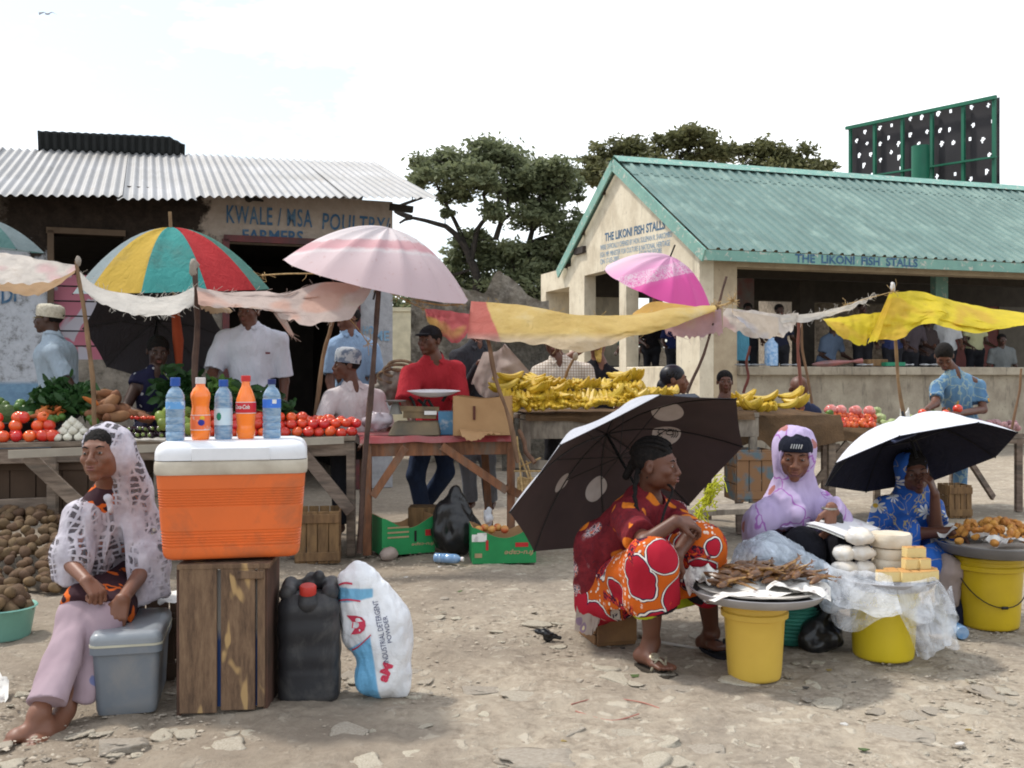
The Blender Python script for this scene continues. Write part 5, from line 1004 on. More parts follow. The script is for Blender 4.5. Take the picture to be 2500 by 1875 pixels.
for (px,py,Y,rz,tl) in ((1788,985,8.1,1.2,-1.3),(1812,990,8.05,.8,-1.2),(1835,992,8.05,-.6,-1.2),(1850,972,8.2,.9,-1.2),(1862,988,8.1,.1,-.9),(1880,985,8.1,-.2,-.8),(1905,990,8.1,.9,-1.3),(1925,985,8.15,.7,-1.3),(1910,968,8.25,1.0,-1.3),(1825,975,8.2,-.9,-1.2),(1795,970,8.25,1.4,-1.3)):
    sd_+=1; bunch(P(px,py,Y),rz,tl,r2.choice([3,4,5]),lab2,GB2,1.15,sd_)
# ============================================================ THINGS ON AND UNDER THE TABLES
# weighing scale
sp=on_table(TR,t_of(TR,1015,.3),.3,.0)
scl=thing('weighing_scale','old kitchen weighing scale with a shallow enamel pan on the red table','scale',sp); brass=mat('worn_brass_and_iron',(.24,.17,.09),.6,(.12,.09,.06),vs=9,metal=.3)
def at(px,py,Y=7.45): return P(px,py,Y)
m=MB(); 
a0,a1=at(948,1046,7.32),at(1078,1046,7.45); z0=.857
xs0,xs1=a0[0],a1[0]
prism(m,[V(xs0,7.25,z0),V(xs1,7.3,z0),V(xs1,7.62,z0),V(xs0,7.6,z0),V(xs0+.04,7.33,z0+.10),V(xs1-.02,7.36,z0+.10),V(xs1-.02,7.58,z0+.10),V(xs0+.04,7.55,z0+.10)]); m.put('base',mat('greasy_wooden_base',(.20,.15,.09),.7,(.09,.08,.06),vs=4),scl,bevel=.012)
m=MB(); m.plank(at(972,997,7.42),at(1072,1000,7.42),.03,.04); m.plank(at(985,1012,7.44),at(1065,1014,7.44),.05,.05); m.put('beam',brass,scl)
m=MB()
for (p,q) in (((1015,1000),(1008,978)),((1060,1000),(1045,975)),((1020,975),(1050,1000)),((1040,975),(1030,1000)),((1008,978),(1000,968)),((1080,980),(1090,965))): m.tube([at(*p),at(*q)],.012,n=6)
m.put('linkage',dark_metal,scl)
pc_=at(1056,955,7.45); m=MB(); g=[]
for r_,z in ((.001,-.035),(.10,-.034),(.14,-.022),(.185,.0),(.19,.002),(.183,.002),(.14,-.018),(.10,-.03),(.001,-.031)):
    g.append([pc_+V(r_*math.cos(t)*(1.0)*(1+.10*max(0,math.cos(t))**6),r_*math.sin(t)*.8,z-.03*0+.010*math.sin(t)) for t in np.linspace(0,2*math.pi,37)[:-1]])
m.grid(np.array(g),wrap=True); me=m.mesh('pan'); me.transform(Matrix.Identity(4)); en=mat('blue_white_enamel',(.80,.81,.85),.25,spec=.6); put('pan',me,en,scl)
c=at(966,978,7.42); m=MB(); m.lathe([(.001,-.012),(.075,-.01),(.08,0),(.07,.004),(.001,.003)],c,n=24); m.lathe([(.05,-.10),(.03,-.03),(.02,-.01)],c,n=12); m.put('weight_plate',mat('iron_plate',(.20,.19,.17),.5,metal=.4),scl)
m=MB(); m.plank(at(1036,1008,7.40),at(1066,1008,7.40),.004,.028); m.put('name_plate',white_m,scl)
# crumpled bag
me=blob((.10,.07,.07),34,.30,12,2.2); put('crumpled_bag',me,mat('cloudy_lilac_plastic',(.42,.38,.42),.35,(.3,.26,.29),vs=9,spec=.6,bmp=.7,bs=22),None,local=True,loc=at(922,1030,7.4)+V(0,0,.005),label='crumpled lilac grey plastic bag left of the weighing scale',cat='bag')
q=at(1089,1050,7.45); m=MB(); 
prism(m,[V(q[0]-.05,7.42,.857),V(q[0]+.055,7.42,.857),V(q[0]+.055,7.55,.857),V(q[0]-.05,7.55,.857),V(q[0]-.055,7.4,1.03),V(q[0]+.06,7.4,1.03),V(q[0]+.06,7.57,1.03),V(q[0]-.055,7.57,1.03)]); m.put('packet',mat('blue_film_packet',(.07,.22,.38),.3,(.4,.45,.5),vs=14,vc=(.3,.45),spec=.6),None,loc=(q[0],7.45,.857),label='pale blue plastic packet between the scale and the cardboard box',cat='packet')
# cardboard box on red table
cb_=thing('cardboard_box','open brown cardboard box with a hand slot on the red table','box',V(-.19,7.45,.857)); x0=P(1106,0,7.28)[0]; x1=P(1246,0,7.35)[0]; yb=7.68; zt=HC+(HY-967)/F*7.3; z0=.858
def carton(o,c0,c1,c2,c3,z0,z1,t,mt,low=0,mi=None):
    """four walls between ground corners, slightly bulged"""
    cs=[np.array(c) for c in(c0,c1,c2,c3)]; m=MB()
    for k in range(4):
        a,b=cs[k],cs[(k+1)%4]; d=unit(b-a); n=V(d[1],-d[0],0); g=[]
        for s in np.linspace(0,1,14): g.append([V(*(a+(b-a)*s)[:2],z0)+n*(.012*math.sin(math.pi*s)*math.sin(math.pi*u))+V(0,0,(z1-z0)*u-(low*math.sin(math.pi*s)**2*u if k in(0,2) else 0)) for u in np.linspace(0,1,6)])
        g=np.array(g); m.grid(g); m.grid(g[::-1]-n*t); m.grid(np.stack([g[:,-1],g[:,-1]-n*t],1)[::-1])
    m.add([V(c[0],c[1],z0+.004) for c in cs],[(0,1,2,3)]); return m
m=carton(cb_,(x0,7.28,0),(x1,7.35,0),(x1+.02,yb,0),(x0+.03,yb-.05,0),z0,zt,.006,cardboard,.02); m.put('walls',cardboard,cb_)
m=MB(); q=P(1158,1008,7.3); m.box(q+V(0,-.012,0),(.018,.008,.10)); m.put('hand_slot',mat('slot_shadow_red',(.10,.03,.02)),cb_)
cloth('cardboard_flap','torn brown cardboard sheet hanging over the red table edge',[(1122,1047,7.28),(1160,1050,7.3),(1220,1054,7.32)],[(1128,1066,7.1),(1150,1078,7.08),(1172,1072,7.1),(1190,1060,7.15),(1222,1060,7.2)],cardboard,n=(30,8),wr=.012,seed=3,cat='cardboard')
# rag bag with baskets behind
m=MB(); me=blob((.12,.1,.14),30,.4,5,2.6); put('grey_bundle',me,mat('dirty_plastic_bundle',(.30,.27,.23),.5,(.14,.12,.10),vs=10,bmp=.8,bs=20),None,local=True,loc=P(955,945,8.3),label='grey brown bundle of old sacks left of the red shirt man',cat='bundle')
ob=thing('basket','woven basket standing on the bundle left of the red shirt man','basket',P(965,905,8.3)); 
for k,(px,py,r_) in enumerate(((962,918,.13),(972,905,.12),(978,893,.10))): m=MB(); c=P(px,py,8.25); m.tube([c+V(r_*math.cos(t),-.02,r_*.42*math.sin(t)) for t in np.linspace(0,6.3,22)],.014,n=6); m.put('rim',mat('woven_straw_rim',(.25,.19,.12),.9,(.12,.09,.06),vs=30),ob)
# wooden crate at left table leg
def slat_box(name,label,c,size,mt,ns=4,yaw=0,cat='crate',frame_m=None):
    o=thing(name,label,cat,c); R=rotz(yaw); w_,d,h=size; m=MB(); g=.006; sw_=(w_)/ns
    def bx(p,s): m.box(np.array(c)+R@V(*p),s,R)
    for sy in (-1,1):
        m=MB()
        for k in range(ns): x=-w_/2+sw_*(k+.5); bx((x,sy*d/2,h/2),(sw_-g,.012,h))
        m.put('slat_panel',mt,o,bevel=.003)
    for sx in(-1,1):
        m=MB()
        for k in range(3): bx((sx*w_/2,0,h*(k+.5)/3),(.012,d-.02,h/3-.008))
        m.put('end_panel',mt,o,bevel=.003)
    for z in (.05,h-.05): m=MB(); bx((0,-d/2-.012,z),(w_,.012,.06)); m.put('batten',frame_m or mt,o,bevel=.003)
    return o
crm=mat('bare_pine_crate_wood',(.22,.13,.06),.85,(.12,.07,.035),vs=6,scale=(5,5,1),bmp=.3,rnd=.2)
slat_box('crate','brown wooden crate standing between the orange cooler and the table leg',V(-1.36,7.05,0),(.30,.3,.36),crm,4,.15)
slat_box('crate','weathered crate with faded blue paint behind the big brown umbrella',P(1828,1225,7.9)*V(1,1,0)+V(0,0,.32),(.30,.3,.40),mat('blue_smeared_crate',(.22,.12,.06),.85,(.10,.14,.16),vs=7,vc=(.40,.5)),3,.1)
slat_box('crate','small upright plank crate under the daisy wrap woman umbrella',P(2330,1225,9.2)*V(1,1,0),(.22,.2,.30),crm,4,.1)
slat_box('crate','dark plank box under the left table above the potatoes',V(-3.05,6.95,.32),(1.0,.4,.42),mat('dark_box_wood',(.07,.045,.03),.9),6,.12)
# green fruit cartons with upside-down lettering
grc=mat('green_printed_carton',(.025,.27,.085),.5,(.02,.22,.07),vs=6,spec=.3); grd=mat('dark_green_print',(.01,.10,.07),.5); tanm=mat('carton_tan',(.42,.31,.17),.8); redp=mat('red_print',(.50,.03,.03),.6)
def green_carton(label,c,w_,d,h,yaw,marks):
    o=thing('fruit_carton',label,'carton',c); R=rotz(yaw); W_=lambda x,y,z:np.array(c)+R@V(x,y,z)
    cs=[W_(-w_/2,-d/2,0),W_(w_/2,-d/2,0),W_(w_/2,d/2,0),W_(-w_/2,d/2,0)]
    m=MB(); inn=MB()
    for k in range(4):
        a,b=cs[k],cs[(k+1)%4]; dd=unit(b-a); n=V(dd[1],-dd[0],0); g=[]; lo=.30 if k in(0,2) else .0
        for s in np.linspace(0,1,20):
            dip=lo*h*(math.sin(math.pi*s)**1.5) if lo else 0
            g.append([a+(b-a)*s+V(0,0,(h-dip)*u+.003) for u in np.linspace(0,1,5)])
        g=np.array(g); m.grid(g,smooth=False); inn.grid(g[::-1]-n*.006,smooth=False); inn.grid(np.stack([g[:,-1],g[:,-1]-n*.006],1)[::-1],smooth=False)
    inn.add([q+V(0,0,.01) for q in cs],[(0,1,2,3)]); m.put('printed_walls',grc,o); inn.put('inside',cardboard,o)
    for (txt,x,z,wd,hh,mt_,face) in marks:
        if face=='f': org=W_(x,-d/2,z); xd=R@V(-1,0,0)
        else: org=W_(-w_/2,x,z); xd=R@V(0,1,0)
        if txt: lettering(txt,org,xd,V(0,0,-1),o,mt_,wd,hh,name='printed_lettering',off=.003,shear=.2,bold=.02)
        else:
            m=MB(); n=np.cross(unit(xd),V(0,0,-1)); cc=org+n*.003; m.add([cc-unit(xd)*wd/2-V(0,0,hh/2),cc+unit(xd)*wd/2-V(0,0,hh/2),cc+unit(xd)*wd/2+V(0,0,hh/2),cc-unit(xd)*wd/2+V(0,0,hh/2)],[(0,1,2,3)]); m.put('printed_mark',mt_,o)
    return o,W_
c1=P(975,1355,7.2)*V(1,1,0); green_carton('open green fruit carton leaning behind the red table leg',c1+V(0,.2,0),.40,.30,.27,.42,[(None,-.08,.20,.16,.012,tanm,'f'),(None,-.08,.165,.16,.012,tanm,'f'),(None,-.08,.13,.16,.012,tanm,'f'),(None,.05,.13,.018,.08,dark_metal,'f'),(None,.15,.15,.05,.045,redp,'f'),('fru-cape',.19,.085,.17,.03,tanm,'f')])
c2=P(1225,1365,6.85)*V(1,1,0); _,W2=green_carton('green fruit carton with white stickers at the feet of the big brown umbrella',c2+V(.0,.2,0),.44,.30,.25,.12,[('fru-cape',.20,.10,.20,.045,tanm,'f'),(None,.12,.13,.09,.03,redp,'f'),(None,-.12,.13,.018,.07,redp,'f'),(None,-.155,.185,.065,.06,paper,'f'),(None,-.205,.18,.04,.05,paper,'f'),(None,-.18,.06,.05,.03,tanm,'f')])
produce('apple',blob((.03,.03,.028),12,.04,1),mat('red_apple_skin',(.5,.08,.04),.35,(.5,.3,.08),vs=9,rnd=.2),[W2(-.17+.045*k,-.07+.03*(k%2),.225+.01*(k%2)) for k in range(5)],'red and yellow apple in the carton with white stickers','apple','apples in the green carton')
m=MB(); me=blob((.035,.03,.08),24,.45,3,2.4); put('tied_bag',me,mat('white_thin_bag',(.66,.67,.70),.35,spec=.6,bmp=.6,bs=30,trans=.3),None,local=True,loc=W2(-.10,-.03,.30),label='little white tied bag standing on the apples in the carton',cat='bag')
# black rubbish bag, bottle, stone
s=SDF(.014,.05); c=P(1112,1300,7.3); c[2]=.0
s.ell(c+V(0,0,.16),(.17,.14,.17)); s.ell(c+V(-.04,0,.28),(.12,.10,.12)); s.cap(c+V(.0,0,.36),c+V(.0,0,.47),.05,.02); s.cap(c+V(0,0,.44),c+V(.05,0,.40),.02,.012); s.cap(c+V(.03,0,.42),c+V(.10,-.02,.30),.02,.01)
me=s.mesh('bag'); fold(me,.03,(9,9,5),3,3); o=thing('rubbish_bag','big knotted black plastic bag between the two green cartons','bag',c); put('bag',me,black_m,o)
o=thing('plank_box','brown board box behind the black bag under the red table','box',P(1030,1300,7.6)*V(1,1,0)); q=P(1030,1300,7.6); m=MB(); m.box((q[0],7.65,.15),(.2,.2,.30)); m.put('board',crm,o,bevel=.004)
watb=mat('clear_blue_bottle_plastic',(.10,.24,.45),.12,(.30,.42,.58),vs=22,spec=.8,bmp=.2,bs=30); 
def bottle(name,label,base,prof,capc,body_m,cap_m,lab=None,R=None,s=1,cat='bottle'):
    o=thing(name,label,cat,base); Rm=np.eye(3) if R is None else R; hc=prof[-1][1]
    m=MB(); m.lathe([(r*s,z*s) for r,z in prof],base,n=28,R=Rm); m.put('bottle_body',body_m,o)
    m=MB(); cr,c0,c1=capc; m.lathe([(.001,c0*s),(cr*s,c0*s),(cr*s,(c1-.001)*s),(cr*.9*s,c1*s),(.001,c1*s)],base,n=20,R=Rm); m.put('cap',cap_m,o)
    return o
wprof=[(.001,0),(.028,0),(.032,.006),(.0325,.03),(.030,.033),(.0325,.036),(.0325,.055),(.030,.058),(.0325,.061),(.0325,.08),(.031,.083),(.0325,.086),(.0325,.145),(.031,.148),(.0325,.151),(.031,.160),(.022,.178),(.0125,.188),(.0125,.200)]
bcap=mat('blue_bottle_cap',(.02,.09,.40),.35); wcap=mat('white_bottle_cap',(.75,.70,.68),.4); rcap=mat('red_bottle_cap',(.62,.03,.03),.4)
R=rotz(.25)@roty(math.pi/2)@rotz(.3)
bottle('empty_water_bottle','empty blue water bottle lying on the ground beside the black bag',P(1060,1325,6.9)*V(1,1,0)+V(0,.05,.034),wprof,(.015,.195,.213),watb,wcap,R=rotz(-.3)@roty(math.pi/2))
me=blob((.06,.05,.045),20,.25,4); put('rock',me,mat('pinkish_rock',(.36,.29,.25),.95,bmp=.5),None,local=True,loc=P(948,1350,7.1)*V(1,1,0)+V(0,0,.035),label='pinkish grey rock at the foot of the red table leg',cat='rock')
me=blob((.07,.05,.05),20,.25,6); put('rock',me,mat('dark_rock',(.12,.11,.10),.95,bmp=.5),None,local=True,loc=P(730,1365,7.05)*V(1,1,0)+V(0,0,.04),label='dark rock on the ground right of the orange cooler',cat='rock')
# white bag on right table
s=SDF(.01,.03); c=on_table(TD,t_of(TD,2210,.15),.15,.0); s.ell(c+V(0,0,.06),(.05,.04,.07)); s.cap(c+V(-.02,0,.1),c+V(-.035,0,.2),.02,.01); s.cap(c+V(.02,0,.1),c+V(.03,0,.2),.02,.012); me=s.mesh('bag'); fold(me,.008,(30,30,18),3); o=thing('shopping_bag','white plastic carrier bag standing at the foot of the white tipped pole','bag',c); put('bag',me,mat('white_carrier_bag',(.74,.75,.76),.35,spec=.5,bmp=.4,bs=30),o)
# yellow netting rag at the bench
o=thing('net_rag','tangle of bright yellow netting hanging behind the big brown umbrella','netting',P(1745,1185,6.3)); m=MB(); rq=np.random.RandomState(4); q=catmull([P(1752,1170,6.3),P(1735,1210,6.3),P(1705,1255,6.3),P(1712,1288,6.3)],40)
for k in range(90):
    i=rq.randint(0,34); a=q[i]+rq.randn(3)*.022; b=q[i+5]+rq.randn(3)*.03; m.tube([a,(a+b)/2+rq.randn(3)*.02,b],.0035,n=4)
m.put('net_strands',fabric('yellow_netting',(.46,.47,.03)),o)
o=thing('stick_bundle','bundle of thin sticks and cord at the left leg of the banana table','sticks',P(1285,1140,7.3)); 
for k,(a,b) in enumerate((((1262,1090),(1292,1170)),((1268,1140),(1320,1118)),((1285,1125),(1300,1180)),((1255,1150),(1330,1150)),((1262,1065),(1275,1200)))): m=MB(); m.tube([P(*a,7.3),P(*b,7.25)],.007,n=5); m.put('stick',rope_m,o)
m=MB()
for k in range(5): c=P(1298,1190-k*5,7.35); m.tube([c+V(.10*math.cos(t),.05*math.sin(t),.01*math.sin(3*t)) for t in np.linspace(0,6.3,18)],.010,n=5)
o=thing('basket','coarse straw basket hanging at the left leg of the banana table','basket',P(1298,1190,7.35)); m.put('coil',rope_m,o)
# ============================================================ FOREGROUND LEFT: CRATE, COOLER, BOTTLES
cY=3.80; yaw=.21; cx0=P(445,0,3.78)[0]; cx1=P(672,0,3.84)[0]; ctop=HC+(HY-1372)/F*3.8; cc=V((cx0+cx1)/2-.035,3.97,0); R=rotz(.08)
cr=thing('wooden_crate','tall scarred wooden crate holding up the orange cooler','crate',cc); w_=cx1-cx0; h=ctop-.012; d=.30
crw,nt_,b_=newmat('scarred_crate_planks'); v_=coords(nt_,(3,3,.55)); c_=ramp(nt_,noise(nt_,v_,9,7,.75),[(.3,(.055,.032,.02)),(.5,(.15,.09,.052)),(.7,(.24,.155,.09))]); c_=mixc(nt_,ramp(nt_,noise(nt_,coords(nt_,(5,5,1.4)),3.0,2,.4,.6),[(.62,0),(.66,.8)]),c_,(.46,.30,.13)); nt_.links.new(c_,b_.inputs['Base Color']); b_.inputs['Roughness'].default_value=.9; bump(nt_,b_,noise(nt_,v_,18,6),.5,.01)
sw3_=[(-.49,-.075),(-.03,.35),(.375,.46)]
for k in range(3):
    m=MB(); a=sw3_[k][0]*w_; b=sw3_[k][1]*w_; m.box(cc+R@V((a+b)/2,-d/2,h*.5+(.004*k)),(b-a,.016,h-.03-.01*k),R); m.put('plank',crw,cr,bevel=.003)
dsb=mat('dark_side_board',(.10,.05,.035),.85,(.05,.03,.02),vs=6)
for xx_ in (-.50*w_,.5*w_-.012): m=MB(); m.box(cc+R@V(xx_,-.0,h/2),(.017,d,h-.005),R); m.put('side_board',dsb,cr,bevel=.003)
m=MB(); m.box(cc+R@V(0,0,h-.008),(w_+.01,d+.02,.02),R); m.box(cc+R@V(.3*w_,-d/2-.012,h-.04),(.1,.012,.03),R); m.put('top_board',crw,cr,bevel=.003)
bk,nt_,b_=newmat('blue_white_backing'); sx=NN(nt_,'ShaderNodeSeparateXYZ'); nt_.links.new(coords(nt_),sx.inputs[0]); nt_.links.new(ramp(nt_,sx.outputs[2],[(.28,(.02,.07,.25)),(.33,(.45,.42,.38)),(.5,(.32,.3,.28))]),b_.inputs['Base Color'])
m=MB(); m.box(cc+R@V(0,-d/2+.03,h/2),(w_-.05,.012,h-.06),R); m.put('backing',bk,cr)
# cooler
def rbox(m,c,sx,sy,z0,z1,rad,R,n=8,taper=1.0,zs=None,mi=0,bulge=None,cap_b=True):
    """rounded box: stack of rounded rectangles; taper = bottom/top size"""
    zs=np.linspace(0,1,14) if zs is None else zs; g=[]
    for t in zs:
        k=taper+(1-taper)*t; hx,hy=sx/2*k,sy/2*k; off=bulge(t) if bulge else 0; row=[]
        for (qx,qy,a0) in ((1,1,0),(-1,1,90),(-1,-1,180),(1,-1,270)):
            for a in np.linspace(a0,a0+90,n): 
                a=math.radians(a); row.append(np.array(c)+R@V(qx*(hx-rad)+(rad+off)*math.cos(a),qy*(hy-rad)+(rad+off)*math.sin(a),z0+(z1-z0)*t))
        g.append(row)
    g=np.array(g); m.grid(g,mi,wrap=True); K=g.shape[1]; m.add(g[0],[tuple(range(K))[::-1]],mi); m.add(g[-1],[tuple(range(K))],mi)
kc=cc+V(.005,.02,0); kz=ctop+.005; R2=rotz(.20)
ck=thing('orange_cooler','big scuffed orange cooler with a white lid on the wooden crate','cooler',kc+V(0,0,kz))
orm=mat('scuffed_orange_plastic',(.72,.145,.03),.42,(.62,.13,.03),vs=3,spec=.35,dirt=(.26,.10,.05),dirts=3.2,dirtr=(.50,.78)); whm=mat('aged_white_plastic',(.80,.81,.84),.35,vs=4,spec=.45,dirt=(.62,.58,.5),dirts=4,dirtr=(.6,.75)); crmp=mat('grimy_cream_plastic',(.55,.50,.41),.5,(.40,.35,.28),vs=8)
W_=.555; D_c=.36; zb=kz; zt=kz+.325
def ribsf(t):
    z=t*.325
    for a,b,n in ((.05,.115,6),(.205,.275,7)):
        if a<z<b: return -.003*(1 if math.sin((z-a)/(b-a)*n*2*math.pi)>0 else 0)
    if z<.03: return -.022*(1-math.sqrt(max(0,1-(1-z/.03)**2)))
    return 0
m=MB(); rbox(m,kc,W_,D_c,zb,zt,.05,R2,taper=.915,zs=np.concatenate([[0,.01,.03,.06,.1],np.linspace(.14,.99,110),[1]]),bulge=ribsf); m.put('cooler_body',orm,ck)
m=MB(); rbox(m,kc,W_+.016,D_c+.016,zt,zt+.052,.055,R2,bulge=lambda t:-.004*abs(2*t-1)**3); m.put('rim_band',crmp,ck)
m=MB(); rbox(m,kc,W_+.012,D_c+.012,zt+.055,zt+.125,.06,R2,bulge=lambda t:-.05*(1-math.sqrt(max(0,1-max(0,(t-.25)/.75)**2.2)))); m.put('lid',whm,ck)
m=MB(); m.box(kc+R2@V(.0,-D_c/2-.0065,zt+.078),(.29,.008,.05),R2); m.put('latch_flap',whm,ck,bevel=.004)
lidz=zt+.118
# bottles on the lid
lav=[kc+R2@V(x,y,0)+V(0,0,lidz+.006) for x,y in ((-.215,-.075),(-.125,-.04),(-.04,-.02),(.045,-.01),(.145,.0))]
wat=mat('clear_water_bottle',(.17,.33,.52),.08,(.36,.50,.64),vs=30,vc=(.4,.6),spec=.9,scale=(1,1,3)); wat.node_tree.nodes['Principled BSDF'].inputs['Transmission Weight'].default_value=.35
oso=mat('orange_soda',(.95,.22,.01),.12,(.9,.18,.01),spec=.8)
def blabel(o,base,r,z0,z1,mt,name='wrap_label',prof=None,s=1):
    m=MB(); zz=np.linspace(z0,z1,8); rad=(lambda z:r) if prof is None else (lambda z:np.interp(z,[p[1] for p in prof[1:]],[p[0] for p in prof[1:]])+.0008)
    g=np.array([[base+V(rad(z)*s*math.cos(t),rad(z)*s*math.sin(t),z*s) for t in np.linspace(0,2*math.pi,33)[:-1]] for z in zz]); m.grid(g,wrap=True); return m.put(name,mt,o)
def wraptext(o,body,base,r,zc,hgt,wd,mt,ang=-math.pi/2,shear=.25,rot=0):
    co,f=text_mesh(body,1,wd,hgt,shear=shear,bold=.02); x=co[:,0]-wd/2; y=co[:,1]-hgt/2
    if rot: x,y=-y,x
    a=ang+x/r; put('label_lettering',meshof('l',np.stack([base[0]+(r+.0012)*np.cos(a),base[1]+(r+.0012)*np.sin(a),base[2]+zc+y],1),f,None,False),mt,o)
blw=mat('light_blue_label',(.12,.32,.62),.4,(.5,.62,.75),vs=26,vc=(.42,.5)); pal=mat('pale_blue_label',(.40,.56,.68),.4,(.55,.66,.72),vs=14)
S=1.10
o=bottle('water_bottle','leftmost water bottle with ringed sides on the cooler lid',lav[0],wprof,(.017,.192,.222),wat,bcap,s=S); blabel(o,lav[0],.0328,.112,.138,blw,s=S)
fprof=[(.001,0),(.026,0),(.031,.006),(.034,.03),(.0345,.06),(.033,.095),(.0295,.118),(.031,.135),(.0345,.150),(.034,.165),(.025,.182),(.0165,.190),(.0155,.205)]
o=bottle('orange_soda_bottle','waisted orange soda bottle with a white cap on the cooler lid',lav[1],fprof,(.0175,.20,.222),oso,wcap,s=S); 
fl=mat('orange_white_soda_label',(.80,.16,.05),.35,(.75,.45,.35),vs=34,vc=(.36,.42)); blabel(o,lav[1],.034,.038,.088,fl,prof=fprof,s=S); blabel(o,lav[1],.034,.036,.038,white_m,prof=fprof,s=S,name='label_edge'); blabel(o,lav[1],.034,.088,.090,white_m,prof=fprof,s=S,name='label_edge')
m=MB(); q=lav[1]+V(.014,-.0375,.063*S); m.ell(q,(.014,.003,.012),n=12); m.put('label_blue_spot',mat('navy_print',(.03,.04,.3)),o); m=MB(); m.ell(q+V(.004,.0005,.018),(.010,.003,.008),n=10); m.put('label_yellow_spot',mat('yellow_print',(.8,.5,.04)),o)
w2=[(.001,0),(.027,0),(.031,.006),(.032,.04),(.0305,.043),(.032,.046),(.032,.115),(.0305,.118),(.0315,.122),(.031,.15),(.027,.168),(.017,.182),(.0135,.19),(.0135,.2)]
o=bottle('water_bottle','middle water bottle with a pale label between the two sodas',lav[2],w2,(.0165,.19,.214),wat,bcap,s=S); blabel(o,lav[2],.0322,.052,.112,pal,s=S); m=MB(); m.ell(lav[2]+V(-.008,-.035,.083*S),(.010,.002,.016),n=10); m.put('label_green_emblem',mat('green_emblem',(.02,.22,.12)),o)
cprof=[(.001,0),(.025,0),(.030,.006),(.0335,.028),(.031,.045),(.0325,.065),(.0355,.095),(.0355,.125),(.033,.145),(.025,.17),(.0165,.188),(.0145,.195),(.0145,.21)]
o=bottle('orange_soda_bottle','curved orange soda bottle with a red label and red cap on the cooler lid',lav[3],cprof,(.017,.208,.229),oso,rcap,s=S); rl=mat('red_soda_label',(.62,.02,.03),.35); blabel(o,lav[3],.036,.095,.132,rl,prof=cprof,s=S); blabel(o,lav[3],.036,.093,.095,white_m,prof=cprof,s=S,name='label_edge'); blabel(o,lav[3],.036,.132,.134,white_m,prof=cprof,s=S,name='label_edge')
wraptext(o,'Coca-Cola',lav[3],.0365*S,.117*S,.017,.062,white_m,ang=-math.pi/2-.15)
o=bottle('water_bottle','rightmost water bottle with a dark blue cap on the cooler lid',lav[4],wprof,(.015,.197,.216),wat,mat('navy_bottle_cap',(.015,.03,.14),.4),s=S); blabel(o,lav[4],.0328,.112,.143,mat('deep_blue_label',(.04,.16,.60),.4,(.4,.5,.8),vs=20,vc=(.3,.36)),s=S); m=MB(); m.box(lav[4]+V(.016,-.0325,.135*S),(.02,.004,.016)); m.put('label_white_patch',white_m,o)
# grey cool box
gy=mat('slate_grey_plastic',(.17,.19,.215),.38,(.145,.165,.19),vs=5,spec=.4,dirt=(.22,.22,.22),dirts=5); gl=mat('pale_grey_lid',(.27,.295,.32),.35,vs=5,spec=.45); seam=mat('cream_seam',(.5,.48,.38),.5)
fx0,fx1=P(222,0,3.78)[0],P(390,0,3.78)[0]; gz=HC+(HY-1590)/F*3.78; R3=rotz(.24); gw=.245; gd=.42
gc=V((fx0+fx1)/2-.055,3.79+gd/2,0); gb=thing('cool_box','slate grey cool box with a rounded lid beside the seated girl','cool box',gc)
m=MB(); rbox(m,gc,gw,gd,.008,.275,.03,R3,taper=.90,bulge=lambda t:-.006*max(0,1-t/.08)); m.put('box_body',gy,gb)
m=MB(); rbox(m,gc,gw+.018,gd+.018,.245,.272,.034,R3); m.put('rim',gy,gb); m=MB(); rbox(m,gc,gw+.022,gd+.022,.2725,.281,.036,R3); m.put('seam_strip',seam,gb)
m=MB(); rbox(m,gc,gw+.018,gd+.018,.2815,.325,.036,R3,bulge=lambda t:-.030*(1-math.sqrt(max(0,1-max(0,(t-.3)/.7)**2.2)))); m.put('lid',gl,gb)
GRT=.325
m=MB(); q=V(*P(400,1600,4.15)); slat_box('crate','low dark crate behind the grey cool box used as a seat',V(-1.55,4.42,0),(.42,.34,.29),mat('dark_crate_board',(.10,.07,.05),.9),4,.1)  # seat crate boards in an even dark brown
cloth('newspaper','sheet of newspaper on the low crate behind the tall crate',[(385,1452,4.3),(430,1442,4.35),(470,1440,4.4)],[(385,1475,4.15),(430,1470,4.15),(460,1465,4.2)],paper,n=(14,8),wr=.006,seed=5,cat='paper')
# jerrycan
jm=mat('dusty_black_plastic',(.030,.031,.035),.5,(.022,.022,.025),vs=5,spec=.3,dirt=(.095,.090,.085),dirts=4,dirtr=(.45,.7)); jx0,jx1=P(681,0,3.95)[0],P(832,0,3.95)[0]; jw=jx1-jx0; jc=V((jx0+jx1)/2-.02,4.05,0); R4=rotz(.12)
jr=thing('jerrycan','dusty black jerrycan with a red cap beside the wooden crate','jerrycan',jc)
def jb(t):
    z=t; b=-.012*max(0,1-z/.05); 
    if z>.86: b-=.035*((z-.86)/.14)**2
    b-=.0025*math.sin(z*26) if .3<z<.8 else 0
    return b
s=SDF(.006,.02)
m=MB(); rbox(m,jc,jw,.23,.004,.43,.065,R4,taper=1.0,zs=np.linspace(0,1,40),bulge=jb); 
m.put('can_body',jm,jr)
s=SDF(.006,.03); t_=lambda x,y,z:jc+R4@V(x,y,z)
for sx in(-1,1): s.cap(t_(sx*jw*.34,-.05,.43),t_(sx*jw*.34,.07,.445),.034,.03)
s.cap(t_(-jw*.02,-.0,.44),t_(jw*.0,.06,.475),.016,.018); s.cap(t_(jw*.10,.05,.43),t_(jw*.14,.02,.485),.02,.022); s.cap(t_(-jw*.34,.03,.44),t_(jw*.14,.05,.47),.014); s.cap(t_(0,-.085,.40),t_(0,-.085,.43),.045,.034)
me=s.mesh('handle'); put('handle',me,jm,jr)
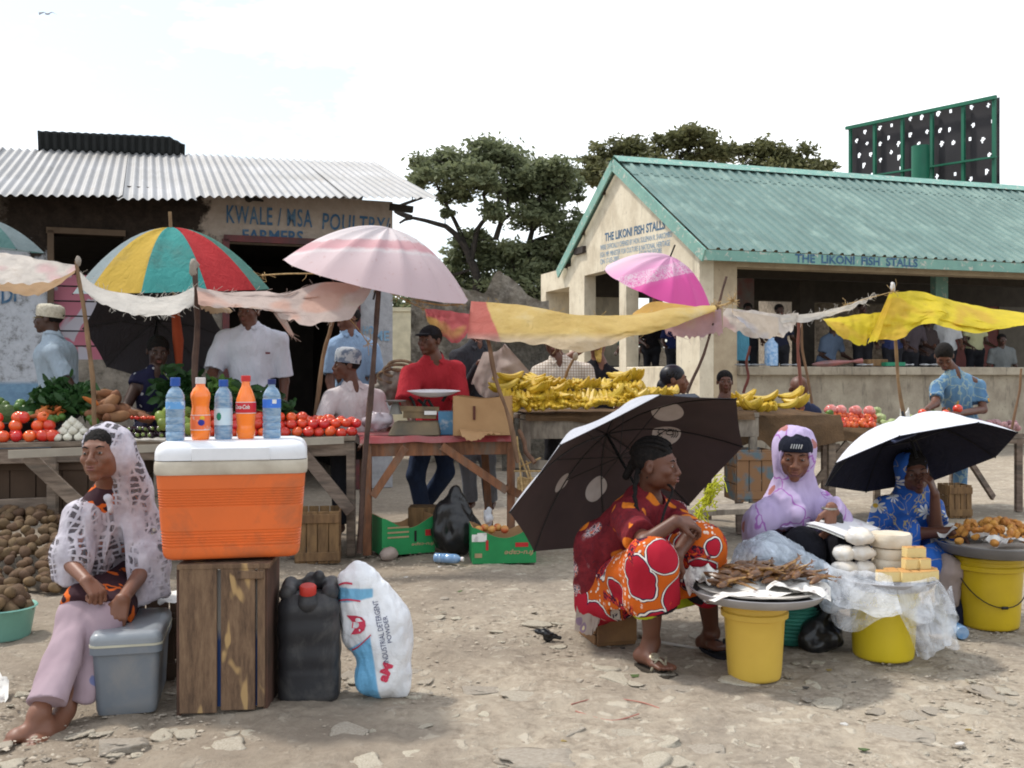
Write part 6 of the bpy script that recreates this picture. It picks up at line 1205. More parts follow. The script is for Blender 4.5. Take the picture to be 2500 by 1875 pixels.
m=MB(); tl=rotx(.18); m.lathe([(.001,0),(.032,0),(.033,.004),(.033,.030),(.029,.035),(.001,.036)],t_(.0,-.095,.437),n=26,R=R4@tl); m.put('cap',mat('red_screw_cap',(.55,.045,.03),.45),jr)
# white woven sack
bagm,nt_,b_=newmat('printed_white_sack'); v_=coords(nt_); sx=NN(nt_,'ShaderNodeSeparateXYZ'); nt_.links.new(v_,sx.inputs[0]); X_,Z_=sx.outputs[0],sx.outputs[2]; b_.inputs['Roughness'].default_value=.45; b_.inputs['Specular IOR Level'].default_value=.4
wh=ramp(nt_,noise(nt_,v_,6,4),[(.3,(.60,.62,.66)),(.6,(.76,.77,.79))])
# blue sweep: below a slanted curve on the left
xr=math_(nt_,'ADD',X_,math_(nt_,'MULTIPLY',Z_,.15))
bl=math_(nt_,'MULTIPLY',ramp(nt_,xr,[(.085,1),(.09,0)]),ramp(nt_,math_(nt_,'SUBTRACT',Z_,math_(nt_,'MULTIPLY',X_,.7)),[(.232,1),(.236,0)]))
bl2=math_(nt_,'MULTIPLY',ramp(nt_,math_(nt_,'SUBTRACT',Z_,math_(nt_,'MULTIPLY',X_,.2)),[(.40,0),(.405,1)]),math_(nt_,'MULTIPLY',ramp(nt_,Z_,[(.445,1),(.45,0)]),ramp(nt_,X_,[(.05,1),(.055,0)])))
c_=mixc(nt_,bl,wh,(.16,.42,.66)); c_=mixc(nt_,bl2,c_,(.16,.40,.60)); nt_.links.new(c_,b_.inputs['Base Color']); bump(nt_,b_,noise(nt_,v_,11,5,.7,1),.5,.02)
bg=V(P(880,0,4.02)[0],4.05,0); pk_=thing('detergent_sack','crumpled white woven sack with blue and red print leaning on the jerrycan','sack',bg)
s=SDF(.006,.05); Q=lambda px,py,dy=0:P(px,py,4.0)+V(0,.06+dy,0)
for (px,py,rx,ry,rz) in ((925,1660,.10,.10,.09),(930,1600,.105,.10,.10),(918,1530,.11,.09,.11),(895,1470,.095,.075,.10),(872,1430,.065,.045,.07),(872,1545,.085,.07,.11),(850,1475,.06,.05,.07),(950,1560,.07,.08,.1)): s.ell(Q(px,py),(rx,ry,rz))
s.cap(Q(862,1420),Q(862,1395),.035,.012); s.cap(Q(850,1425),Q(830,1418),.03,.015); s.cap(Q(975,1690),Q(985,1655),.03,.03); s.cap(Q(920,1690),Q(975,1695),.03,.02)
me=s.mesh('sack'); fold(me,.016,(9,9,5),5,3); fold(me,.004,(40,30,20),8,2); 
for v in me.vertices:
    if v.co.z<.004: v.co.z=.004
put('sack_body',me,bagm,pk_)
def on_sack(me,body,px,py,dirx,diry,wd,hh,mt,rot=0,name='printed_lettering',**k):
    co,f=text_mesh(body,1,wd,hh,**k); a=P(px,py,3.7); o_=V(0,0,HC); xd=unit(V(dirx[0],0,dirx[1])); yd=unit(V(diry[0],0,diry[1])); v=[]; bv=SACKBVH
    for x,y,_ in co:
        q=a+xd*x+yd*y; d=Vector(unit(q-o_)); h_=bv.ray_cast(Vector(o_),d); 
        v.append(np.array(h_[0])-np.array(d)*.004 if h_[0] is not None else q+V(0,.3,0))
    put(name,meshof('l',v,f,None,False),mt,pk_)
from mathutils.bvhtree import BVHTree
me2=bpy.data.objects[[o.name for o in bpy.data.objects if o.name.startswith('sack_body')][0]].data
SACKBVH=BVHTree.FromPolygons([v.co+Vector(bg) for v in me2.vertices],[tuple(p.vertices) for p in me2.polygons])
navy=mat('navy_ink',(.03,.04,.12)); redi=mat('red_ink',(.60,.05,.10))
on_sack(me2,'INDUSTRIAL DETERGENT',950,1618,(-.18,1),(-1,-.18),.235,.020,navy); on_sack(me2,'POWDER',958,1568,(-.20,1),(-1,-.2),.10,.017,navy)
on_sack(me2,'P',838,1578,(.98,-.05),(.1,1),.075,.115,redi,bold=.03); on_sack(me2,'aM',945,1668,(.35,.94),(-.94,.35),.07,.04,redi,bold=.05)
def band(pts,wd):
    m=MB(); bv=SACKBVH; g=[]
    for px,py in catmull([(a,b) for a,b in pts],24):
        row=[]
        for k in (0,1):
            q=P(px,py+k*wd,3.7); d=Vector(unit(q-V(0,0,HC))); h_=bv.ray_cast(Vector((0,0,HC)),d); row.append(np.array(h_[0])-np.array(d)*.005 if h_[0] is not None else None)
        if row[0] is None or row[1] is None: continue
        g.append(row)
    if len(g)>2: m.grid(np.array(g)); m.put('red_stripe',redi,pk_)
band([(822,1428),(840,1421),(860,1423)],5); band([(828,1464),(850,1462),(880,1466)],4); band([(842,1590),(870,1580),(895,1558),(905,1548)],4)
# ============================================================ PEOPLE
def PT(p): return P(*p) if not isinstance(p,np.ndarray) else p
def headR(yaw,pitch=0,roll=0): return rotz(math.radians(yaw))@rotx(math.radians(pitch))@roty(math.radians(roll))   # pitch>0 looks down
def add_head(s,c,R,k=1.0,ears=True,jaw=1.0,feat=1.0):
    H=lambda x,y,z:c+R@(V(x,y,z)*k)
    E=lambda p,r,kk=.02,sub=False:s.ell(H(*p),np.array(r)*k,R=R,k=kk*k,sub=sub)
    E((0,.018,.030),(.077,.093,.083)); E((0,-.020,-.028),(.064*jaw,.062,.075)); E((0,-.066,-.094),(.022,.020,.017),.022)
    for sx in(-1,1):
        E((sx*.040*jaw,-.012,-.058),(.018,.032,.030)); E((sx*.040,-.058,-.020),(.023,.022,.020),.018); 
        if ears: E((sx*.079,.012,-.006),(.009,.019,.029),.008); E((sx*.087,.004,-.004),(.006,.008,.015),.005,True)
    s.cap(H(-.034,-.070,.024),H(.034,-.070,.024),.012*k,k=.022*k)
    for sx in(-1,1): E((sx*.031,-.092,.004),(.018,.016,.0115),.012,True)
    for sx in(-1,1): E((sx*.031,-.0705,.003),(.0155,.0132,.0118),.004); s.cap(H(sx*.020,-.082,.0095),H(sx*.042,-.0765,.0085),.0035*k,k=.004*k)
    s.cap(H(0,-.082,.014),H(0,-.101,-.026),.007*k,.0125*k,k=.012*k)
    for sx in(-1,1): E((sx*.0135,-.093,-.030),(.0105,.011,.009),.006)
    E((0,-.078,-.056),(.030,.020,.022),.02); s.cap(H(-.017,-.0905,-.0505),H(.017,-.0905,-.0505),.0062*k,k=.006*k); s.cap(H(-.014,-.090,-.0630),H(.014,-.090,-.0630),.0078*k,k=.004*k); s.cap(H(-.020,-.098,-.0565),H(.020,-.098,-.0565),.0022*k,k=.002*k); s.p[-1]=s.p[-1][:8]+(True,)
    return H
def add_hand(s,w,fd,pn,k=1.0,curl=(.35,.45,.4),thumb=1,spread=.06):
    fd=unit(fd); pn=unit(np.array(pn,float)-fd*np.dot(pn,fd)); lat=np.cross(fd,pn)*thumb; w=np.array(w,float); kk=.010*k
    for i,off in enumerate((.029,.010,-.010,-.028)):
        s.cap(w+lat*off*.55*k,w+fd*.078*k*(1-.04*abs(i-1))+lat*off*k,.0155*k,.0115*k,k=kk)
    for i,(off,L_) in enumerate(zip((.030,.010,-.010,-.029),(.93,1.05,.98,.78))):
        p=w+fd*.080*k*(1-.04*abs(i-1))+lat*off*k; d=unit(fd+lat*(1.5-i)*spread); ang=0
        for j,(sl,r0,r1) in enumerate(((.040,.0098,.0088),(.025,.0088,.008),(.021,.008,.0068))):
            ang+=curl[j]*(1+.12*i); dd=d*math.cos(ang)+pn*math.sin(ang); q=p+dd*sl*L_*k; s.cap(p,q,r0*k,r1*k,k=.0035*k); p=q
    p=w+fd*.022*k+lat*.026*k+pn*.004*k; q=p+(fd*.62+lat*.62+pn*.35)*.042*k; r=q+(fd*.85+lat*.12+pn*.5)*.030*k; s.cap(p,q,.0135*k,.0115*k,k=kk); s.cap(q,r,.0108*k,.0085*k,k=.004*k)
def face_parts(root,H,R,k=1.0,eyes=True,brow=True,lips=True):
    if eyes:
        m=MB(); 
        for sx in(-1,1):
            e=thing if False else None
            m=MB(); m.ell(H(sx*.0315,-.0735,.0030),(.0120*k,.0118*k,.0074*k),n=14,R=R); ey=m.put('eye',eyew,root)
            m=MB(); m.ell(H(sx*.0315,-.0812,.0032),(.0062*k,.0052*k,.0058*k),n=12,R=R); m.put('iris',iris,ey)
    if brow:
        for sx in(-1,1): m=MB(); m.tube([H(sx*.017,-.0865,.024),H(sx*.031,-.0860,.030),H(sx*.047,-.0745,.026)],[.0022*k,.0032*k,.0018*k],n=6); m.put('eyebrow',hairm,root)
    if lips:
        m=MB(); m.tube([H(-.023,-.0885,-.0555),H(-.010,-.0975,-.0505),H(0,-.0990,-.0520),H(.010,-.0975,-.0505),H(.023,-.0885,-.0555)],[.0018*k,.0042*k,.0040*k,.0042*k,.0018*k],n=8); m.tube([H(-.020,-.0885,-.0590),H(-.009,-.0975,-.0630),H(.009,-.0975,-.0630),H(.020,-.0885,-.0590)],[.002*k,.0055*k,.0055*k,.002*k],n=8); m.put('lips',lipm,root)
def hair_short(root,H,R,k,mt=None,vox=.006,thick=1.0,low=-.035):
    s=SDF(vox,.01); c=H(0,0,0); s.ell(H(0,.022,.036),np.array((.083,.098,.087))*k*thick,R=R); s.ell(H(0,-.105,-.03),np.array((.085,.075,.088))*k,R=R,k=.01,sub=True); s.cut(H(0,0,low),R@V(0,-.35,-1),.3)
    me=s.mesh('hair'); fold(me,.0018,(130,130,130),3,1); return put('hair',me,mt or hairm,root)
def kofia(root,H,R,k,mt,z0=.028,h=.085,r=.087,tilt=0,name='cap'):
    m=MB(); Rt=R@rotx(tilt); m.lathe([(r*k,0),(r*k*1.02,h*.4*k),(r*k*1.0,h*.72*k),(r*k*.90,h*.92*k),(r*.66*k,h*1.04*k),(r*.3*k,h*1.09*k),(.001,h*1.10*k)],H(0,.012,z0),n=32,R=Rt); v=m.v[0]; c=H(0,.012,z0); d=(v-c)@Rt; d[:,1]*=1.14; m.v[0]=c+d@Rt.T
    me=m.mesh(name); fold(me,.0025,(40,40,60),3); return put(name,me,mt,root)
def torso(s,nb,pel,shL,shR,w=.165,d=.108,extra=0,k=.06,waist=.86,hips=1.0):
    a=unit(shR-shL); z=unit(nb-pel); a=unit(a-z*np.dot(a,z)); y=np.cross(z,a); Rm=np.array([a,y,z]).T; L_=np.linalg.norm(nb-pel); mid=(shL+shR)/2
    at_=lambda t:pel+(nb-pel)*t+(mid-nb)*min(1,t)*.4
    e=extra
    s.ell(at_(.74),(w+e,d+e,L_*.26+e),R=Rm,k=k); s.ell(at_(.45),(w*waist+e,d*.95+e,L_*.27+e),R=Rm,k=k); s.ell(at_(.10),(w*.98*hips+e,d*1.12*hips+e,L_*.24+e),R=Rm,k=k)
    s.cap(nb-z*.015,shL,.044+e,.046+e,k=k*.7); s.cap(nb-z*.015,shR,.044+e,.046+e,k=k*.7); s.cap(nb,at_(.8),.050+e*.4,.08+e,k=k*.6); return Rm,at_
def person(label,head,yaw,nb,pel,shL,shR,arms,legs=(),skinm=None,vox=.009,hs=1.0,pitch=0,roll=0,top=None,bottom=None,hair='short',hat=None,w=.165,d=.108,sleeve=.75,hem=None,eyes=True,collar=True,group=None,loc=None,topfold=.009,sl_r=.062,ears=True,hairm_=None,neckr=.052,name='person',extra=None,open_neck=.0,body_sleeveless=False):
    hc=PT(head); nb=PT(nb); pel=PT(pel); nb=nb+V(0,0,.038)+(hc-nb)*V(.12,.12,0); dz=V(0,0,.008); m0=(PT(shL)+PT(shR))/2; shL=PT(shL)+dz+(m0-PT(shL))*.10; shR=PT(shR)+dz+(m0-PT(shR))*.10; R=headR(yaw,pitch,roll); root=thing(name,label,'person',loc if loc is not None else (pel[0],pel[1],0),group)
    s=SDF(vox,.03); H=add_head(s,hc,R,hs,ears); s.cap(H(0,.025,-.05),nb+V(0,0,-.01),neckr*hs,neckr*1.12,k=.02); torso(s,nb,pel,shL,shR,w-.012,d-.012,0,.05)
    AR=[]
    for a in arms:
        sh=PT(a[0])+dz+(m0-PT(a[0]))*.10;el=PT(a[1]);wr=PT(a[2]); AR.append((sh,el,wr)); s.cap(sh,el,.050*a[6] if len(a)>6 else .047,.039,k=.03); s.cap(el,wr,.039,.0265,k=.02)
        if len(a)>3 and a[3] is not None: add_hand(s,wr,a[3],a[4],1.0,*(a[5] if isinstance(a[5],list) else [a[5]]))
    for lg in legs:
        hp,kn,an,to=[PT(x) for x in lg]; s.cap(hp,kn,.078,.055,k=.03); s.cap(kn,an,.053,.034,k=.02); s.cap(an,to,.036,.026,k=.02,n=V(0,0,1),q=.7)
    if extra: extra(s,H)
    put('body',s.mesh('body'),skinm or skB,root); face_parts(root,H,R,hs,eyes,eyes)
    if hair=='short': hair_short(root,H,R,hs,hairm_,max(.006,vox*.8))
    if hat: hat(root,H,R,hs)
    if top:
        s=SDF(vox,.03); Rm,at_=torso(s,nb,pel,shL,shR,w,d,.008,.06)
        if hem is not None: hm=PT(hem); s.ell(hm+ (pel-nb)*0,( w*1.02,d*1.1,.12),R=Rm,k=.06)
        for (sh,el,wr) in AR:
            if sleeve>0:
                if sleeve<=1: e=sh+(el-sh)*sleeve; s.cap(sh,e+(el-sh)*.06,sl_r*.86,sl_r*1.0,k=.05); s.cut(e,unit(el-sh),sl_r*1.6)
                else: s.cap(sh,el,sl_r*.95,sl_r*.85,k=.035); s.cap(el,wr-(wr-el)*.05,sl_r*.85,sl_r*.62,k=.02); s.cut(wr-(wr-el)*.06,unit(wr-el),sl_r*1.2)
        up=unit(nb-pel); front=-Rm[:,1]; s.cap(nb+up*.045,nb+up*.2,.052,.08,k=.0); s.p[-1]=s.p[-1][:8]+(True,)
        s.ell(nb+front*.060-up*.0,(.024,.045,.045+open_neck),R=Rm,k=.006,sub=True)
        me=s.mesh('shirt'); fold(me,topfold*1.3,(7,7,4),int(abs(hc[0]*100))%50,2); fold(me,topfold*.55,(24,24,8),int(abs(hc[0]*70))%50,2); sh_=put('shirt',me,top,root)
        if collar:
            m=MB(); c=nb+up*.012; a=Rm[:,0]
            for sx in(-1,1):
                pts=[c-front*.055+up*.022,c-front*.03+a*sx*.055+up*.024,c+front*.02+a*sx*.062+up*.012,c+front*.070+a*sx*.022-up*.03]; lo=[p-up*.030+(p-c)*.28 for p in pts]; lo[-1]=c+front*.085+a*sx*.055-up*.055
                g=np.stack([catmull(pts,12),catmull(lo,12)],1); m.grid(g); m.grid((g-up*.004)[:,::-1])
            m.put('collar',top,sh_)
    if bottom:
        s=SDF(vox,.03); s.ell(pel-V(0,0,.02),(w*.98,d*1.2,.12),k=.05)
        for lg in legs: hp,kn,an,to=[PT(x) for x in lg]; s.cap(hp,kn,.092,.07,k=.05); s.cap(kn,an+(kn-an)*.06,.07,.062,k=.03); s.cut(an+(kn-an)*.07,unit(an-kn),.1)
        if legs: me=s.mesh('trousers'); fold(me,.008,(9,9,5),7,3); put('trousers',me,bottom,root)
    return root,H,R
F_=lambda *c:c
cloths={}
def fb(n,c,**k):
    if n not in cloths: cloths[n]=fabric(n,c,**k)
    return cloths[n]
def checks(name,a,b,s=38):
    m,nt,bs=newmat(name); v=coords(nt); sx=NN(nt,'ShaderNodeSeparateXYZ'); nt.links.new(v,sx.inputs[0]); f=lambda o,k:ramp(nt,math_(nt,'FRACT',math_(nt,'MULTIPLY',o,k)),[(.72,0),(.8,1)])
    c=mixc(nt,math_(nt,'MAXIMUM',f(sx.outputs[0],s),f(sx.outputs[2],s)),a,b); nt.links.new(c,bs.inputs['Base Color']); bs.inputs['Roughness'].default_value=.9; return m
def print_mat(name,base,spots,scale=9,thr=.32,base2=None,src='F1',lines=None,rough=.85,trans=0,dist=.05):
    """printed cloth: blossoms of colours on a base"""
    m,nt,b=newmat(name); v=coords(nt); n=NN(nt,'ShaderNodeTexNoise'); n.inputs['Scale'].default_value=14; nt.links.new(v,n.inputs['Vector']); sc_=NN(nt,'ShaderNodeVectorMath',operation='SCALE'); sc_.inputs['Scale'].default_value=dist; nt.links.new(n.outputs['Color'],sc_.inputs[0]); ad=NN(nt,'ShaderNodeVectorMath',operation='ADD'); nt.links.new(v,ad.inputs[0]); nt.links.new(sc_.outputs[0],ad.inputs[1])
    c=ramp(nt,noise(nt,v,4,4),[(.3,base2 or tuple(x*.8 for x in base)),(.7,base)])
    if lines:
        wv=NN(nt,'ShaderNodeTexVoronoi',feature='DISTANCE_TO_EDGE'); wv.inputs['Scale'].default_value=lines[1]; nt.links.new(ad.outputs[0],wv.inputs['Vector']); c=mixc(nt,ramp(nt,wv.outputs['Distance'],[(lines[2],.8),(lines[2]*1.8,0)]),c,lines[0])
    vo=NN(nt,'ShaderNodeTexVoronoi'); vo.inputs['Scale'].default_value=scale; nt.links.new(ad.outputs[0],vo.inputs['Vector'])
    d=vo.outputs['Distance']
    for th,col in spots: c=mixc(nt,ramp(nt,d,[(th-.015,1),(th+.015,0)]),c,col)
    nt.links.new(c,b.inputs['Base Color']); b.inputs['Roughness'].default_value=rough; b.inputs['Specular IOR Level'].default_value=.15; bump(nt,b,noise(nt,v,14,4),.3,.01)
    if trans: translucent(nt,b,c,trans)
    return m
DN=V(0,0,-1)
def arm(sh,el,wr,fd=None,pn=None,curl=(.35,.4,.35),*a): return (sh,el,wr,fd,pn,list([curl])+list(a) if a else curl)
# ------------------------------------------------------------ vendors behind the tables
lb=fb('light_blue_shirt_cloth',(.24,.34,.48)); greyb=fb('pale_grey_blue_shirt_cloth',(.33,.40,.47)); wh_=fb('white_shirt_cloth_fine',(.60,.62,.70)); reds=fb('red_shirt_cloth',(.42,.03,.042)); dk=fb('dark_cloth',(.022,.022,.027)); jeans=fb('dark_blue_jeans',(.03,.045,.09)); whp=fb('cream_white_shirt_cloth',(.62,.57,.58))
# man in white cap, left, in profile
def hatW(root,H,R,k): kofia(root,H,R,k,mat('knitted_white_cap',(.56,.52,.42),.9,(.40,.36,.28),vs=60,bmp=.6,bs=140),z0=.012,h=.095,r=.091,tilt=-.12)
root,H,R=person('man in profile with a knitted white cap and pale blue shirt at the far left','' and None or (118,778,7.75),-84,(130,830,7.75),(152,985,7.75),(128,862,7.58),(140,858,7.95),
 [arm((132,868,7.56),(168,940,7.52),(150,1010,7.4),V(-.4,-.4,-.6),V(0,1,0)),arm((140,862,7.95),(150,940,7.98),(130,1000,7.9),V(-.4,-.4,-.6),V(0,1,0))],top=greyb,hat=hatW,skinm=skC,sleeve=.82,hem=(150,985,7.75),d=.15,w=.19,bottom=dk,legs=[((150,1000,7.7),(150,1120,7.7),(150,1300,7.75),(130,1320,7.75))],sl_r=.072)
m=MB(); g=[H(-.05,-.086,.008),H(-.012,-.098,.006),H(.012,-.098,.006),H(.05,-.086,.008)]; m.tube([H(-.075,.0,.01)]+g+[H(.075,0,.01)],.0022,n=4)
for sx in(-1,1): m.tube([H(sx*.031+.019*math.cos(t),-.094,.002+.014*math.sin(t)) for t in np.linspace(0,6.3,14)],.0018,n=4)
m.put('spectacles',mat('gold_wire',(.6,.45,.15),.3,metal=.8),root)
# woman in navy flowered dress
navyf=print_mat('navy_dress_white_flowers',(.016,.016,.045),[(.20,(.50,.50,.52)),(.07,(.3,.26,.1))],15,dist=.09)
person('seated woman in a sleeveless navy dress with white flowers under the grey umbrella',(386,858,7.85),25,(383,912,7.85),(375,1040,7.9),(335,932,7.85),(428,930,7.95),
 [arm((332,936,7.83),(305,1000,7.7),(352,1012,7.45),V(.7,-.3,.1),V(0,0,-1)),arm((430,936,7.95),(455,1000,7.85),(410,1020,7.55),V(-.7,-.3,0),V(0,0,-1))],top=navyf,skinm=skC,sleeve=.12,sl_r=.06,collar=False,pitch=14,hs=1.02,w=.15,open_neck=.04,bottom=navyf,legs=[((360,1040,7.9),(350,1110,7.5),(350,1290,7.5),(350,1300,7.4))])
# man in white shirt, face mostly under the awning
person('standing man in a short sleeved white shirt whose eyes are hidden by the awning',(607,762,7.95),-12,(612,806,7.95),(615,985,7.95),(540,828,7.95),(690,832,7.95),
 [arm((538,832,7.95),(518,915,7.85),(508,965,7.6),V(.1,-.7,-.5),V(0,.3,-1),(.4,.5,.4)),arm((692,836,7.95),(694,930,8.0),(690,1010,7.9),V(0,-.1,-1),V(-1,0,0))],top=wh_,skinm=skB,sleeve=.88,sl_r=.080,hem=(615,985,7.95),w=.20,d=.125,bottom=jeans,legs=[((590,1010,7.95),(590,1120,7.95),(590,1260,8.0),(590,1270,7.9)),((640,1010,7.95),(640,1120,7.95),(640,1260,8.0),(640,1270,7.9))],vox=.008)
m=MB(); m.box(P(654,862,7.82),(.035,.006,.014)); pr=[o for o in bpy.data.objects if o.name.startswith('shirt')][-1]; m.put('pocket_tag',mat('dark_red_tag',(.15,.02,.03)),pr)
# man behind in light blue with little white cap
person('man in a light blue shirt and small white cap standing in the shop doorway',(850,778,8.95),-50,(852,822,8.95),(865,985,8.95),(805,850,8.85),(910,848,9.05),
 [arm((915,855,9.0),(925,930,8.95),(905,985,8.8),V(-.2,-.3,-.8),V(0,1,0)),arm((805,856,8.85),(806,930,8.8),(815,990,8.7),V(0,-.3,-.8),V(0,1,0))],top=lb,skinm=skB,sleeve=.8,hem=(862,985,8.95),hat=lambda r,H,R,k:kofia(r,H,R,k,fb('plain_white_cap',(.6,.6,.62)),z0=.055,h=.05,r=.07,tilt=-.3),w=.19,sl_r=.07,bottom=dk,legs=[((850,1000,8.95),(850,1100,8.95),(850,1220,9),(850,1230,8.9))])
# young man seated, grey white kofia, profile left
kf=mat('grey_blue_embroidered_cap',(.40,.44,.48),.9,(.14,.18,.25),vs=16,vc=(.42,.5),bmp=.3)
root,H,R=person('seated young man with an embroidered grey cap and white shirt looking left',(845,892,7.85),-68,(862,950,7.85),(868,1080,7.9),(805,975,7.75),(925,972,8.0),
 [arm((800,980,7.75),(780,1045,7.6),(812,1075,7.4),V(.5,-.3,0),V(0,0,-1)),arm((928,978,8.0),(945,1050,7.9),(915,1080,7.6),V(-.5,-.3,0),V(0,0,-1))],top=whp,skinm=skB,sleeve=1.0,w=.175,hem=(868,1050,7.88),hat=lambda r,H,R,k:kofia(r,H,R,k,kf,z0=.018,h=.115,r=.090,tilt=-.10),vox=.007,sl_r=.072,bottom=dk,legs=[((850,1080,7.9),(830,1110,7.5),(830,1290,7.5),(820,1300,7.4))],open_neck=.02)
# man in red shirt and black cap
def hatB(root,H,R,k):
    s=SDF(.006,.02); s.ell(H(0,.015,.045),np.array((.080,.098,.072))*k,R=R); s.cut(H(0,0,.030),R@V(0,-.12,-1),.2); s.ell(H(0,-.10,.040),np.array((.058,.050,.010))*k,R=R@rotx(.15)); put('cap',s.mesh('cap'),fb('black_cap_cloth',(.018,.018,.022)),root)
person('man in a red shirt and black cap leaning on the red table behind the scale',(1048,832,7.95),-28,(1060,882,7.98),(1055,1050,8.15),(1000,915,7.9),(1120,905,8.05),
 [arm((998,918,7.9),(992,985,7.75),(1010,1040,7.55),V(.3,-.4,-.6),V(0,.4,-1)),arm((1122,908,8.05),(1125,985,7.95),(1085,1040,7.6),V(-.3,-.4,-.6),V(0,.4,-1))],top=reds,skinm=skB,sleeve=.93,w=.18,d=.12,hem=(1055,1040,8.1),hat=hatB,vox=.007,sl_r=.085,pitch=-2,hs=1.04,bottom=jeans,legs=[((1035,1075,8.15),(1015,1160,8.1),(1035,1262,8.2),(1025,1275,8.05)),((1080,1075,8.2),(1090,1150,8.2),(1035,1235,8.4),(1030,1250,8.3))])
# person reading / holding printed sheets, head behind the awning
root,H,R=person('person in a charcoal jacket holding large printed sheets, head hidden by the red vinyl',(1165,800,8.5),-10,(1165,850,8.5),(1160,1030,8.55),(1112,872,8.45),(1205,880,8.6),
 [arm((1110,875,8.45),(1135,955,8.35),(1172,885,8.15),V(.9,-.1,.1),V(0,-.3,-1),(.7,.8,.5)),arm((1208,882,8.6),(1215,960,8.5),(1200,1010,8.4),V(0,-.1,-1),V(-1,0,0))],top=fb('charcoal_jacket_cloth',(.04,.042,.05)),skinm=skB,sleeve=2,w=.17,hem=(1160,1030,8.55),sl_r=.065,bottom=fb('grey_trousers',(.20,.21,.24)),legs=[((1145,1050,8.55),(1140,1120,8.5),(1150,1230,8.6),(1145,1240,8.5)),((1185,1050,8.55),(1190,1120,8.5),(1200,1230,8.6),(1200,1240,8.5))])
prs=mat('brownish_newsprint',(.36,.29,.26),.85,(.28,.225,.20),vs=12); 
cloth('newspaper','large brownish printed sheet held by the person in the charcoal jacket',[(1180,860,8.1),(1215,855,8.05),(1232,838,8.0)],[(1150,935,8.05),(1200,975,7.95),(1300,915,7.9)],prs,n=(24,20),wr=.03,seed=4,cat='paper')
# man in check shirt
person('man in a cream check shirt behind the banana pile, eyes hidden by the awning',(1352,835,8.6),-5,(1364,885,8.6),(1372,1030,8.65),(1308,912,8.6),(1432,905,8.65),
 [arm((1306,915,8.6),(1292,980,8.5),(1310,1020,8.3),V(.3,-.4,-.4),V(0,0,-1)),arm((1436,908,8.65),(1448,980,8.6),(1430,1020,8.4),V(-.3,-.4,-.4),V(0,0,-1))],top=checks('cream_brown_check_cloth',(.58,.53,.46),(.30,.22,.17),42),skinm=skB,sleeve=.9,w=.18,hem=(1372,1010,8.62),sl_r=.075,bottom=dk,legs=[((1355,1040,8.65),(1350,1120,8.65),(1350,1230,8.65),(1350,1240,8.55))],open_neck=.04)
# woman with yellow headscarf and black vest, seen from behind
def scarfY(root,H,R,k):
    s=SDF(.009,.02); s.ell(H(0,.02,.035),np.array((.09,.108,.09))*k,R=R); s.ell(H(0,-.11,-.04),np.array((.08,.07,.09))*k,R=R,sub=True,k=.01); s.cap(H(-.04,.07,-.02),H(-.06,.09,-.14),.035,.03); me=s.mesh('headscarf'); fold(me,.012,(26,26,20),3,3); put('headscarf',me,mat('golden_lace',(.60,.42,.12),.8,(.42,.27,.06),vs=30,bmp=.6,bs=60),root)
person('woman seen from behind in a black vest with a golden lace headscarf, arm raised',(1458,838,9.0),150,(1462,890,9.0),(1462,1030,9.0),(1412,915,8.95),(1502,918,9.05),
 [arm((1408,918,8.95),(1375,880,8.9),(1440,842,8.85),V(.8,0,.2),V(0,-1,0)),arm((1505,922,9.05),(1512,985,9.0),(1500,1030,8.9),V(0,0,-1),V(1,0,0))],top=fb('black_vest_cloth',(.015,.014,.018)),skinm=skA,sleeve=.02,sl_r=.045,hat=scarfY,collar=False,w=.155,d=.10,hair=None,eyes=False,open_neck=.06)
# woman with black headband, profile right
person('woman in profile facing right with black hair tied under a dark band',(1648,928,8.6),78,(1640,985,8.6),(1640,1090,8.65),(1620,1010,8.45),(1655,1010,8.75),
 [arm((1620,1014,8.45),(1612,1070,8.4),(1640,1100,8.3),V(.5,-.3,0),V(0,0,-1))],top=fb('black_vest_cloth',(.015,.014,.018)),skinm=skA,sleeve=.3,hs=1.08,collar=False,
 hat=lambda r,H,R,k:(lambda s:(s.ell(H(0,.022,.036),np.array((.083,.101,.089))*k,R=R),s.ell(H(0,-.11,-.03),np.array((.086,.075,.09))*k,R=R,sub=True,k=.01),s.ell(H(0,.10,-.05),np.array((.045,.045,.06))*k,R=R),put('tied_hair',s.mesh('hair'),mat('shiny_black_hair',(.012,.013,.02),.4),r)))(SDF(.007,.015)))
person('small child with cropped hair peeping over the brown umbrella',(1770,932,9.0),-4,(1772,980,9.0),(1772,1060,9.0),(1745,995,9.0),(1800,995,9.0),[arm((1745,998,9.0),(1740,1040,8.9),(1755,1070,8.8)),arm((1800,998,9.0),(1805,1040,8.9),(1795,1070,8.8))],top=fb('dull_child_shirt',(.12,.08,.08)),skinm=skB,sleeve=.8,hs=.87,vox=.007,w=.12,d=.09,collar=False)
person('bald bowed head of a person in an orange collared top beside the reddish post',(1950,952,9.0),20,(1945,990,9.15),(1960,1080,9.3),(1905,1005,9.1),(1990,1010,9.2),[arm((1903,1008,9.1),(1900,1060,9.0),(1925,1085,8.9)),arm((1992,1012,9.2),(1998,1060,9.1),(1975,1085,8.9))],top=print_mat('navy_and_orange_top',(.03,.04,.09),[(.3,(.55,.22,.05))],6),skinm=skB,sleeve=.9,hair=None,pitch=48,collar=False,hs=1.02,eyes=False)
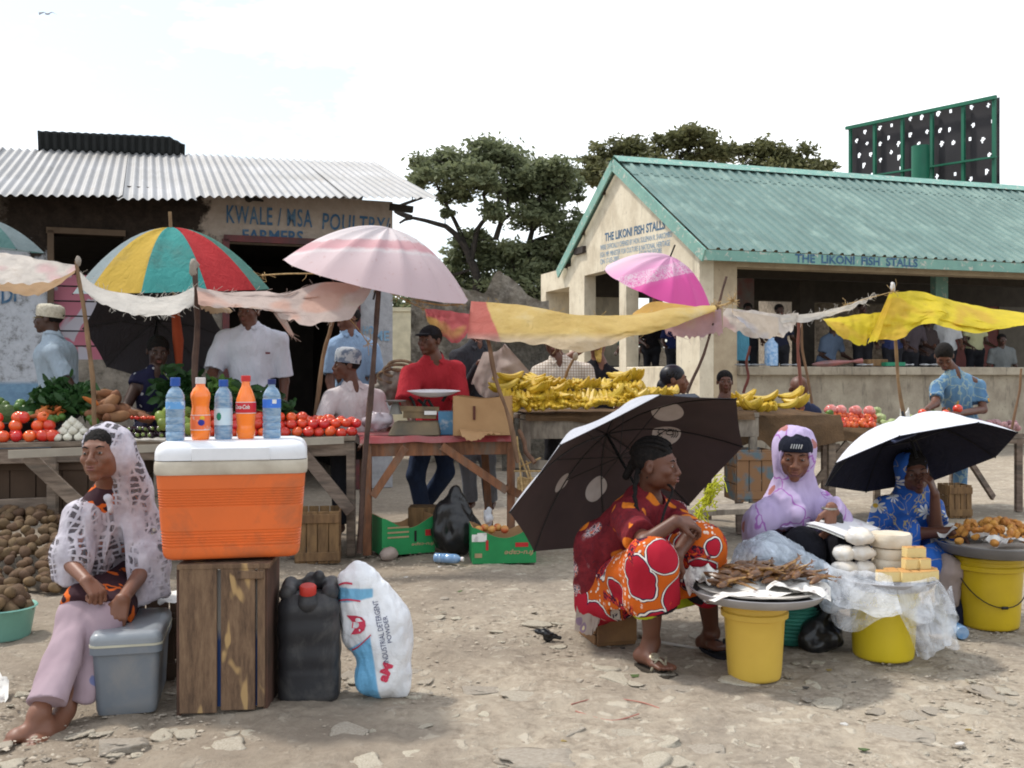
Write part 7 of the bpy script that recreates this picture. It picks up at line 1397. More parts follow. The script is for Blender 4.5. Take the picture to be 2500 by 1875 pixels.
# woman in blue floral shirt bending over her onions
flo=print_mat('blue_tropical_print',(.16,.30,.45),[(.20,(.55,.33,.06)),(.08,(.45,.10,.10))],7.5,lines=((.30,.38,.36),9,.03),dist=.1,base2=(.06,.14,.28))
person('woman in a blue flowered shirt sorting tomatoes behind the right table',(2305,870,9.7),-22,(2330,915,9.75),(2345,1045,9.9),(2282,945,9.65),(2395,940,9.85),
 [arm((2280,948,9.65),(2284,985,9.5),(2262,1000,9.3),V(-.2,-.5,-.7),V(0,.5,-1),(.6,.7,.5)),arm((2398,944,9.85),(2400,1000,9.75),(2330,1012,9.35),V(-.9,-.2,0),V(0,-.4,1),(.6,.7,.5))],top=flo,skinm=skB,sleeve=.72,w=.18,d=.12,hem=(2348,1040,9.9),pitch=42,hs=1.03,vox=.008,sl_r=.066,bottom=flo,legs=[((2345,1050,9.9),(2345,1120,9.9),(2345,1240,9.95),(2340,1245,9.9))],collar=False,open_neck=.05,group=None)
produce('tomato',tomato_me(5,.95),tom_m,[P(2252,1008,9.22),P(2308,1010,9.22),P(2338,998,9.4)],'red tomato in the hands of the woman in the blue flowered shirt','tomato','tomatoes held by the floral shirt woman',(1.1,1.3),51)
# ------------------------------------------------------------ people inside the fish hall (raised floor)
def hallman(label,px,pyh,Y,topm,yaw=0,w=.18,skinm=None,hs=1.0,hat=None,pitch=0,lean=0,sl=.8,hair='short',pelz=None):
    h=P(px,pyh,Y); nb=h-V(lean*.25,0,.165); pel=nb-V(lean,0,.5)
    dx=.19*math.cos(math.radians(yaw)); dy=.19*math.sin(math.radians(yaw)); sL=nb+V(-dx,-dy,-.06); sR=nb+V(dx,dy,-.06)
    fx=unit(V(math.sin(math.radians(yaw)),-math.cos(math.radians(yaw)),0))
    return person(label,h,yaw,nb,pel,sL,sR,[(sL,sL+V(-.05,0,-.28),sL+V(-.05,0,-.36)+fx*.22,fx-V(0,0,.3),DN,(.4,.4,.3)),(sR,sR+V(.05,0,-.28),sR+V(.05,0,-.36)+fx*.22,fx-V(0,0,.3),DN,(.4,.4,.3))],top=topm,skinm=skinm or skC,sleeve=sl,vox=.013,w=w,pitch=pitch,hat=hat,hair=hair,eyes=False,collar=False,hs=hs,bottom=dk,legs=[(pel+V(-.09,0,0),pel+V(-.09,0,-.42),V(pel[0]-.09,pel[1],.50),V(pel[0]-.09,pel[1]-.1,.46)),(pel+V(.09,0,0),pel+V(.09,0,-.42),V(pel[0]+.09,pel[1],.50),V(pel[0]+.09,pel[1]-.1,.46))])
hallman('dark clothed man in the hall left of the first inner post',1826,755,18.3,fb('black_shirt_cloth',(.02,.02,.026)),-10)
hallman('dark clothed person behind the blue water bottle in the hall',1903,758,18.0,fb('blue_black_dress',(.018,.02,.04)),8)
hallman('fishmonger in a grey blue overall leaning over a red fish',2035,800,18.6,fb('slate_blue_overall',(.11,.15,.22)),20,lean=.12,w=.2,pitch=25)
hallman('man in a dark shirt seen above the yellow flap',2106,752,18.5,fb('dark_blue_shirt',(.03,.04,.08)),0)
hallman('man in navy overalls cutting fish under the yellow tarpaulin',2170,765,18.4,fb('navy_overall',(.035,.045,.12)),-15,lean=-.05)
hallman('man in a purple grey striped shirt bending at the counter',2235,775,18.8,fb('purple_grey_shirt',(.075,.06,.07)),20,lean=.1)
hallman('man in a dull dark shirt right of the navy overalls',2262,785,19.2,fb('dull_brown_shirt',(.06,.045,.045)),20)
hallman('person in a white shirt above the floral shirt woman',2312,770,19.3,fb('hall_white_shirt',(.55,.56,.58)),-20,skinm=skB)
hallman('person in a pale yellow apron behind the counter',2380,772,19.4,fb('pale_yellow_apron',(.45,.45,.27)),10,sl=.6)
hallman('elderly man in a grey tee shirt seated at the counter on the right',2446,830,19.0,fb('grey_tee_shirt',(.16,.17,.17)),-10)
hallman('person in dark blue print in the gable doorway',1648,770,19.5,print_mat('dark_blue_print',(.012,.018,.07),[(.25,(.06,.08,.16))],8),0,w=.2)
hallman('person in black in the shadow of the gable doorway',1590,772,20.5,fb('near_black_cloth',(.014,.012,.014)),20,w=.2)
hallman('person in a green and pink top in the gable doorway behind the golden headscarf',1540,790,20.8,print_mat('green_pink_top',(.02,.05,.045),[(.3,(.28,.03,.07))],4),-20)
# things on the hall counter
o=thing('fish','big red fish lying on the hall counter','fish',P(2040,890,16.6)); c=P(2045,888,16.6); c[2]=1.50; m=MB(); m.tube([c+V(x,0,.03*math.sin(x*3)) for x in np.linspace(-.42,.4,12)],[.02,.05,.07,.08,.08,.075,.065,.05,.035,.025,.05,.07],n=10,flat=.7); m.put('fish_body',mat('pink_red_fish_skin',(.32,.12,.11),.4,(.15,.10,.10),vs=4),o)
o=thing('water_jug','tall blue plastic bottle on the hall counter','bottle',P(1883,890,16.5)); c=P(1883,880,16.5); c[2]=1.45; m=MB(); m.lathe([(.001,0),(.11,0),(.11,.35),(.05,.42),(.05,.46),(.001,.46)],c,n=18); m.put('bottle_body',watb,o)
o=thing('hanging_shirt','turquoise shirt hanging on the inner side of the corner column','shirt',P(1806,830,17.4)); c=P(1808,838,17.3); m=MB(); m.box(c,(.28,.04,.6),taper=1.1); me=m.mesh('cloth'); put('cloth',me,fb('turquoise_cloth',(.10,.30,.42)),o,bevel=.015)
o=thing('chopping_block','wooden block on the hall counter','block',P(2135,880,16.7)); c=P(2135,880,16.7); c[2]=1.50; m=MB(); m.box(c,(.34,.3,.11)); m.put('block',crm,o,bevel=.01)
o=thing('green_tray','green plastic tray on the hall counter','tray',P(2180,885,16.5)); c=P(2180,885,16.5); c[2]=1.46; m=MB(); rbox(m,c,.34,.26,-.015,.045,.05,np.eye(3)); m.put('tray',mat('green_tray_plastic',(.02,.22,.12),.4),o)
for k,px in enumerate((1812,1850,1870,1925,2110,2210,2262,2290)):
    c=P(px,890,16.45); c[2]=1.465; o=thing('fish','small silver fish laid on the counter edge','fish',c,'small silver fish on the hall counter'); m=MB(); m.tube([c+V(x,.02*math.sin(x*9+k),0) for x in np.linspace(-.13,.13,8)],[.004,.022,.03,.03,.022,.012,.018,.028],n=8,flat=.6); m.put('fish_body',mat('silver_fish_skin',(.36,.38,.40),.3,(.15,.15,.16),vs=12,metal=.3) if k==0 else bpy.data.materials['silver_fish_skin'],o)
# ============================================================ FOREGROUND WOMEN
def drape_fix(me,amp=.010,sc3=(9,9,4),seed=3,oct=3): return fold(me,amp,sc3,seed,oct)
# ------------------------------------------------------------ girl with netted white shawl
def netting():
    m,nt,b=newmat('white_netted_shawl_cloth'); v=coords(nt); b.inputs['Roughness'].default_value=.8
    nn=NN(nt,'ShaderNodeTexNoise'); nn.inputs['Scale'].default_value=7; nn.inputs['Detail'].default_value=3; nt.links.new(v,nn.inputs['Vector']); sc_=NN(nt,'ShaderNodeVectorMath',operation='SCALE'); sc_.inputs['Scale'].default_value=.11; nt.links.new(nn.outputs['Color'],sc_.inputs[0]); ad=NN(nt,'ShaderNodeVectorMath',operation='ADD'); nt.links.new(v,ad.inputs[0]); nt.links.new(sc_.outputs[0],ad.inputs[1])
    sx=NN(nt,'ShaderNodeSeparateXYZ'); nt.links.new(ad.outputs[0],sx.inputs[0])
    def cell(o,k,w_): return ramp(nt,math_(nt,'PINGPONG',math_(nt,'MULTIPLY',o,k),.5),[(w_,0),(w_+.07,1)])
    holes=math_(nt,'MULTIPLY',cell(sx.outputs[0],33,.12),cell(sx.outputs[2],36,.14))
    dens=ramp(nt,noise(nt,coords(nt,(1.8,1.8,.5)),6,3),[(.47,0),(.55,1)]); hm_=math_(nt,'MULTIPLY',holes,dens)
    c=ramp(nt,noise(nt,v,20,4),[(.3,(.36,.33,.38)),(.7,(.56,.53,.58))]); nt.links.new(c,b.inputs['Base Color']); nt.links.new(math_(nt,'SUBTRACT',1,math_(nt,'MULTIPLY',hm_,.82)),b.inputs['Alpha']); bump(nt,b,math_(nt,'ADD',math_(nt,'MULTIPLY',hm_,-.6),noise(nt,v,24,4)),.6,.012); return m
skG=skin('skin_warm_brown',(.20,.085,.05))
hc=P(250,1108,4.06); nb=P(264,1200,4.16); pel=P(290,1440,4.40); sL=P(200,1262,4.08); sR=P(335,1268,4.26); R=headR(-5,-4,-3); hs=.985
root=thing('person','seated girl with a white netted shawl over her head and pink trousers','person',(pel[0],pel[1],0))
s=SDF(.0045,.02); H=add_head(s,hc,R,hs,True,1.0); s.cap(H(0,.028,-.05),nb,.043,.045,k=.02); torso(s,nb,pel,sL,sR,.125,.085,0,.05)
eL,wL=P(165,1370,4.0),P(212,1418,3.86); eR,wR=P(345,1400,4.1),P(300,1462,3.90)
s.cap(sL,eL,.040,.032,k=.02); s.cap(eL,wL,.032,.023,k=.015); add_hand(s,wL,V(.62,-.25,-.55),V(-.3,.3,-.9),.92,(.9,1.2,.8),1)
s.cap(sR,eR,.040,.033,k=.02); s.cap(eR,wR,.033,.024,k=.015); add_hand(s,wR,V(-.15,-.30,-.85),V(-.3,.6,-.3),.95,(.5,.8,.5),-1)
k1,k2=P(188,1500,3.93),P(262,1508,3.92); a1,a2=P(96,1742,3.66),P(158,1735,3.78)
for kn,an in ((k1,a1),(k2,a2)): s.cap(pel+V(0,-.05,-.02),kn,.07,.05,k=.03); s.cap(kn,an,.046,.030,k=.02)
def foot(s,an,heel,ball,toe,w=.036,toes=5,k=.95):
    d=unit(toe-heel); lat=unit(np.cross(d,V(0,0,1)))
    s.cap(an,heel,.031,.030,k=.025); s.cap(an,(heel+ball)/2+V(0,0,.012),.030,.028,k=.03); s.cap(heel,ball,.029,.026,k=.02); s.ell(ball,(.042,.042,.020),k=.02)
    for i in range(toes):
        off=(i-2)*.0165; b0=ball+lat*off*.9; e=toe+lat*off-d*abs(i-1)*.008; s.cap(b0,e,.0115,.0095 if i else .012,k=.004)
foot(s,a1,P(108,1775,3.66),P(45,1795,3.60),P(8,1812,3.58)); foot(s,a2,P(135,1790,3.70),P(92,1812,3.60),P(60,1822,3.56))
for i,p in enumerate(s.p): pass
me=s.mesh('body'); put('body',me,skG,root); face_parts(root,H,R,hs)
hair_short(root,H,R,hs,None,.005,.972)
# trousers
s=SDF(.006,.03); pinkt=print_mat('dusty_pink_trousers',(.37,.28,.315),[(.10,(.14,.16,.30))],6,dist=.08,base2=(.29,.21,.245))
s.cap(pel+V(-.05,-.02,-.02),k1,.085,.070,k=.04); s.cap(k1,P(112,1722,3.67),.072,.082,k=.04,n=unit(V(.4,1,0)),q=.62); s.cut(P(112,1716,3.67),unit(a1-k1),.16)
s.cap(pel+V(.02,-.02,-.02),k2,.085,.070,k=.04); s.cap(k2,P(182,1705,3.82),.074,.078,k=.03,n=unit(V(.4,1,0)),q=.62); s.cut(P(182,1704,3.82),unit(V(-.12,-.05,-1)),.14)
me=s.mesh('trousers'); drape_fix(me,.010,(10,10,4),5); put('trousers',me,pinkt,root)
# dress: upper body and lap with orange print
orp=print_mat('brown_dress_orange_print',(.045,.020,.026),[(.36,(.60,.12,.02)),(.20,(.035,.015,.02))],9,dist=.12)
s=SDF(.006,.03); torso(s,nb,pel,sL,sR,.125,.085,.014,.05); s.cap(pel+V(0,-.02,.02),k1+V(.02,.03,.02),.115,.092,k=.05); s.cap(pel+V(.02,-.02,.02),k2+V(0,.03,.02),.115,.090,k=.05)
for sh,e in ((sL,eL),(sR,eR)): s.cap(sh,sh+(e-sh)*.8,.042,.046,k=.03)
s.cut(k1+V(-.01,0,.0),unit(k1-pel+V(0,0,-.25)),.15); s.cut(k2,unit(k2-pel+V(0,0,-.25)),.12)
me=s.mesh('dress'); drape_fix(me,.008,(12,12,6),6); put('dress',me,orp,root)
# shawl: hood, shoulders, two hanging panels, open at the front
s=SDF(.0055,.025); c=H(0,.040,.030)
s.ell(c,np.array((.090,.112,.100))*hs,R=R); s.cap(H(.01,.095,.0),nb+V(.06,.09,-.02),.085,.10,k=.05); 
s.cap(nb+V(.03,.02,-.03),sR+V(.02,.0,-.02),.07,.075,k=.05); s.cap(nb+V(-.02,.02,-.04),sL+V(0,0,-.01),.07,.072,k=.05); s.cap(H(.055,.055,-.04),sR+V(.01,.02,0),.05,.065,k=.05)
s.cap(sL,P(178,1355,4.02),.070,.080,k=.04,n=V(.3,1,0),q=.8); s.cap(P(178,1355,4.02),P(172,1440,4.02),.080,.075,k=.03,n=V(.3,1,0),q=.8)
s.cap(sR,P(352,1380,4.18),.078,.105,k=.04,n=V(.2,1,0),q=.8); s.cap(P(352,1380,4.18),P(350,1470,4.14),.105,.112,k=.03,n=V(.2,1,0),q=.85); s.ell((sL+sR)/2+V(.02,.02,-.16),(.15,.105,.22),k=.05)
s.cut(P(345,1468,4.14),unit(V(.25,0,-1)),.24); s.cut(P(170,1425,4.0),unit(V(-.35,0,-1)),.14)
s.ell(H(-.004,-.085,-.035),np.array((.066,.095,.110))*hs,R=R,k=.012,sub=True); s.ell(H(0,-.052,.052),np.array((.060,.055,.050))*hs,R=R,k=.01,sub=True)
s.ell(nb+V(-.014,-.10,.03),(.016,.06,.05),k=.01,sub=True)
s.cap(P(264,1262,4.0),P(252,1500,4.0),.016,.070,k=.010,n=V(0,1,0),q=5); s.p[-1]=s.p[-1][:8]+(True,)
me=s.mesh('shawl'); drape_fix(me,.010,(10,10,5),9); fold(me,.003,(40,40,18),3,2); net=netting(); put('shawl',me,net,root)
s=SDF(.005,.01); kn=P(264,1216,3.98); s.ell(kn,(.018,.014,.014)); s.cap(kn,kn+V(.01,0,-.05),.009,.012,k=.01); me=s.mesh('knot'); fold(me,.003,(50,50,50),2); put('shawl_knot',me,fb('shawl_knot_cloth',(.50,.47,.51)),root)
# ------------------------------------------------------------ woman in red and orange wrap
def kanga(name,kind):
    m,nt,b=newmat(name); v=coords(nt); b.inputs['Roughness'].default_value=.85; b.inputs['Specular IOR Level'].default_value=.12
    n=NN(nt,'ShaderNodeTexNoise'); n.inputs['Scale'].default_value=9; nt.links.new(v,n.inputs['Vector']); sc_=NN(nt,'ShaderNodeVectorMath',operation='SCALE'); sc_.inputs['Scale'].default_value=.05; nt.links.new(n.outputs['Color'],sc_.inputs[0]); ad=NN(nt,'ShaderNodeVectorMath',operation='ADD'); nt.links.new(v,ad.inputs[0]); nt.links.new(sc_.outputs[0],ad.inputs[1])
    def vor(s_,off=(0,0,0),feat='F1'):
        mp=NN(nt,'ShaderNodeMapping'); mp.inputs['Location'].default_value=off; nt.links.new(ad.outputs[0],mp.inputs[0]); q=NN(nt,'ShaderNodeTexVoronoi',feature=feat); q.inputs['Scale'].default_value=s_; q.inputs['Randomness'].default_value=.75; nt.links.new(mp.outputs[0],q.inputs['Vector']); return q.outputs['Distance']
    if kind=='upper':
        c=ramp(nt,noise(nt,v,14,5,.7),[(.35,(.10,.012,.018)),(.65,(.21,.022,.028))]); lm=ramp(nt,noise(nt,v,30,3,.7,1.5),[(.60,0),(.64,.7)]); c=mixc(nt,lm,c,(.05,.02,.03))
        d=vor(7.5); c=mixc(nt,ramp(nt,d,[(.30,1),(.32,0)]),c,(.60,.17,.02)); c=mixc(nt,ramp(nt,vor(26,(3,1,2),'DISTANCE_TO_EDGE'),[(.02,.0),(.05,0)]),c,(.1,.02,.02))
        pk=ramp(nt,noise(nt,coords(nt,(1,1,1),(3,3,3)),3.2,2,.4),[(.61,0),(.63,1)]); c=mixc(nt,pk,c,ramp(nt,noise(nt,v,26,3,.6,3),[(.40,(.05,.03,.05)),(.46,(.55,.50,.50)),(.54,(.58,.15,.20)),(.6,(.60,.17,.02))],'CONSTANT'))
    else:
        d=vor(5.4,(.42,.13,.06)); big=ramp(nt,d,[(.0,(.36,.014,.03)),(.44,(.36,.014,.03)),(.445,(.02,.012,.05)),(.465,(.70,.66,.60)),(.50,(.03,.015,.03)),(.515,(.50,.10,.012))],'CONSTANT'); c=mixc(nt,ramp(nt,d,[(.075,1),(.085,0)]),big,(.72,.66,.58))
        dots=ramp(nt,vor(44,(1,2,3)),[(.30,1),(.36,0)]); ringm=math_(nt,'MULTIPLY',dots,ramp(nt,d,[(.50,0),(.51,1)])); c=mixc(nt,math_(nt,'MULTIPLY',ringm,ramp(nt,noise(nt,v,6,2),[(.48,0),(.52,1)])),c,(.66,.6,.52))
        c=mixc(nt,ramp(nt,noise(nt,v,5,2,.5,.8),[(.60,0),(.62,1)]),c,ramp(nt,noise(nt,v,30,3,.6,2),[(.42,(.03,.015,.03)),(.48,(.40,.02,.03)),(.58,(.62,.13,.02))],'CONSTANT'))
    nt.links.new(c,b.inputs['Base Color']); bump(nt,b,noise(nt,v,16,4),.3,.01); return m
ku=kanga('dark_red_kanga_print','upper'); kl=kanga('red_orange_kanga_print','lower'); blackh=fb('black_hem_band',(.02,.016,.022))
hc=P(1603,1136,4.66); nb=P(1585,1220,4.72); pel=P(1492,1432,4.88); sL=P(1530,1270,4.58); sR=P(1640,1262,4.90); R=headR(66,2,0); hs=1.04
root=thing('person','seated woman in a red and orange patterned wrap with braided hair facing right','person',(pel[0],pel[1],0))
s=SDF(.0048,.02); H=add_head(s,hc,R,hs,True,1.02); s.cap(H(0,.028,-.05),nb,.047,.052,k=.02); torso(s,nb,pel,sL,sR,.15,.105,0,.05)
kn1,kn2=P(1592,1372,4.30),P(1712,1335,4.48); an1,an2=P(1590,1568,4.42),P(1737,1545,4.72)
e1,w1=P(1575,1325,4.30),P(1650,1272,4.30); e2,w2_=P(1688,1300,4.42),P(1652,1356,4.30)
s.cap(sL,e1,.045,.038,k=.03); s.cap(e1,w1,.036,.026,k=.02); add_hand(s,w1,V(.85,.25,-.12),V(.1,.5,-.8),1.0,(.5,.8,.6),-1)
s.cap(sR,e2,.045,.038,k=.03); s.cap(e2,w2_,.036,.026,k=.02); add_hand(s,w2_,V(-.45,-.1,-.85),V(.3,.8,0),1.0,(.3,.4,.3),1)
for kn,an in ((kn1,an1),(kn2,an2)): s.cap(pel,kn,.09,.055,k=.03); s.cap(kn,kn+(an-kn)*.4,.052,.054,k=.02); s.cap(kn+(an-kn)*.4,an,.054,.034,k=.02)
foot(s,an1,P(1564,1600,4.44),P(1606,1620,4.33),P(1634,1634,4.27)); foot(s,an2,P(1715,1568,4.74),P(1748,1575,4.62),P(1775,1585,4.56))
put('body',s.mesh('body'),skB,root); face_parts(root,H,R,hs)
# braided hair
s=SDF(.0045,.008); s.ell(H(0,.022,.034),np.array((.078,.096,.084))*hs,R=R); s.ell(H(0,-.112,-.03),np.array((.086,.080,.095))*hs,R=R,k=.01,sub=True); s.cut(H(0,.0,-.045),R@V(0,-.5,-1),.3)
for i in range(7):
    t=(i-3)*.30; pts=[H(.076*math.sin(t)*math.cos(a)*1.0,.018-.097*math.sin(a),.034+.088*math.cos(t)*math.cos(a)) for a in np.linspace(.75,-1.35,9)]
    for a,b in zip(pts[:-1],pts[1:]): s.cap(a+(a-H(0,.02,.03))*.05,b+(b-H(0,.02,.03))*.05,.0085,k=.001)
s.cap(H(0,.11,.0),H(0,.14,-.06),.022,.018,k=.01)
me=s.mesh('hair'); put('braided_hair',me,hairm,root)
m=MB(); q=catmull([H(-.055,.07,-.02),P(1550,1215,4.55),P(1567,1280,4.48),P(1580,1330,4.36)],26); m.tube([p+V(.003*math.sin(i*2.1),0,.002*math.cos(i*2.1)) for i,p in enumerate(q)],[.012*(1-.02*i)*(1+.15*math.sin(i*2.4)) for i in range(26)],n=7)
q=catmull([H(-.05,.03,-.05),P(1640,1190,4.6),P(1625,1240,4.48),P(1610,1290,4.4)],18); m.tube(q,[.006]*18,n=6); m.put('braid',hairm,root)
# upper wrap
s=SDF(.006,.03); torso(s,nb,pel,sL,sR,.15,.105,.022,.05); s.cap(sL,sL+(e1-sL)*.80,.068,.078,k=.05); s.cap(sR,sR+(e2-sR)*.75,.060,.066,k=.05); s.cap(nb+V(-.02,.02,-.02),P(1470,1340,4.82),.07,.13,k=.06); s.cap(P(1470,1340,4.82),P(1462,1425,4.82),.13,.12,k=.05); s.cap(nb+V(-.025,.03,0),nb+V(.0,-.01,.0),.055,.05,k=.04)
s.cut(sL+(e1-sL)*.78,unit(e1-sL+V(.1,0,0)),.10); s.cap(nb+V(.025,-.02,.02),nb+V(.06,-.04,.2),.05,.06,k=.01); s.p[-1]=s.p[-1][:8]+(True,)
me=s.mesh('wrap'); drape_fix(me,.015,(13,13,4),12); put('upper_wrap',me,ku,root)
# lower wrap over the knees
s=SDF(.006,.03); s.cap(pel+V(0,-.02,-.02),kn1,.135,.105,k=.05); s.cap(pel+V(.05,0,-.02),kn2,.13,.105,k=.05)
s.cap(kn1,kn1+(an1-kn1)*.42,.108,.125,k=.04); s.cap(kn2,kn2+(an2-kn2)*.40,.105,.110,k=.04); s.cap(P(1590,1455,4.42),P(1712,1420,4.56),.075,.07,k=.05); s.cap(pel+V(-.07,0,0),P(1455,1478,4.80),.11,.09,k=.05); s.cap(P(1455,1470,4.78),P(1560,1475,4.5),.09,.08,k=.05)
s.cut(P(1600,1482,4.4),unit(V(.22,-.05,-1)),.26)
me=s.mesh('skirt'); drape_fix(me,.009,(10,10,5),14); low=put('skirt',me,kl,root)
# dark hem rings and petticoat
for kn,an,r_,t_ in ((kn1,an1,.120,.44),(kn2,an2,.108,.42)):
    pass
s=SDF(.006,.02); s.cap(kn1+(an1-kn1)*.42,kn1+(an1-kn1)*.50,.117,.115,k=.02); s.cut(kn1+(an1-kn1)*.50,unit(an1-kn1),.2); s.cut(kn1+(an1-kn1)*.42,-unit(an1-kn1)+V(.2,0,0),.2); s.cap(kn2+(an2-kn2)*.42,kn2+(an2-kn2)*.50,.104,.10,k=.02); s.cut(kn2+(an2-kn2)*.5,unit(an2-kn2),.18); put('hem_band',s.mesh('hem'),blackh,root)
s=SDF(.007,.02); s.cap(kn1+(an1-kn1)*.40,kn1+(an1-kn1)*.56,.090,.090,k=.02); s.cut(kn1+(an1-kn1)*.56,unit(an1-kn1+V(.15,0,0)),.2); s.cap(P(1640,1470,4.6),P(1700,1452,4.7),.06,.05,k=.02); s.cut(P(1670,1482,4.6),V(0,0,-1),.2); put('petticoat',s.mesh('petticoat'),fb('lime_petticoat_cloth',(.42,.50,.03)),root)
# sandal
def sandal(heel,toe,mt,strapm,w=.045,buckle=False):
    d=unit((toe-heel)*V(1,1,0)); lat=V(-d[1],d[0],0); m=MB(); g=[]
    for t in np.linspace(-.08,1.06,14):
        ww=w*(.75+.35*t)*math.sqrt(max(.02,1-abs((t-.5)/.6)**5)); c=heel+(toe-heel)*t; c=V(c[0],c[1],0); g.append([c-lat*ww+V(0,0,.006),c-lat*ww+V(0,0,.022),c+lat*ww+V(0,0,.022),c+lat*ww+V(0,0,.006)])
    m.grid(np.array(g),smooth=False,wrap=True); m.put('sandal_sole',mt,root); br=heel+(toe-heel)*.62; tt=heel+(toe-heel)*.82; m=MB()
    for sg in(-1,1): m.tube(catmull([V(br[0],br[1],.03)+lat*sg*w*1.0,V(br[0],br[1],.082)+lat*sg*w*.5+d*.02,V(tt[0],tt[1],.055)],8),.0055,n=6)
    if buckle: m.lathe([(.001,0),(.010,.001),(.020,0),(.022,.004),(.014,.008),(.006,.006),(.001,.009)],V(br[0],br[1],.085)-lat*w*.55,n=18,R=rotx(.6))
    m.put('sandal_strap',strapm,root)
sandal(P(1560,1600,4.44),P(1640,1625,4.26),mat('dark_sandal_sole',(.05,.04,.03)),mat('silver_beaded_strap',(.40,.37,.28),.4,(.15,.12,.08),vs=60,metal=.5),buckle=True); sandal(P(1712,1578,4.76),P(1778,1590,4.56),dk,dk)
# stool
slat_box('low_stool','low worn wooden stool under the woman in the red patterned wrap',P(1482,1560,4.95)*V(1,1,0),(.20,.26,.155),mat('worn_stool_wood',(.26,.14,.06),.8,(.15,.08,.04),vs=6,bmp=.3),1,.25,cat='stool')
cloths_=cloth('rag','striped rag tied over the left end of the low stool',[(1408,1478,4.75),(1440,1475,4.7),(1475,1480,4.68)],[(1402,1540,4.72),(1440,1548,4.66),(1462,1520,4.66)],print_mat('striped_rag_cloth',(.30,.24,.20),[(.3,(.18,.12,.16)),(.15,(.5,.42,.25))],12),n=(20,14),wr=.02,seed=3,cat='rag')
# ------------------------------------------------------------ woman in lilac veil
lil=print_mat('lilac_veil_print',(.50,.41,.60),[(.21,(.36,.15,.14))],7.5,lines=((.30,.08,.36),5.2,.014),dist=.07,base2=(.42,.34,.53))
hc=P(1941,1112,5.12); nb=P(1938,1198,5.22); pel=P(1930,1335,5.38); sL=P(1880,1232,5.2); sR=P(2003,1232,5.22); R=headR(-15,12,2); hs=1.08
root=thing('person','seated woman in a lilac printed veil and black skirt with a booklet on her lap','person',(pel[0],pel[1],0))
s=SDF(.005,.02); H=add_head(s,hc,R,hs,False,1.04); s.cap(H(0,.028,-.05),nb,.047,.052,k=.02); torso(s,nb,pel,sL,sR,.14,.10,0,.05)
e2,w2_=P(2052,1290,5.05),P(2030,1238,4.86)
s.cap(sR,e2,.044,.036,k=.03); s.cap(e2,w2_,.036,.025,k=.02); add_hand(s,w2_,V(-.12,-.15,-1),V(-.5,.6,0),1.08,(.25,.35,.3),-1); put('body',s.mesh('body'),skA,root); face_parts(root,H,R,hs)
s=SDF(.0055,.01); s.ell(H(0,.008,.036),np.array((.082,.102,.086))*hs,R=R); s.cut(H(0,-.09,.040),R@V(0,-.25,-1),.25); put('headband',s.mesh('band'),fb('black_headband_cloth',(.012,.014,.025)),root)
m=MB(); 
for k in range(5): m.tube([H(-.022+.011*k,-.094+.0006*abs(k-2)**2,.060),H(-.016+.011*k,-.088,.080)],.0035,n=6)
m.put('silver_brooch',mat('silver_beads',(.5,.5,.5),.3,metal=.8),root)
s=SDF(.006,.03); s.ell(H(0,.028,.028),np.array((.095,.112,.108))*hs,R=R); s.cap(H(0,.03,-.06),nb+V(0,0,-.02),.088,.10,k=.05); s.ell((sL+sR)/2+V(0,0,-.06),(.165,.125,.14),k=.06)
s.cap(nb+V(-.02,0,-.04),P(1862,1290,5.1),.095,.095,k=.06); s.cap(P(1862,1270,5.1),P(1850,1350,5.12),.095,.075,k=.05); s.cap(nb,P(1935,1262,5.08),.10,.085,k=.06); s.cap(sR,P(2050,1270,5.02),.075,.062,k=.05); s.cap(P(2050,1270,5.02),P(2035,1238,4.95),.06,.05,k=.03)
s.cut(P(1950,1292,5.0),unit(V(.1,0,-1)),.19); s.cut(P(1850,1345,5.1),DN,.16); s.cut(P(2033,1240,4.93),unit(w2_-e2),.07)
s.ell(H(0,-.095,-.016),np.array((.060,.085,.088))*hs,R=R,k=.012,sub=True)
me=s.mesh('veil'); drape_fix(me,.017,(13,13,3.5),22); put('veil',me,lil,root)
m=MB(); g=[]   # rolled inner edge of the veil around the face
m.tube([H(.066*math.sin(t)*1.02,-.045-.02*math.cos(t)*.3,-.010+.102*math.cos(t)) for t in np.linspace(.15,6.13,34)],.008,n=7); m.put('veil_edge',lil,root)
s=SDF(.008,.05); s.cap(pel+V(-.06,-.05,-.03),P(1965,1335,4.88),.11,.085); s.cap(pel+V(.08,-.02,-.03),P(2075,1340,4.95),.11,.09); s.cap(P(1965,1335,4.88),P(1975,1450,4.85),.085,.10); s.cap(P(2075,1340,4.95),P(2060,1440,4.95),.09,.10); s.ell(pel+V(0,0,-.05),(.18,.17,.13)); me=s.mesh('skirt'); drape_fix(me,.012,(8,8,5),4); 
for v in me.vertices: v.co.z=max(v.co.z,.006)
put('skirt',me,fb('black_skirt_cloth',(.013,.013,.018)),root)
m=MB(); q=w2_+V(-.01,0,-.01); m.tube([q+V(.033*math.cos(t),.033*math.sin(t),.004) for t in np.linspace(0,6.3,18)],.006,n=6); m.put('wristwatch',mat('steel_strap',(.35,.33,.28),.3,metal=.8),root)
slat_box('low_stool','low wooden box seat under the lilac veiled woman',pel*V(1,1,0)+V(-.02,.05,0),(.34,.28,.26),crm,3,.1,cat='stool')
o=thing('purse','small black purse hanging from the hand of the lilac veiled woman','purse',P(2030,1290,4.86)); s=SDF(.006,.01); s.ell(P(2018,1270,4.90),(.035,.02,.055)); s.ell(P(2045,1270,4.9),(.03,.018,.045)); me=s.mesh('p'); fold(me,.004,(40,40,40),1); put('pouch',me,black_m,o)
o=thing('booklet','open printed booklet lying on the lap of the lilac veiled woman','booklet',P(2060,1290,4.8)); g=[]
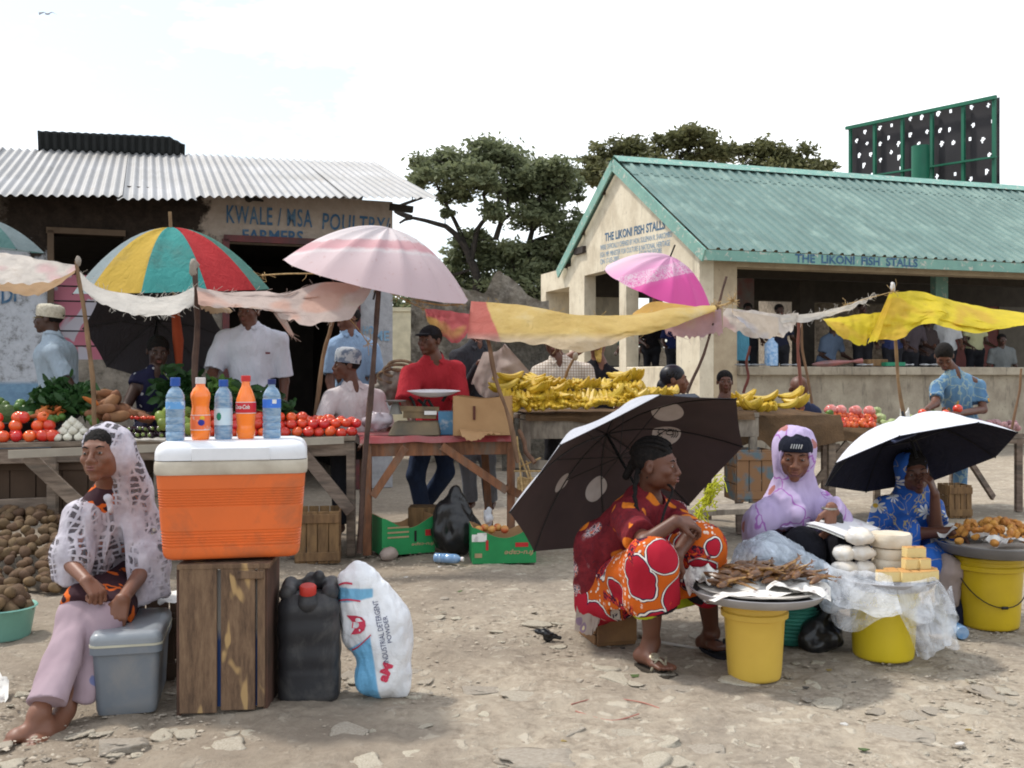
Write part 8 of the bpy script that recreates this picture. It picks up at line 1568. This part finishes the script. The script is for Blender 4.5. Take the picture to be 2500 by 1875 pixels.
A_,B_,C_,D_2=P(1968,1284,4.78),P(2058,1266,5.05),P(2150,1288,4.98),P(2068,1308,4.70)
for sft,mt_ in ((0,mat('booklet_pages',(.70,.69,.70),.6,(.5,.42,.45),vs=9,vc=(.3,.42))),(-.012,paper)):
    m=MB(); g=np.array([[(A_*(1-u)+B_*u)*(1-v)+(D_2*(1-u)+C_*u)*v+V(0,0,.012*math.sin(3*v+1)+sft) for u in np.linspace(0,1,8)] for v in np.linspace(0,1,12)]); m.grid(g); q=m.put('page',mt_,o); t_=q.modifiers.new('t','SOLIDIFY'); t_.thickness=.004
# ------------------------------------------------------------ woman in blue daisy wrap
dai=print_mat('blue_daisy_wrap_print',(.015,.10,.42),[(.20,(.015,.12,.50))],5,dist=.04,base2=(.01,.07,.33))
def daisy():
    m,nt,b=newmat('blue_wrap_with_daisies'); v=coords(nt,(1,.45,1)); vo=NN(nt,'ShaderNodeTexVoronoi'); vo.inputs['Scale'].default_value=7.5; vo.inputs['Randomness'].default_value=.8; nt.links.new(v,vo.inputs['Vector'])
    sb_=NN(nt,'ShaderNodeVectorMath',operation='SUBTRACT'); nt.links.new(v,sb_.inputs[0]); nt.links.new(vo.outputs['Position'],sb_.inputs[1]); sx=NN(nt,'ShaderNodeSeparateXYZ'); sc_=NN(nt,'ShaderNodeVectorMath',operation='SCALE'); sc_.inputs['Scale'].default_value=1.; nt.links.new(sb_.outputs[0],sc_.inputs[0]); nt.links.new(sc_.outputs[0],sx.inputs[0])
    an=math_(nt,'ARCTAN2',sx.outputs[2],sx.outputs[0]); pet=math_(nt,'ABSOLUTE',math_(nt,'COSINE',math_(nt,'MULTIPLY',an,4.5))); rad=math_(nt,'MULTIPLY_ADD',pet,.26,.10); d=vo.outputs['Distance']
    mask=ramp(nt,math_(nt,'SUBTRACT',rad,d),[(.0,0),(.02,1)]); c=ramp(nt,noise(nt,v,5,3),[(.3,(.008,.065,.30)),(.7,(.014,.11,.45))])
    ln=ramp(nt,noise(nt,v,6,2,.4,2.5),[(.49,0),(.50,.8),(.51,.8),(.52,0)]); c=mixc(nt,ln,c,(.55,.42,.10)); c=mixc(nt,mask,c,(.68,.68,.66)); c=mixc(nt,ramp(nt,d,[(.09,1),(.11,0)]),c,(.65,.42,.04)); nt.links.new(c,b.inputs['Base Color']); b.inputs['Roughness'].default_value=.85; return m
dm=daisy(); hc=P(2230,1152,5.58); nb=P(2222,1218,5.66); pel=P(2205,1330,5.75); sL=P(2172,1245,5.62); sR=P(2272,1240,5.68); R=headR(-6,6,-9); hs=1.0
root=thing('person','seated woman in a blue wrap with white daisies resting her hand on her mouth','person',(pel[0],pel[1],0))
s=SDF(.0055,.02); H=add_head(s,hc,R,hs,True); s.cap(H(0,.028,-.05),nb,.045,.05,k=.02); torso(s,nb,pel,sL,sR,.135,.10,0,.05)
e1,w1=P(2285,1290,5.42),P(2282,1205,5.38); e2,w2_=P(2240,1303,5.38),P(2325,1297,5.25)
s.cap(sR,e1,.042,.036,k=.03); s.cap(e1,w1,.035,.024,k=.02); add_hand(s,w1,V(-.35,-.0,1),V(-.6,.5,-.3),.95,(.5,.9,.6),-1); s.cap(sL,e2,.042,.036,k=.03); s.cap(e2,w2_,.034,.025,k=.02); add_hand(s,w2_,V(.8,-.2,-.45),V(-.3,0,-1),.95,(.5,.6,.4),1)
put('body',s.mesh('body'),skB,root); face_parts(root,H,R,hs); hair_short(root,H,R,hs)
s=SDF(.0065,.03); s.ell(H(0,.035,.02),np.array((.092,.105,.105))*hs,R=R); s.ell(H(.01,-.09,-.02),np.array((.075,.085,.115))*hs,R=R,k=.01,sub=True); s.cap(H(0,.06,-.06),nb+V(0,.04,-.02),.085,.10,k=.05); torso(s,nb,pel,sL,sR,.135,.10,.022,.05); s.cap(sL,P(2150,1320,5.6),.075,.10,k=.05); s.cap(sL,e2+V(-.03,0,0),.06,.06,k=.05); s.cap(sR,P(2288,1272,5.52),.062,.058,k=.04); s.cap(pel+V(0,-.05,-.02),P(2320,1345,5.35),.115,.095,k=.05); s.cap(pel+V(-.05,-.05,-.02),P(2200,1375,5.25),.115,.10,k=.05); s.cap(P(2320,1345,5.35),P(2240,1390,5.2),.09,.085,k=.04); s.cap(P(2200,1370,5.25),P(2190,1430,5.2),.10,.10,k=.04)
s.cut(P(2288,1268,5.5),unit(e1-sR),.08)
me=s.mesh('wrap'); drape_fix(me,.014,(12,12,4),32)
for v in me.vertices: v.co.z=max(v.co.z,.006)
put('wrap',me,dm,root)
cloth('note','pale printed slip of paper beside the knee of the daisy wrap woman',[(2362,1292,5.2),(2395,1283,5.25),(2428,1280,5.3)],[(2370,1312,5.15),(2400,1310,5.2),(2438,1300,5.25)],paper,n=(10,6),wr=.002,seed=2,cat='paper',edge=0)
# ============================================================ BUCKETS, TRAYS AND FOOD
by1=mat('yellow_bucket_plastic',(.66,.44,.07),.38,(.60,.39,.06),vs=4,spec=.4,dirt=(.42,.30,.10),dirts=4,dirtr=(.58,.75)); by2=mat('strong_yellow_bucket_plastic',(.66,.50,.02),.35,(.58,.44,.02),vs=4,spec=.4,dirt=(.45,.33,.05),dirts=4,dirtr=(.6,.75)); by3=mat('deep_yellow_bucket_plastic',(.55,.38,.012),.35,(.47,.32,.012),vs=4,spec=.4,dirt=(.35,.24,.03),dirts=4,dirtr=(.58,.75))
def bucket(label,c,rb,rt,h,mt,handle=False):
    o=thing('bucket',label,'bucket',c); pr=[(.001,.003),(rb-.012,.003),(rb-.003,.008),(rb,.02)]
    f=lambda z:rb+(rt-rb)*z/h
    pr+=[(f(z),z) for z in np.linspace(.05,h-.075,6)]+[(f(h-.07)+.001,h-.07),(f(h)+.010,h-.066),(f(h)+.011,h-.045),(f(h)+.002,h-.040),(f(h)+.002,h-.022),(f(h)+.007,h-.018),(f(h)+.007,h-.004),(f(h),h),(f(h)-.006,h-.003),(rb-.008,.02),(.001,.018)]
    m=MB(); m.lathe(pr,c,n=48); m.put('bucket_body',mt,o)
    if handle:
        m=MB(); r_=f(h)+.012; pts=[]
        for t in np.linspace(0,math.pi,20): x=r_*math.cos(t); pts.append(np.array(c)+V(x*1.0,-r_*math.sin(t)*.92-.006,h-.05-.19*math.sin(t)))
        m.tube(pts,.003,n=6); m.tube([pts[9],pts[10]],.008,n=8); m.put('wire_handle',dark_metal,o)
    return o
def tray(label,c,r,mt,depth=.035,tilt=0):
    o=thing('tray',label,'tray',c); m=MB(); m.lathe([(.001,0),(r*.72,0),(r*.86,.008),(r*.97,depth),(r,depth+.004),(r*1.005,depth+.001),(r*.98,depth-.008),(r*.88,-.002),(r*.74,-.010),(.001,-.010)][::-1],c,n=56,R=rotx(tilt)); m.put('tray_body',mt,o); return o
alu=mat('dull_aluminium',(.40,.39,.40),.38,(.33,.32,.33),vs=6,spec=.5)
b1=V(P(1843,0,4.30)[0],4.31,0); bucket('yellow bucket with a ridged rim holding the tray of smoked fish',b1,.112,.132,.335,by1)
t1=V(P(1852,0,4.3)[0],4.31,.348); tray('wide aluminium tray of smoked fish on the front yellow bucket',t1,.29,alu,tilt=-.0)
b2=V(P(2162,0,4.6)[0],4.63,0); bucket('strong yellow bucket under the plastic covered bread',b2,.135,.150,.325,by2)
t2=V(P(2160,0,4.6)[0],4.63,.338); tray('wide tray of bread and cake slices on the middle yellow bucket',t2,.24,alu)
b3=V(P(2425,0,5.15)[0],5.2,0); bucket('deep yellow bucket with a wire handle at the right edge',b3,.145,.168,.37,by3,True)
t3=V(P(2440,0,5.15)[0],5.2,.385); tray('wide grey tray of fried snacks at the right edge',t3,.29,mat('dark_grey_tray_metal',(.22,.21,.21),.45),depth=.05)
for tc_,r_ in ((t1,.27),(t3,.25)):
    m=MB(); m.lathe([(.001,.036),(r_*.6,.038),(r_*.95,.047),(r_*.94,.043),(.001,.031)],tc_,n=40); me=m.mesh('l'); fold(me,.004,(14,14,14),3); ob_=[o for o in bpy.data.objects if o.name.startswith('tray') and o.type=='EMPTY' and abs(o.location.x-tc_[0])<.01][0]; put('paper_lining',me,mat('greasy_paper',(.5,.47,.42),.8,(.36,.33,.3),vs=16),ob_)
def sheet(label,c,w_,d,yaw,seed,mt=paper,z=.0,name='newspaper',wr=.02):
    g=[]; Rz=rotz(yaw)
    for u in np.linspace(-.5,.5,16): g.append([np.array(c)+Rz@V(u*w_,v*d,0)+V(0,0,wr*fbm(V(u*4,v*4,seed),2,seed)-max(0,abs(u)-.38)*.25+z) for v in np.linspace(-.5,.5,12)])
    o=thing(name,label,'paper',c); m=MB(); m.grid(np.array(g)); m.put('sheet',mt,o)
newsp=mat('white_newsprint',(.68,.66,.62),.85,(.36,.33,.32),vs=26,vc=(.36,.48))
sheet('white newspaper lining the tray of smoked fish',t1+V(-.02,-.06,.045),.46,.30,.1,3,newsp); sheet('newspaper hanging over the right rim of the fish tray',t1+V(.17,-.02,.052),.26,.30,-.3,5,newsp,wr=.03); sheet('crumpled printed paper at the left of the fish tray',t1+V(-.22,.05,.065),.14,.16,.4,7,newsp,wr=.06); sheet('folded newspaper on the fried snacks tray',t3+V(-.0,-.16,.10),.22,.12,.5,9,newsp,wr=.02); sheet('newspaper behind the fried snacks',t3+V(-.12,.12,.08),.3,.2,.1,10,newsp,wr=.05)
# smoked fish
fm,nt_,b_=newmat('smoked_fish_skin'); v_=coords(nt_); nt_.links.new(ramp(nt_,noise(nt_,v_,26,4,.7),[(.3,(.045,.02,.01)),(.5,(.14,.06,.02)),(.68,(.34,.19,.05))]),b_.inputs['Base Color']); b_.inputs['Roughness'].default_value=.35; bump(nt_,b_,noise(nt_,v_,60,3),.4,.004)
fms=[]
for k in range(4):
    m=MB(); c1=[.2,-.3,.45,0][k]; pts=[V(x,c1*x*x*3,.01*math.sin(x*20+k)) for x in np.linspace(-.075,.075,9)]; m.tube(pts,[.008,.017,.021,.021,.018,.014,.009,.005,.004],n=8,flat=.7); e=pts[-1]; m.add([e,e+V(.028,.014,.006),e+V(.018,0,0),e+V(.028,-.012,-.004)],[(0,1,2),(0,2,3)]); me=m.mesh('smoked_fish'); me.materials.append(fm); fms.append(me)
r4=random.Random(6)
for k in range(64):
    a=r4.uniform(-.1,math.pi+.5); rr_=r4.uniform(.02,.23); x=rr_*math.cos(a)*1.05; y=rr_*math.sin(a)*.8
    if k<14: x=r4.uniform(-.20,.24); y=r4.uniform(.06,.16)
    o=bpy.data.objects.new('smoked_fish',fms[k%4]); COL.objects.link(o); lift=.035*max(0,1-((x-.03)/.2)**2)*(1 if y>0 else .4); o.location=(t1[0]+x+.03,t1[1]+y,t1[2]+.062+lift+r4.uniform(0,.02)); o.rotation_euler=(r4.uniform(-.4,.4),r4.uniform(-.55,.15) if y>.02 else r4.uniform(-.3,.2),r4.uniform(-.5,1.2)); o.scale=(r4.uniform(.8,1.1),)*3
    tag(o,'small dark smoked fish heaped on the aluminium tray','fish','smoked fish on the front tray')
o=bpy.data.objects.new('smoked_fish',fms[1]); COL.objects.link(o); o.location=t1+V(-.13,-.05,.075); o.scale=(1.7,1.1,1.0); o.rotation_euler=(0,.2,-.7); tag(o,'long thin red brown dried fish lying at the left of the fish tray','fish')
# breads
brd=mat('white_flat_bread',(.66,.60,.50),.8,(.56,.47,.35),vs=9,bmp=.3,spec=.4); cakes,nt_,b_=newmat('yellow_sponge_cake'); sx=NN(nt_,'ShaderNodeSeparateXYZ'); nt_.links.new(coords(nt_),sx.inputs[0]); nt_.links.new(ramp(nt_,sx.outputs[2],[(.0,(.68,.52,.22)),(.040,(.70,.54,.24)),(.0445,(.42,.18,.04))]),b_.inputs['Base Color']); b_.inputs['Roughness'].default_value=.9; bump(nt_,b_,noise(nt_,coords(nt_),80,3),.5,.004)
for k,(dx,dy,z,r_,h_) in enumerate(((.075,.10,.05,.088,.05),(.08,.10,.10,.090,.05),(.075,.10,.155,.095,.062))):
    c=t2+V(dx,dy,z); o=thing('round_bread',['bottom','middle','top'][k]+' thick round of white bread in the stack on the bread tray','bread',c); m=MB(); m.lathe([(.001,0),(r_*.94,0),(r_,.01),(r_*1.0,h_-.012),(r_*.93,h_),(.001,h_+.002)],c,n=36); me=m.mesh('b'); fold(me,.003,(22,22,22),k+1); put('loaf',me,brd,o)
bagw=mat('milky_bread_bag',(.62,.55,.45),.3,(.72,.70,.68),vs=12,spec=.7,bmp=.5,bs=26)
for k,(dx,dy,z,sx_,sy_,sz_,lab) in enumerate(((-.155,.06,.055,.065,.06,.04,'lower left bagged bread roll on the bread tray'),(-.06,.07,.055,.06,.06,.04,'lower middle bagged bread roll on the bread tray'),(-.15,.08,.125,.055,.055,.038,'upper left bagged bread roll on the bread tray'),(-.075,.06,.13,.06,.05,.036,'bagged bread roll beside the round loaf stack'),(-.085,.06,.205,.066,.06,.042,'topmost bagged loaf left of the round bread stack'))):
    c=t2+V(dx,dy,z); me=blob((sx_,sy_,sz_),26,.14,k+2,2.2); o=thing('bagged_bread',lab,'bread',c); put('bag',me,bagw,o,local=True)
cme=MB(); cme.box((0,0,.0225),(.05,.042,.045)); cme=cme.mesh('cake_slice'); cme.materials.append(cakes)
for k,(x,y,z,a) in enumerate(((.01,-.10,.03,.05),(.065,-.115,.03,.0),(.105,-.11,.03,-.05),(.145,-.10,.03,.1),(.19,-.08,.03,.3),(.205,-.03,.03,.4),(-.035,-.10,.03,-.1),(.02,-.05,.03,.1),(.08,-.06,.03,0),(.14,-.05,.03,0),(.10,-.06,.078,.1),(.135,-.05,.078,.3),(.165,-.055,.078,.2),(.115,-.03,.125,.2),(.155,-.03,.125,-.1))):
    o=bpy.data.objects.new('cake_slice',cme); COL.objects.link(o); o.location=t2+V(x,y,z); o.rotation_euler=(0,0,a); o.scale=(1.12,1.12,1.1); b=o.modifiers.new('b','BEVEL'); b.width=.004; b.segments=2
    tag(o,'yellow sponge cake slice with a brown top on the bread tray','cake','yellow cake slices on the bread tray')
# clear plastic sheets
clear2,_nt,_b=newmat('thin_milky_plastic'); _b.inputs['Base Color'].default_value=(.80,.83,.88,1); _b.inputs['Roughness'].default_value=.2; _b.inputs['Specular IOR Level'].default_value=.8; _v=coords(_nt); _nt.links.new(ramp(_nt,noise(_nt,_v,7,4,.6,1.5),[(.3,.10),(.7,.58)]),_b.inputs['Alpha']); bump(_nt,_b,noise(_nt,_v,11,3,.6,2),.6,.02)
def film(label,pts_fn,n,mt,name='plastic_sheet'):
    g=np.array([[pts_fn(u,v) for v in np.linspace(0,1,n[1])] for u in np.linspace(0,1,n[0])]); o=thing(name,label,'plastic sheet',g[0,0]); m=MB(); m.grid(g); m.put('film',mt,o)
def apron_(u,v):
    t=-2.75+u*3.4; r_=.24+.01*math.sin(9*u); q=t2+V(r_*math.cos(t),r_*.95*math.sin(t),.055); drop=(.10+.10*abs(math.sin(u*5+.6))+.05*math.sin(u*17))*(1.5 if u>.6 else 1); out_=.05*v*(1+1.6*max(0,u-.55)*2)*(1+.5*math.sin(u*31))
    z=.055-drop*v+.02*math.sin(v*3); w=.014*fbm(V(u*7,v*2,1),2,3); d=V(math.cos(t),math.sin(t),0); return t2+V(math.cos(t),.95*math.sin(t),0)*(.235+out_+w)+V(0,0,z+.006*fbm(V(u*9,v*4,4),2,5))
film('crumpled clear plastic sheet hanging around the bread tray',apron_,(90,26),clear2)
def tail(u,v):
    a=P(2180,1470,4.42); b=P(2325,1440,4.60); c_=P(2240,1610,4.42); d=P(2335,1560,4.50); q=(a*(1-u)+b*u)*(1-v)+(c_*(1-u)+d*u)*v; return q+V(0,-.02,0)*math.sin(3*v)+V(.01,.03,.01)*float(fbm(V(u*6,v*2,2),2,9))
film('long tail of clear plastic trailing from the bread tray to the ground',tail,(34,34),clear2)
def front(u,v):
    a=P(2030,1410,4.36); b=P(2200,1440,4.34); q=a*(1-u)+b*u; q=q+V(0,.14*(1-v),.05*(1-v)-.02*math.sin(u*3)); return q+V(0,-.02,-.10*v)+V(0,.015,.015)*float(fbm(V(u*5,v*2,7),2,2))
film('milky plastic folded over the left front of the bread tray',front,(40,20),clear2)
# big translucent bag behind the fish tray
s=SDF(.009,.05); c=P(1893,1385,4.66); s.ell(c,(.20,.15,.14)); s.ell(c+V(.12,.02,-.02),(.13,.12,.11)); s.cap(c+V(.2,0,0),c+V(.24,-.02,-.16),.07,.05); me=s.mesh('bag'); fold(me,.03,(6,6,6),3,4); fold(me,.006,(26,26,26),8,2)
bagc,_nt,_b=newmat('bluish_clear_bag_film'); _b.inputs['Base Color'].default_value=(.60,.68,.78,1); _b.inputs['Roughness'].default_value=.22; _b.inputs['Specular IOR Level'].default_value=.9; _v=coords(_nt); _nt.links.new(ramp(_nt,noise(_nt,_v,6,5,.65,1.5),[(.35,.42),(.65,.88)]),_b.inputs['Alpha']); bump(_nt,_b,noise(_nt,_v,18,4,.6,2),.8,.03)
o=thing('plastic_bag','large puffed bluish clear plastic bag behind the smoked fish','bag',c); put('bag',me,bagc,o)
# teal basket, black bag, misc
tc=V(P(1945,0,4.82)[0],4.9,0); o=thing('ribbed_basket','teal green ribbed plastic basket behind the fish bucket','basket',tc); m=MB(); pr=[(.001,.003),(.11,.003),(.125,.02)]
for k in range(12): z=.03+.019*k; pr+=[(.128+.0035*k*.8,z),(.1335+.0035*k*.8,z+.006),(.1335+.0035*k*.8,z+.010),(.128+.0035*k*.8,z+.015)]
m.lathe(pr,tc,n=40); m.put('basket_body',mat('teal_plastic_rope',(.05,.26,.20),.5,(.03,.18,.14),vs=12),o)
s=SDF(.009,.04); c=P(2005,1590,4.72)*V(1,1,0); s.ell(c+V(0,0,.06),(.10,.08,.07)); s.cap(c+V(.01,0,.1),c+V(.04,0,.19),.05,.02); me=s.mesh('bag'); fold(me,.022,(12,12,12),3,3); 
for v in me.vertices: v.co.z=max(v.co.z,.004)
o=thing('plastic_bag','small crumpled black plastic bag between the fish and bread buckets','bag',c); put('bag',me,black_m,o)
s=SDF(.009,.04); c=P(2312,1395,5.2); s.ell(c,(.07,.06,.10)); s.ell(c+V(0,0,-.12),(.06,.05,.08)); me=s.mesh('bag'); fold(me,.018,(14,14,10),6,3); o=thing('paper_bag','crumpled brownish grey paper bag left of the fried snacks','bag',c); put('bag',me,mat('brown_grey_paper_bag',(.30,.24,.22),.8),o)
s=SDF(.008,.03); c=P(2330,1480,5.2)*V(1,1,0)+V(0,0,.12); s.cap(c,c+V(0,0,-.10),.035,.05); put_=s.mesh('bag'); fold(put_,.01,(14,14,10),6,3); o=thing('plastic_bag','dark blue bag standing left of the wire handled bucket','bag',c*V(1,1,0)); put('bag',put_,fb('navy_bag_film',(.012,.014,.03)),o)
bottle('water_bottle','blue plastic bottle lying base outward beside the wire handled bucket',P(2352,1520,4.95)*V(1,1,0)+V(-.02,-.04,.036),wprof,(.015,.195,.213),watb,bcap,R=rotx(-math.pi/2)@rotz(.3),s=1.05)
# fried snacks
frm=mat('golden_fried_dough',(.66,.33,.08),.6,(.46,.19,.04),vs=16,bmp=.5,bs=60,rnd=.3); m=MB(); 
v=np.array([(-.045,-.012,-.015),(.045,-.010,-.015),(0,.045,-.012),(-.035,0,.016),(.035,0,.016),(0,.03,.02),(0,.0,.028)]); m.add(v,[(0,1,4,3),(1,2,5,4),(2,0,3,5),(3,4,6),(4,5,6),(5,3,6),(0,2,1)],smooth=True); fme=m.mesh('fried_snack'); fme.materials.append(frm)
r5=random.Random(9)
for k in range(120):
    a=r5.uniform(0,6.28); q=.23*math.sqrt(r5.random()); o=bpy.data.objects.new('fried_snack',fme); COL.objects.link(o); o.location=(t3[0]+q*math.cos(a),t3[1]+q*math.sin(a),t3[2]+.045+.10*(1-(q/.24)**2)+r5.uniform(0,.02)); o.rotation_euler=(r5.uniform(-1.2,1.2),r5.uniform(-.8,.8),r5.uniform(0,6.3)); o.scale=(r5.uniform(1.0,1.35),)*3
    sb2=o.modifiers.new('s','SUBSURF'); sb2.levels=1; sb2.render_levels=1; tag(o,'golden triangular fried pastry heaped on the grey tray','pastry','fried pastries on the right tray')
# litter
o=thing('plastic_scrap','twisted black plastic scrap lying on the open ground','litter',P(1338,1562,4.93)*V(1,1,0)); s=SDF(.005,.012); q=P(1338,1565,4.9)*V(1,1,0); s.cap(q+V(-.055,0,.05),q+V(0,0,.03),.014,.02); s.cap(q+V(0,0,.03),q+V(.06,0,.012),.018,.008); s.ell(q+V(0,0,.016),(.025,.02,.018)); me=s.mesh('scrap'); fold(me,.007,(50,50,50),3,3); put('scrap',me,black_m,o)
o=thing('cane','thin white stick lying on the ground behind the sandalled foot','stick',G(1610,1575)); m=MB(); m.cyl(G(1608,1573)+V(0,0,.012),G(1755,1598)+V(0,0,.012),.007,.006,n=8); m.put('shaft',mat('white_cane_paint',(.55,.52,.47)),o)
cloth('paper_litter','crumpled printed paper at the left edge of the ground',[(-30,1640,4.1),(0,1645,4.1),(22,1660,4.1)],[(-30,1705,4.0),(5,1712,4.0),(20,1700,4.0)],newsp,n=(12,12),wr=.02,seed=3,cat='litter')
for k,(pts) in enumerate((((1395,1728),(1470,1712),(1560,1722),(1610,1738)),((1405,1745),(1490,1768),(1560,1752)))):
    m=MB(); q=catmull([G(*p)+V(0,0,.014) for p in pts],20); m.tube(q,.0028,n=5); m.put('string',mat('faded_red_string',(.40,.17,.13),.8),None,loc=q[0],label=['upper','lower'][k]+' faded red plastic string on the open stony ground',cat='string')
r6=random.Random(12); scm=[mat('litter_paper_scrap',(.55,.53,.50)),mat('litter_peel',(.28,.20,.06)),mat('litter_leaf_scrap',(.08,.12,.04)),mat('litter_dark_scrap',(.05,.045,.04))]
for k in range(46):
    g=G(r6.uniform(80,2450),r6.choice([r6.uniform(1290,1420),r6.uniform(1400,1860)])); a=r6.uniform(0,6.3); w_=r6.uniform(.008,.022); m=MB(); q=[V(math.cos(a+t)*w_*r6.uniform(.6,1.2),math.sin(a+t)*w_*r6.uniform(.3,.8),r6.uniform(.004,.012)) for t in (0,1.3,2.4,3.6,5)]
    m.add(q+[p+V(0,0,.003) for p in q],[(0,1,2,3,4),(9,8,7,6,5)]+[(i,i+5,(i+1)%5+5,(i+1)%5) for i in range(5)]); m.put('litter_scrap',scm[k%4],None,loc=g+V(0,0,.004),local=True,label='tiny scrap of paper, peel or leaf trodden into the market dirt',cat='litter',group='tiny scraps trodden into the dirt')
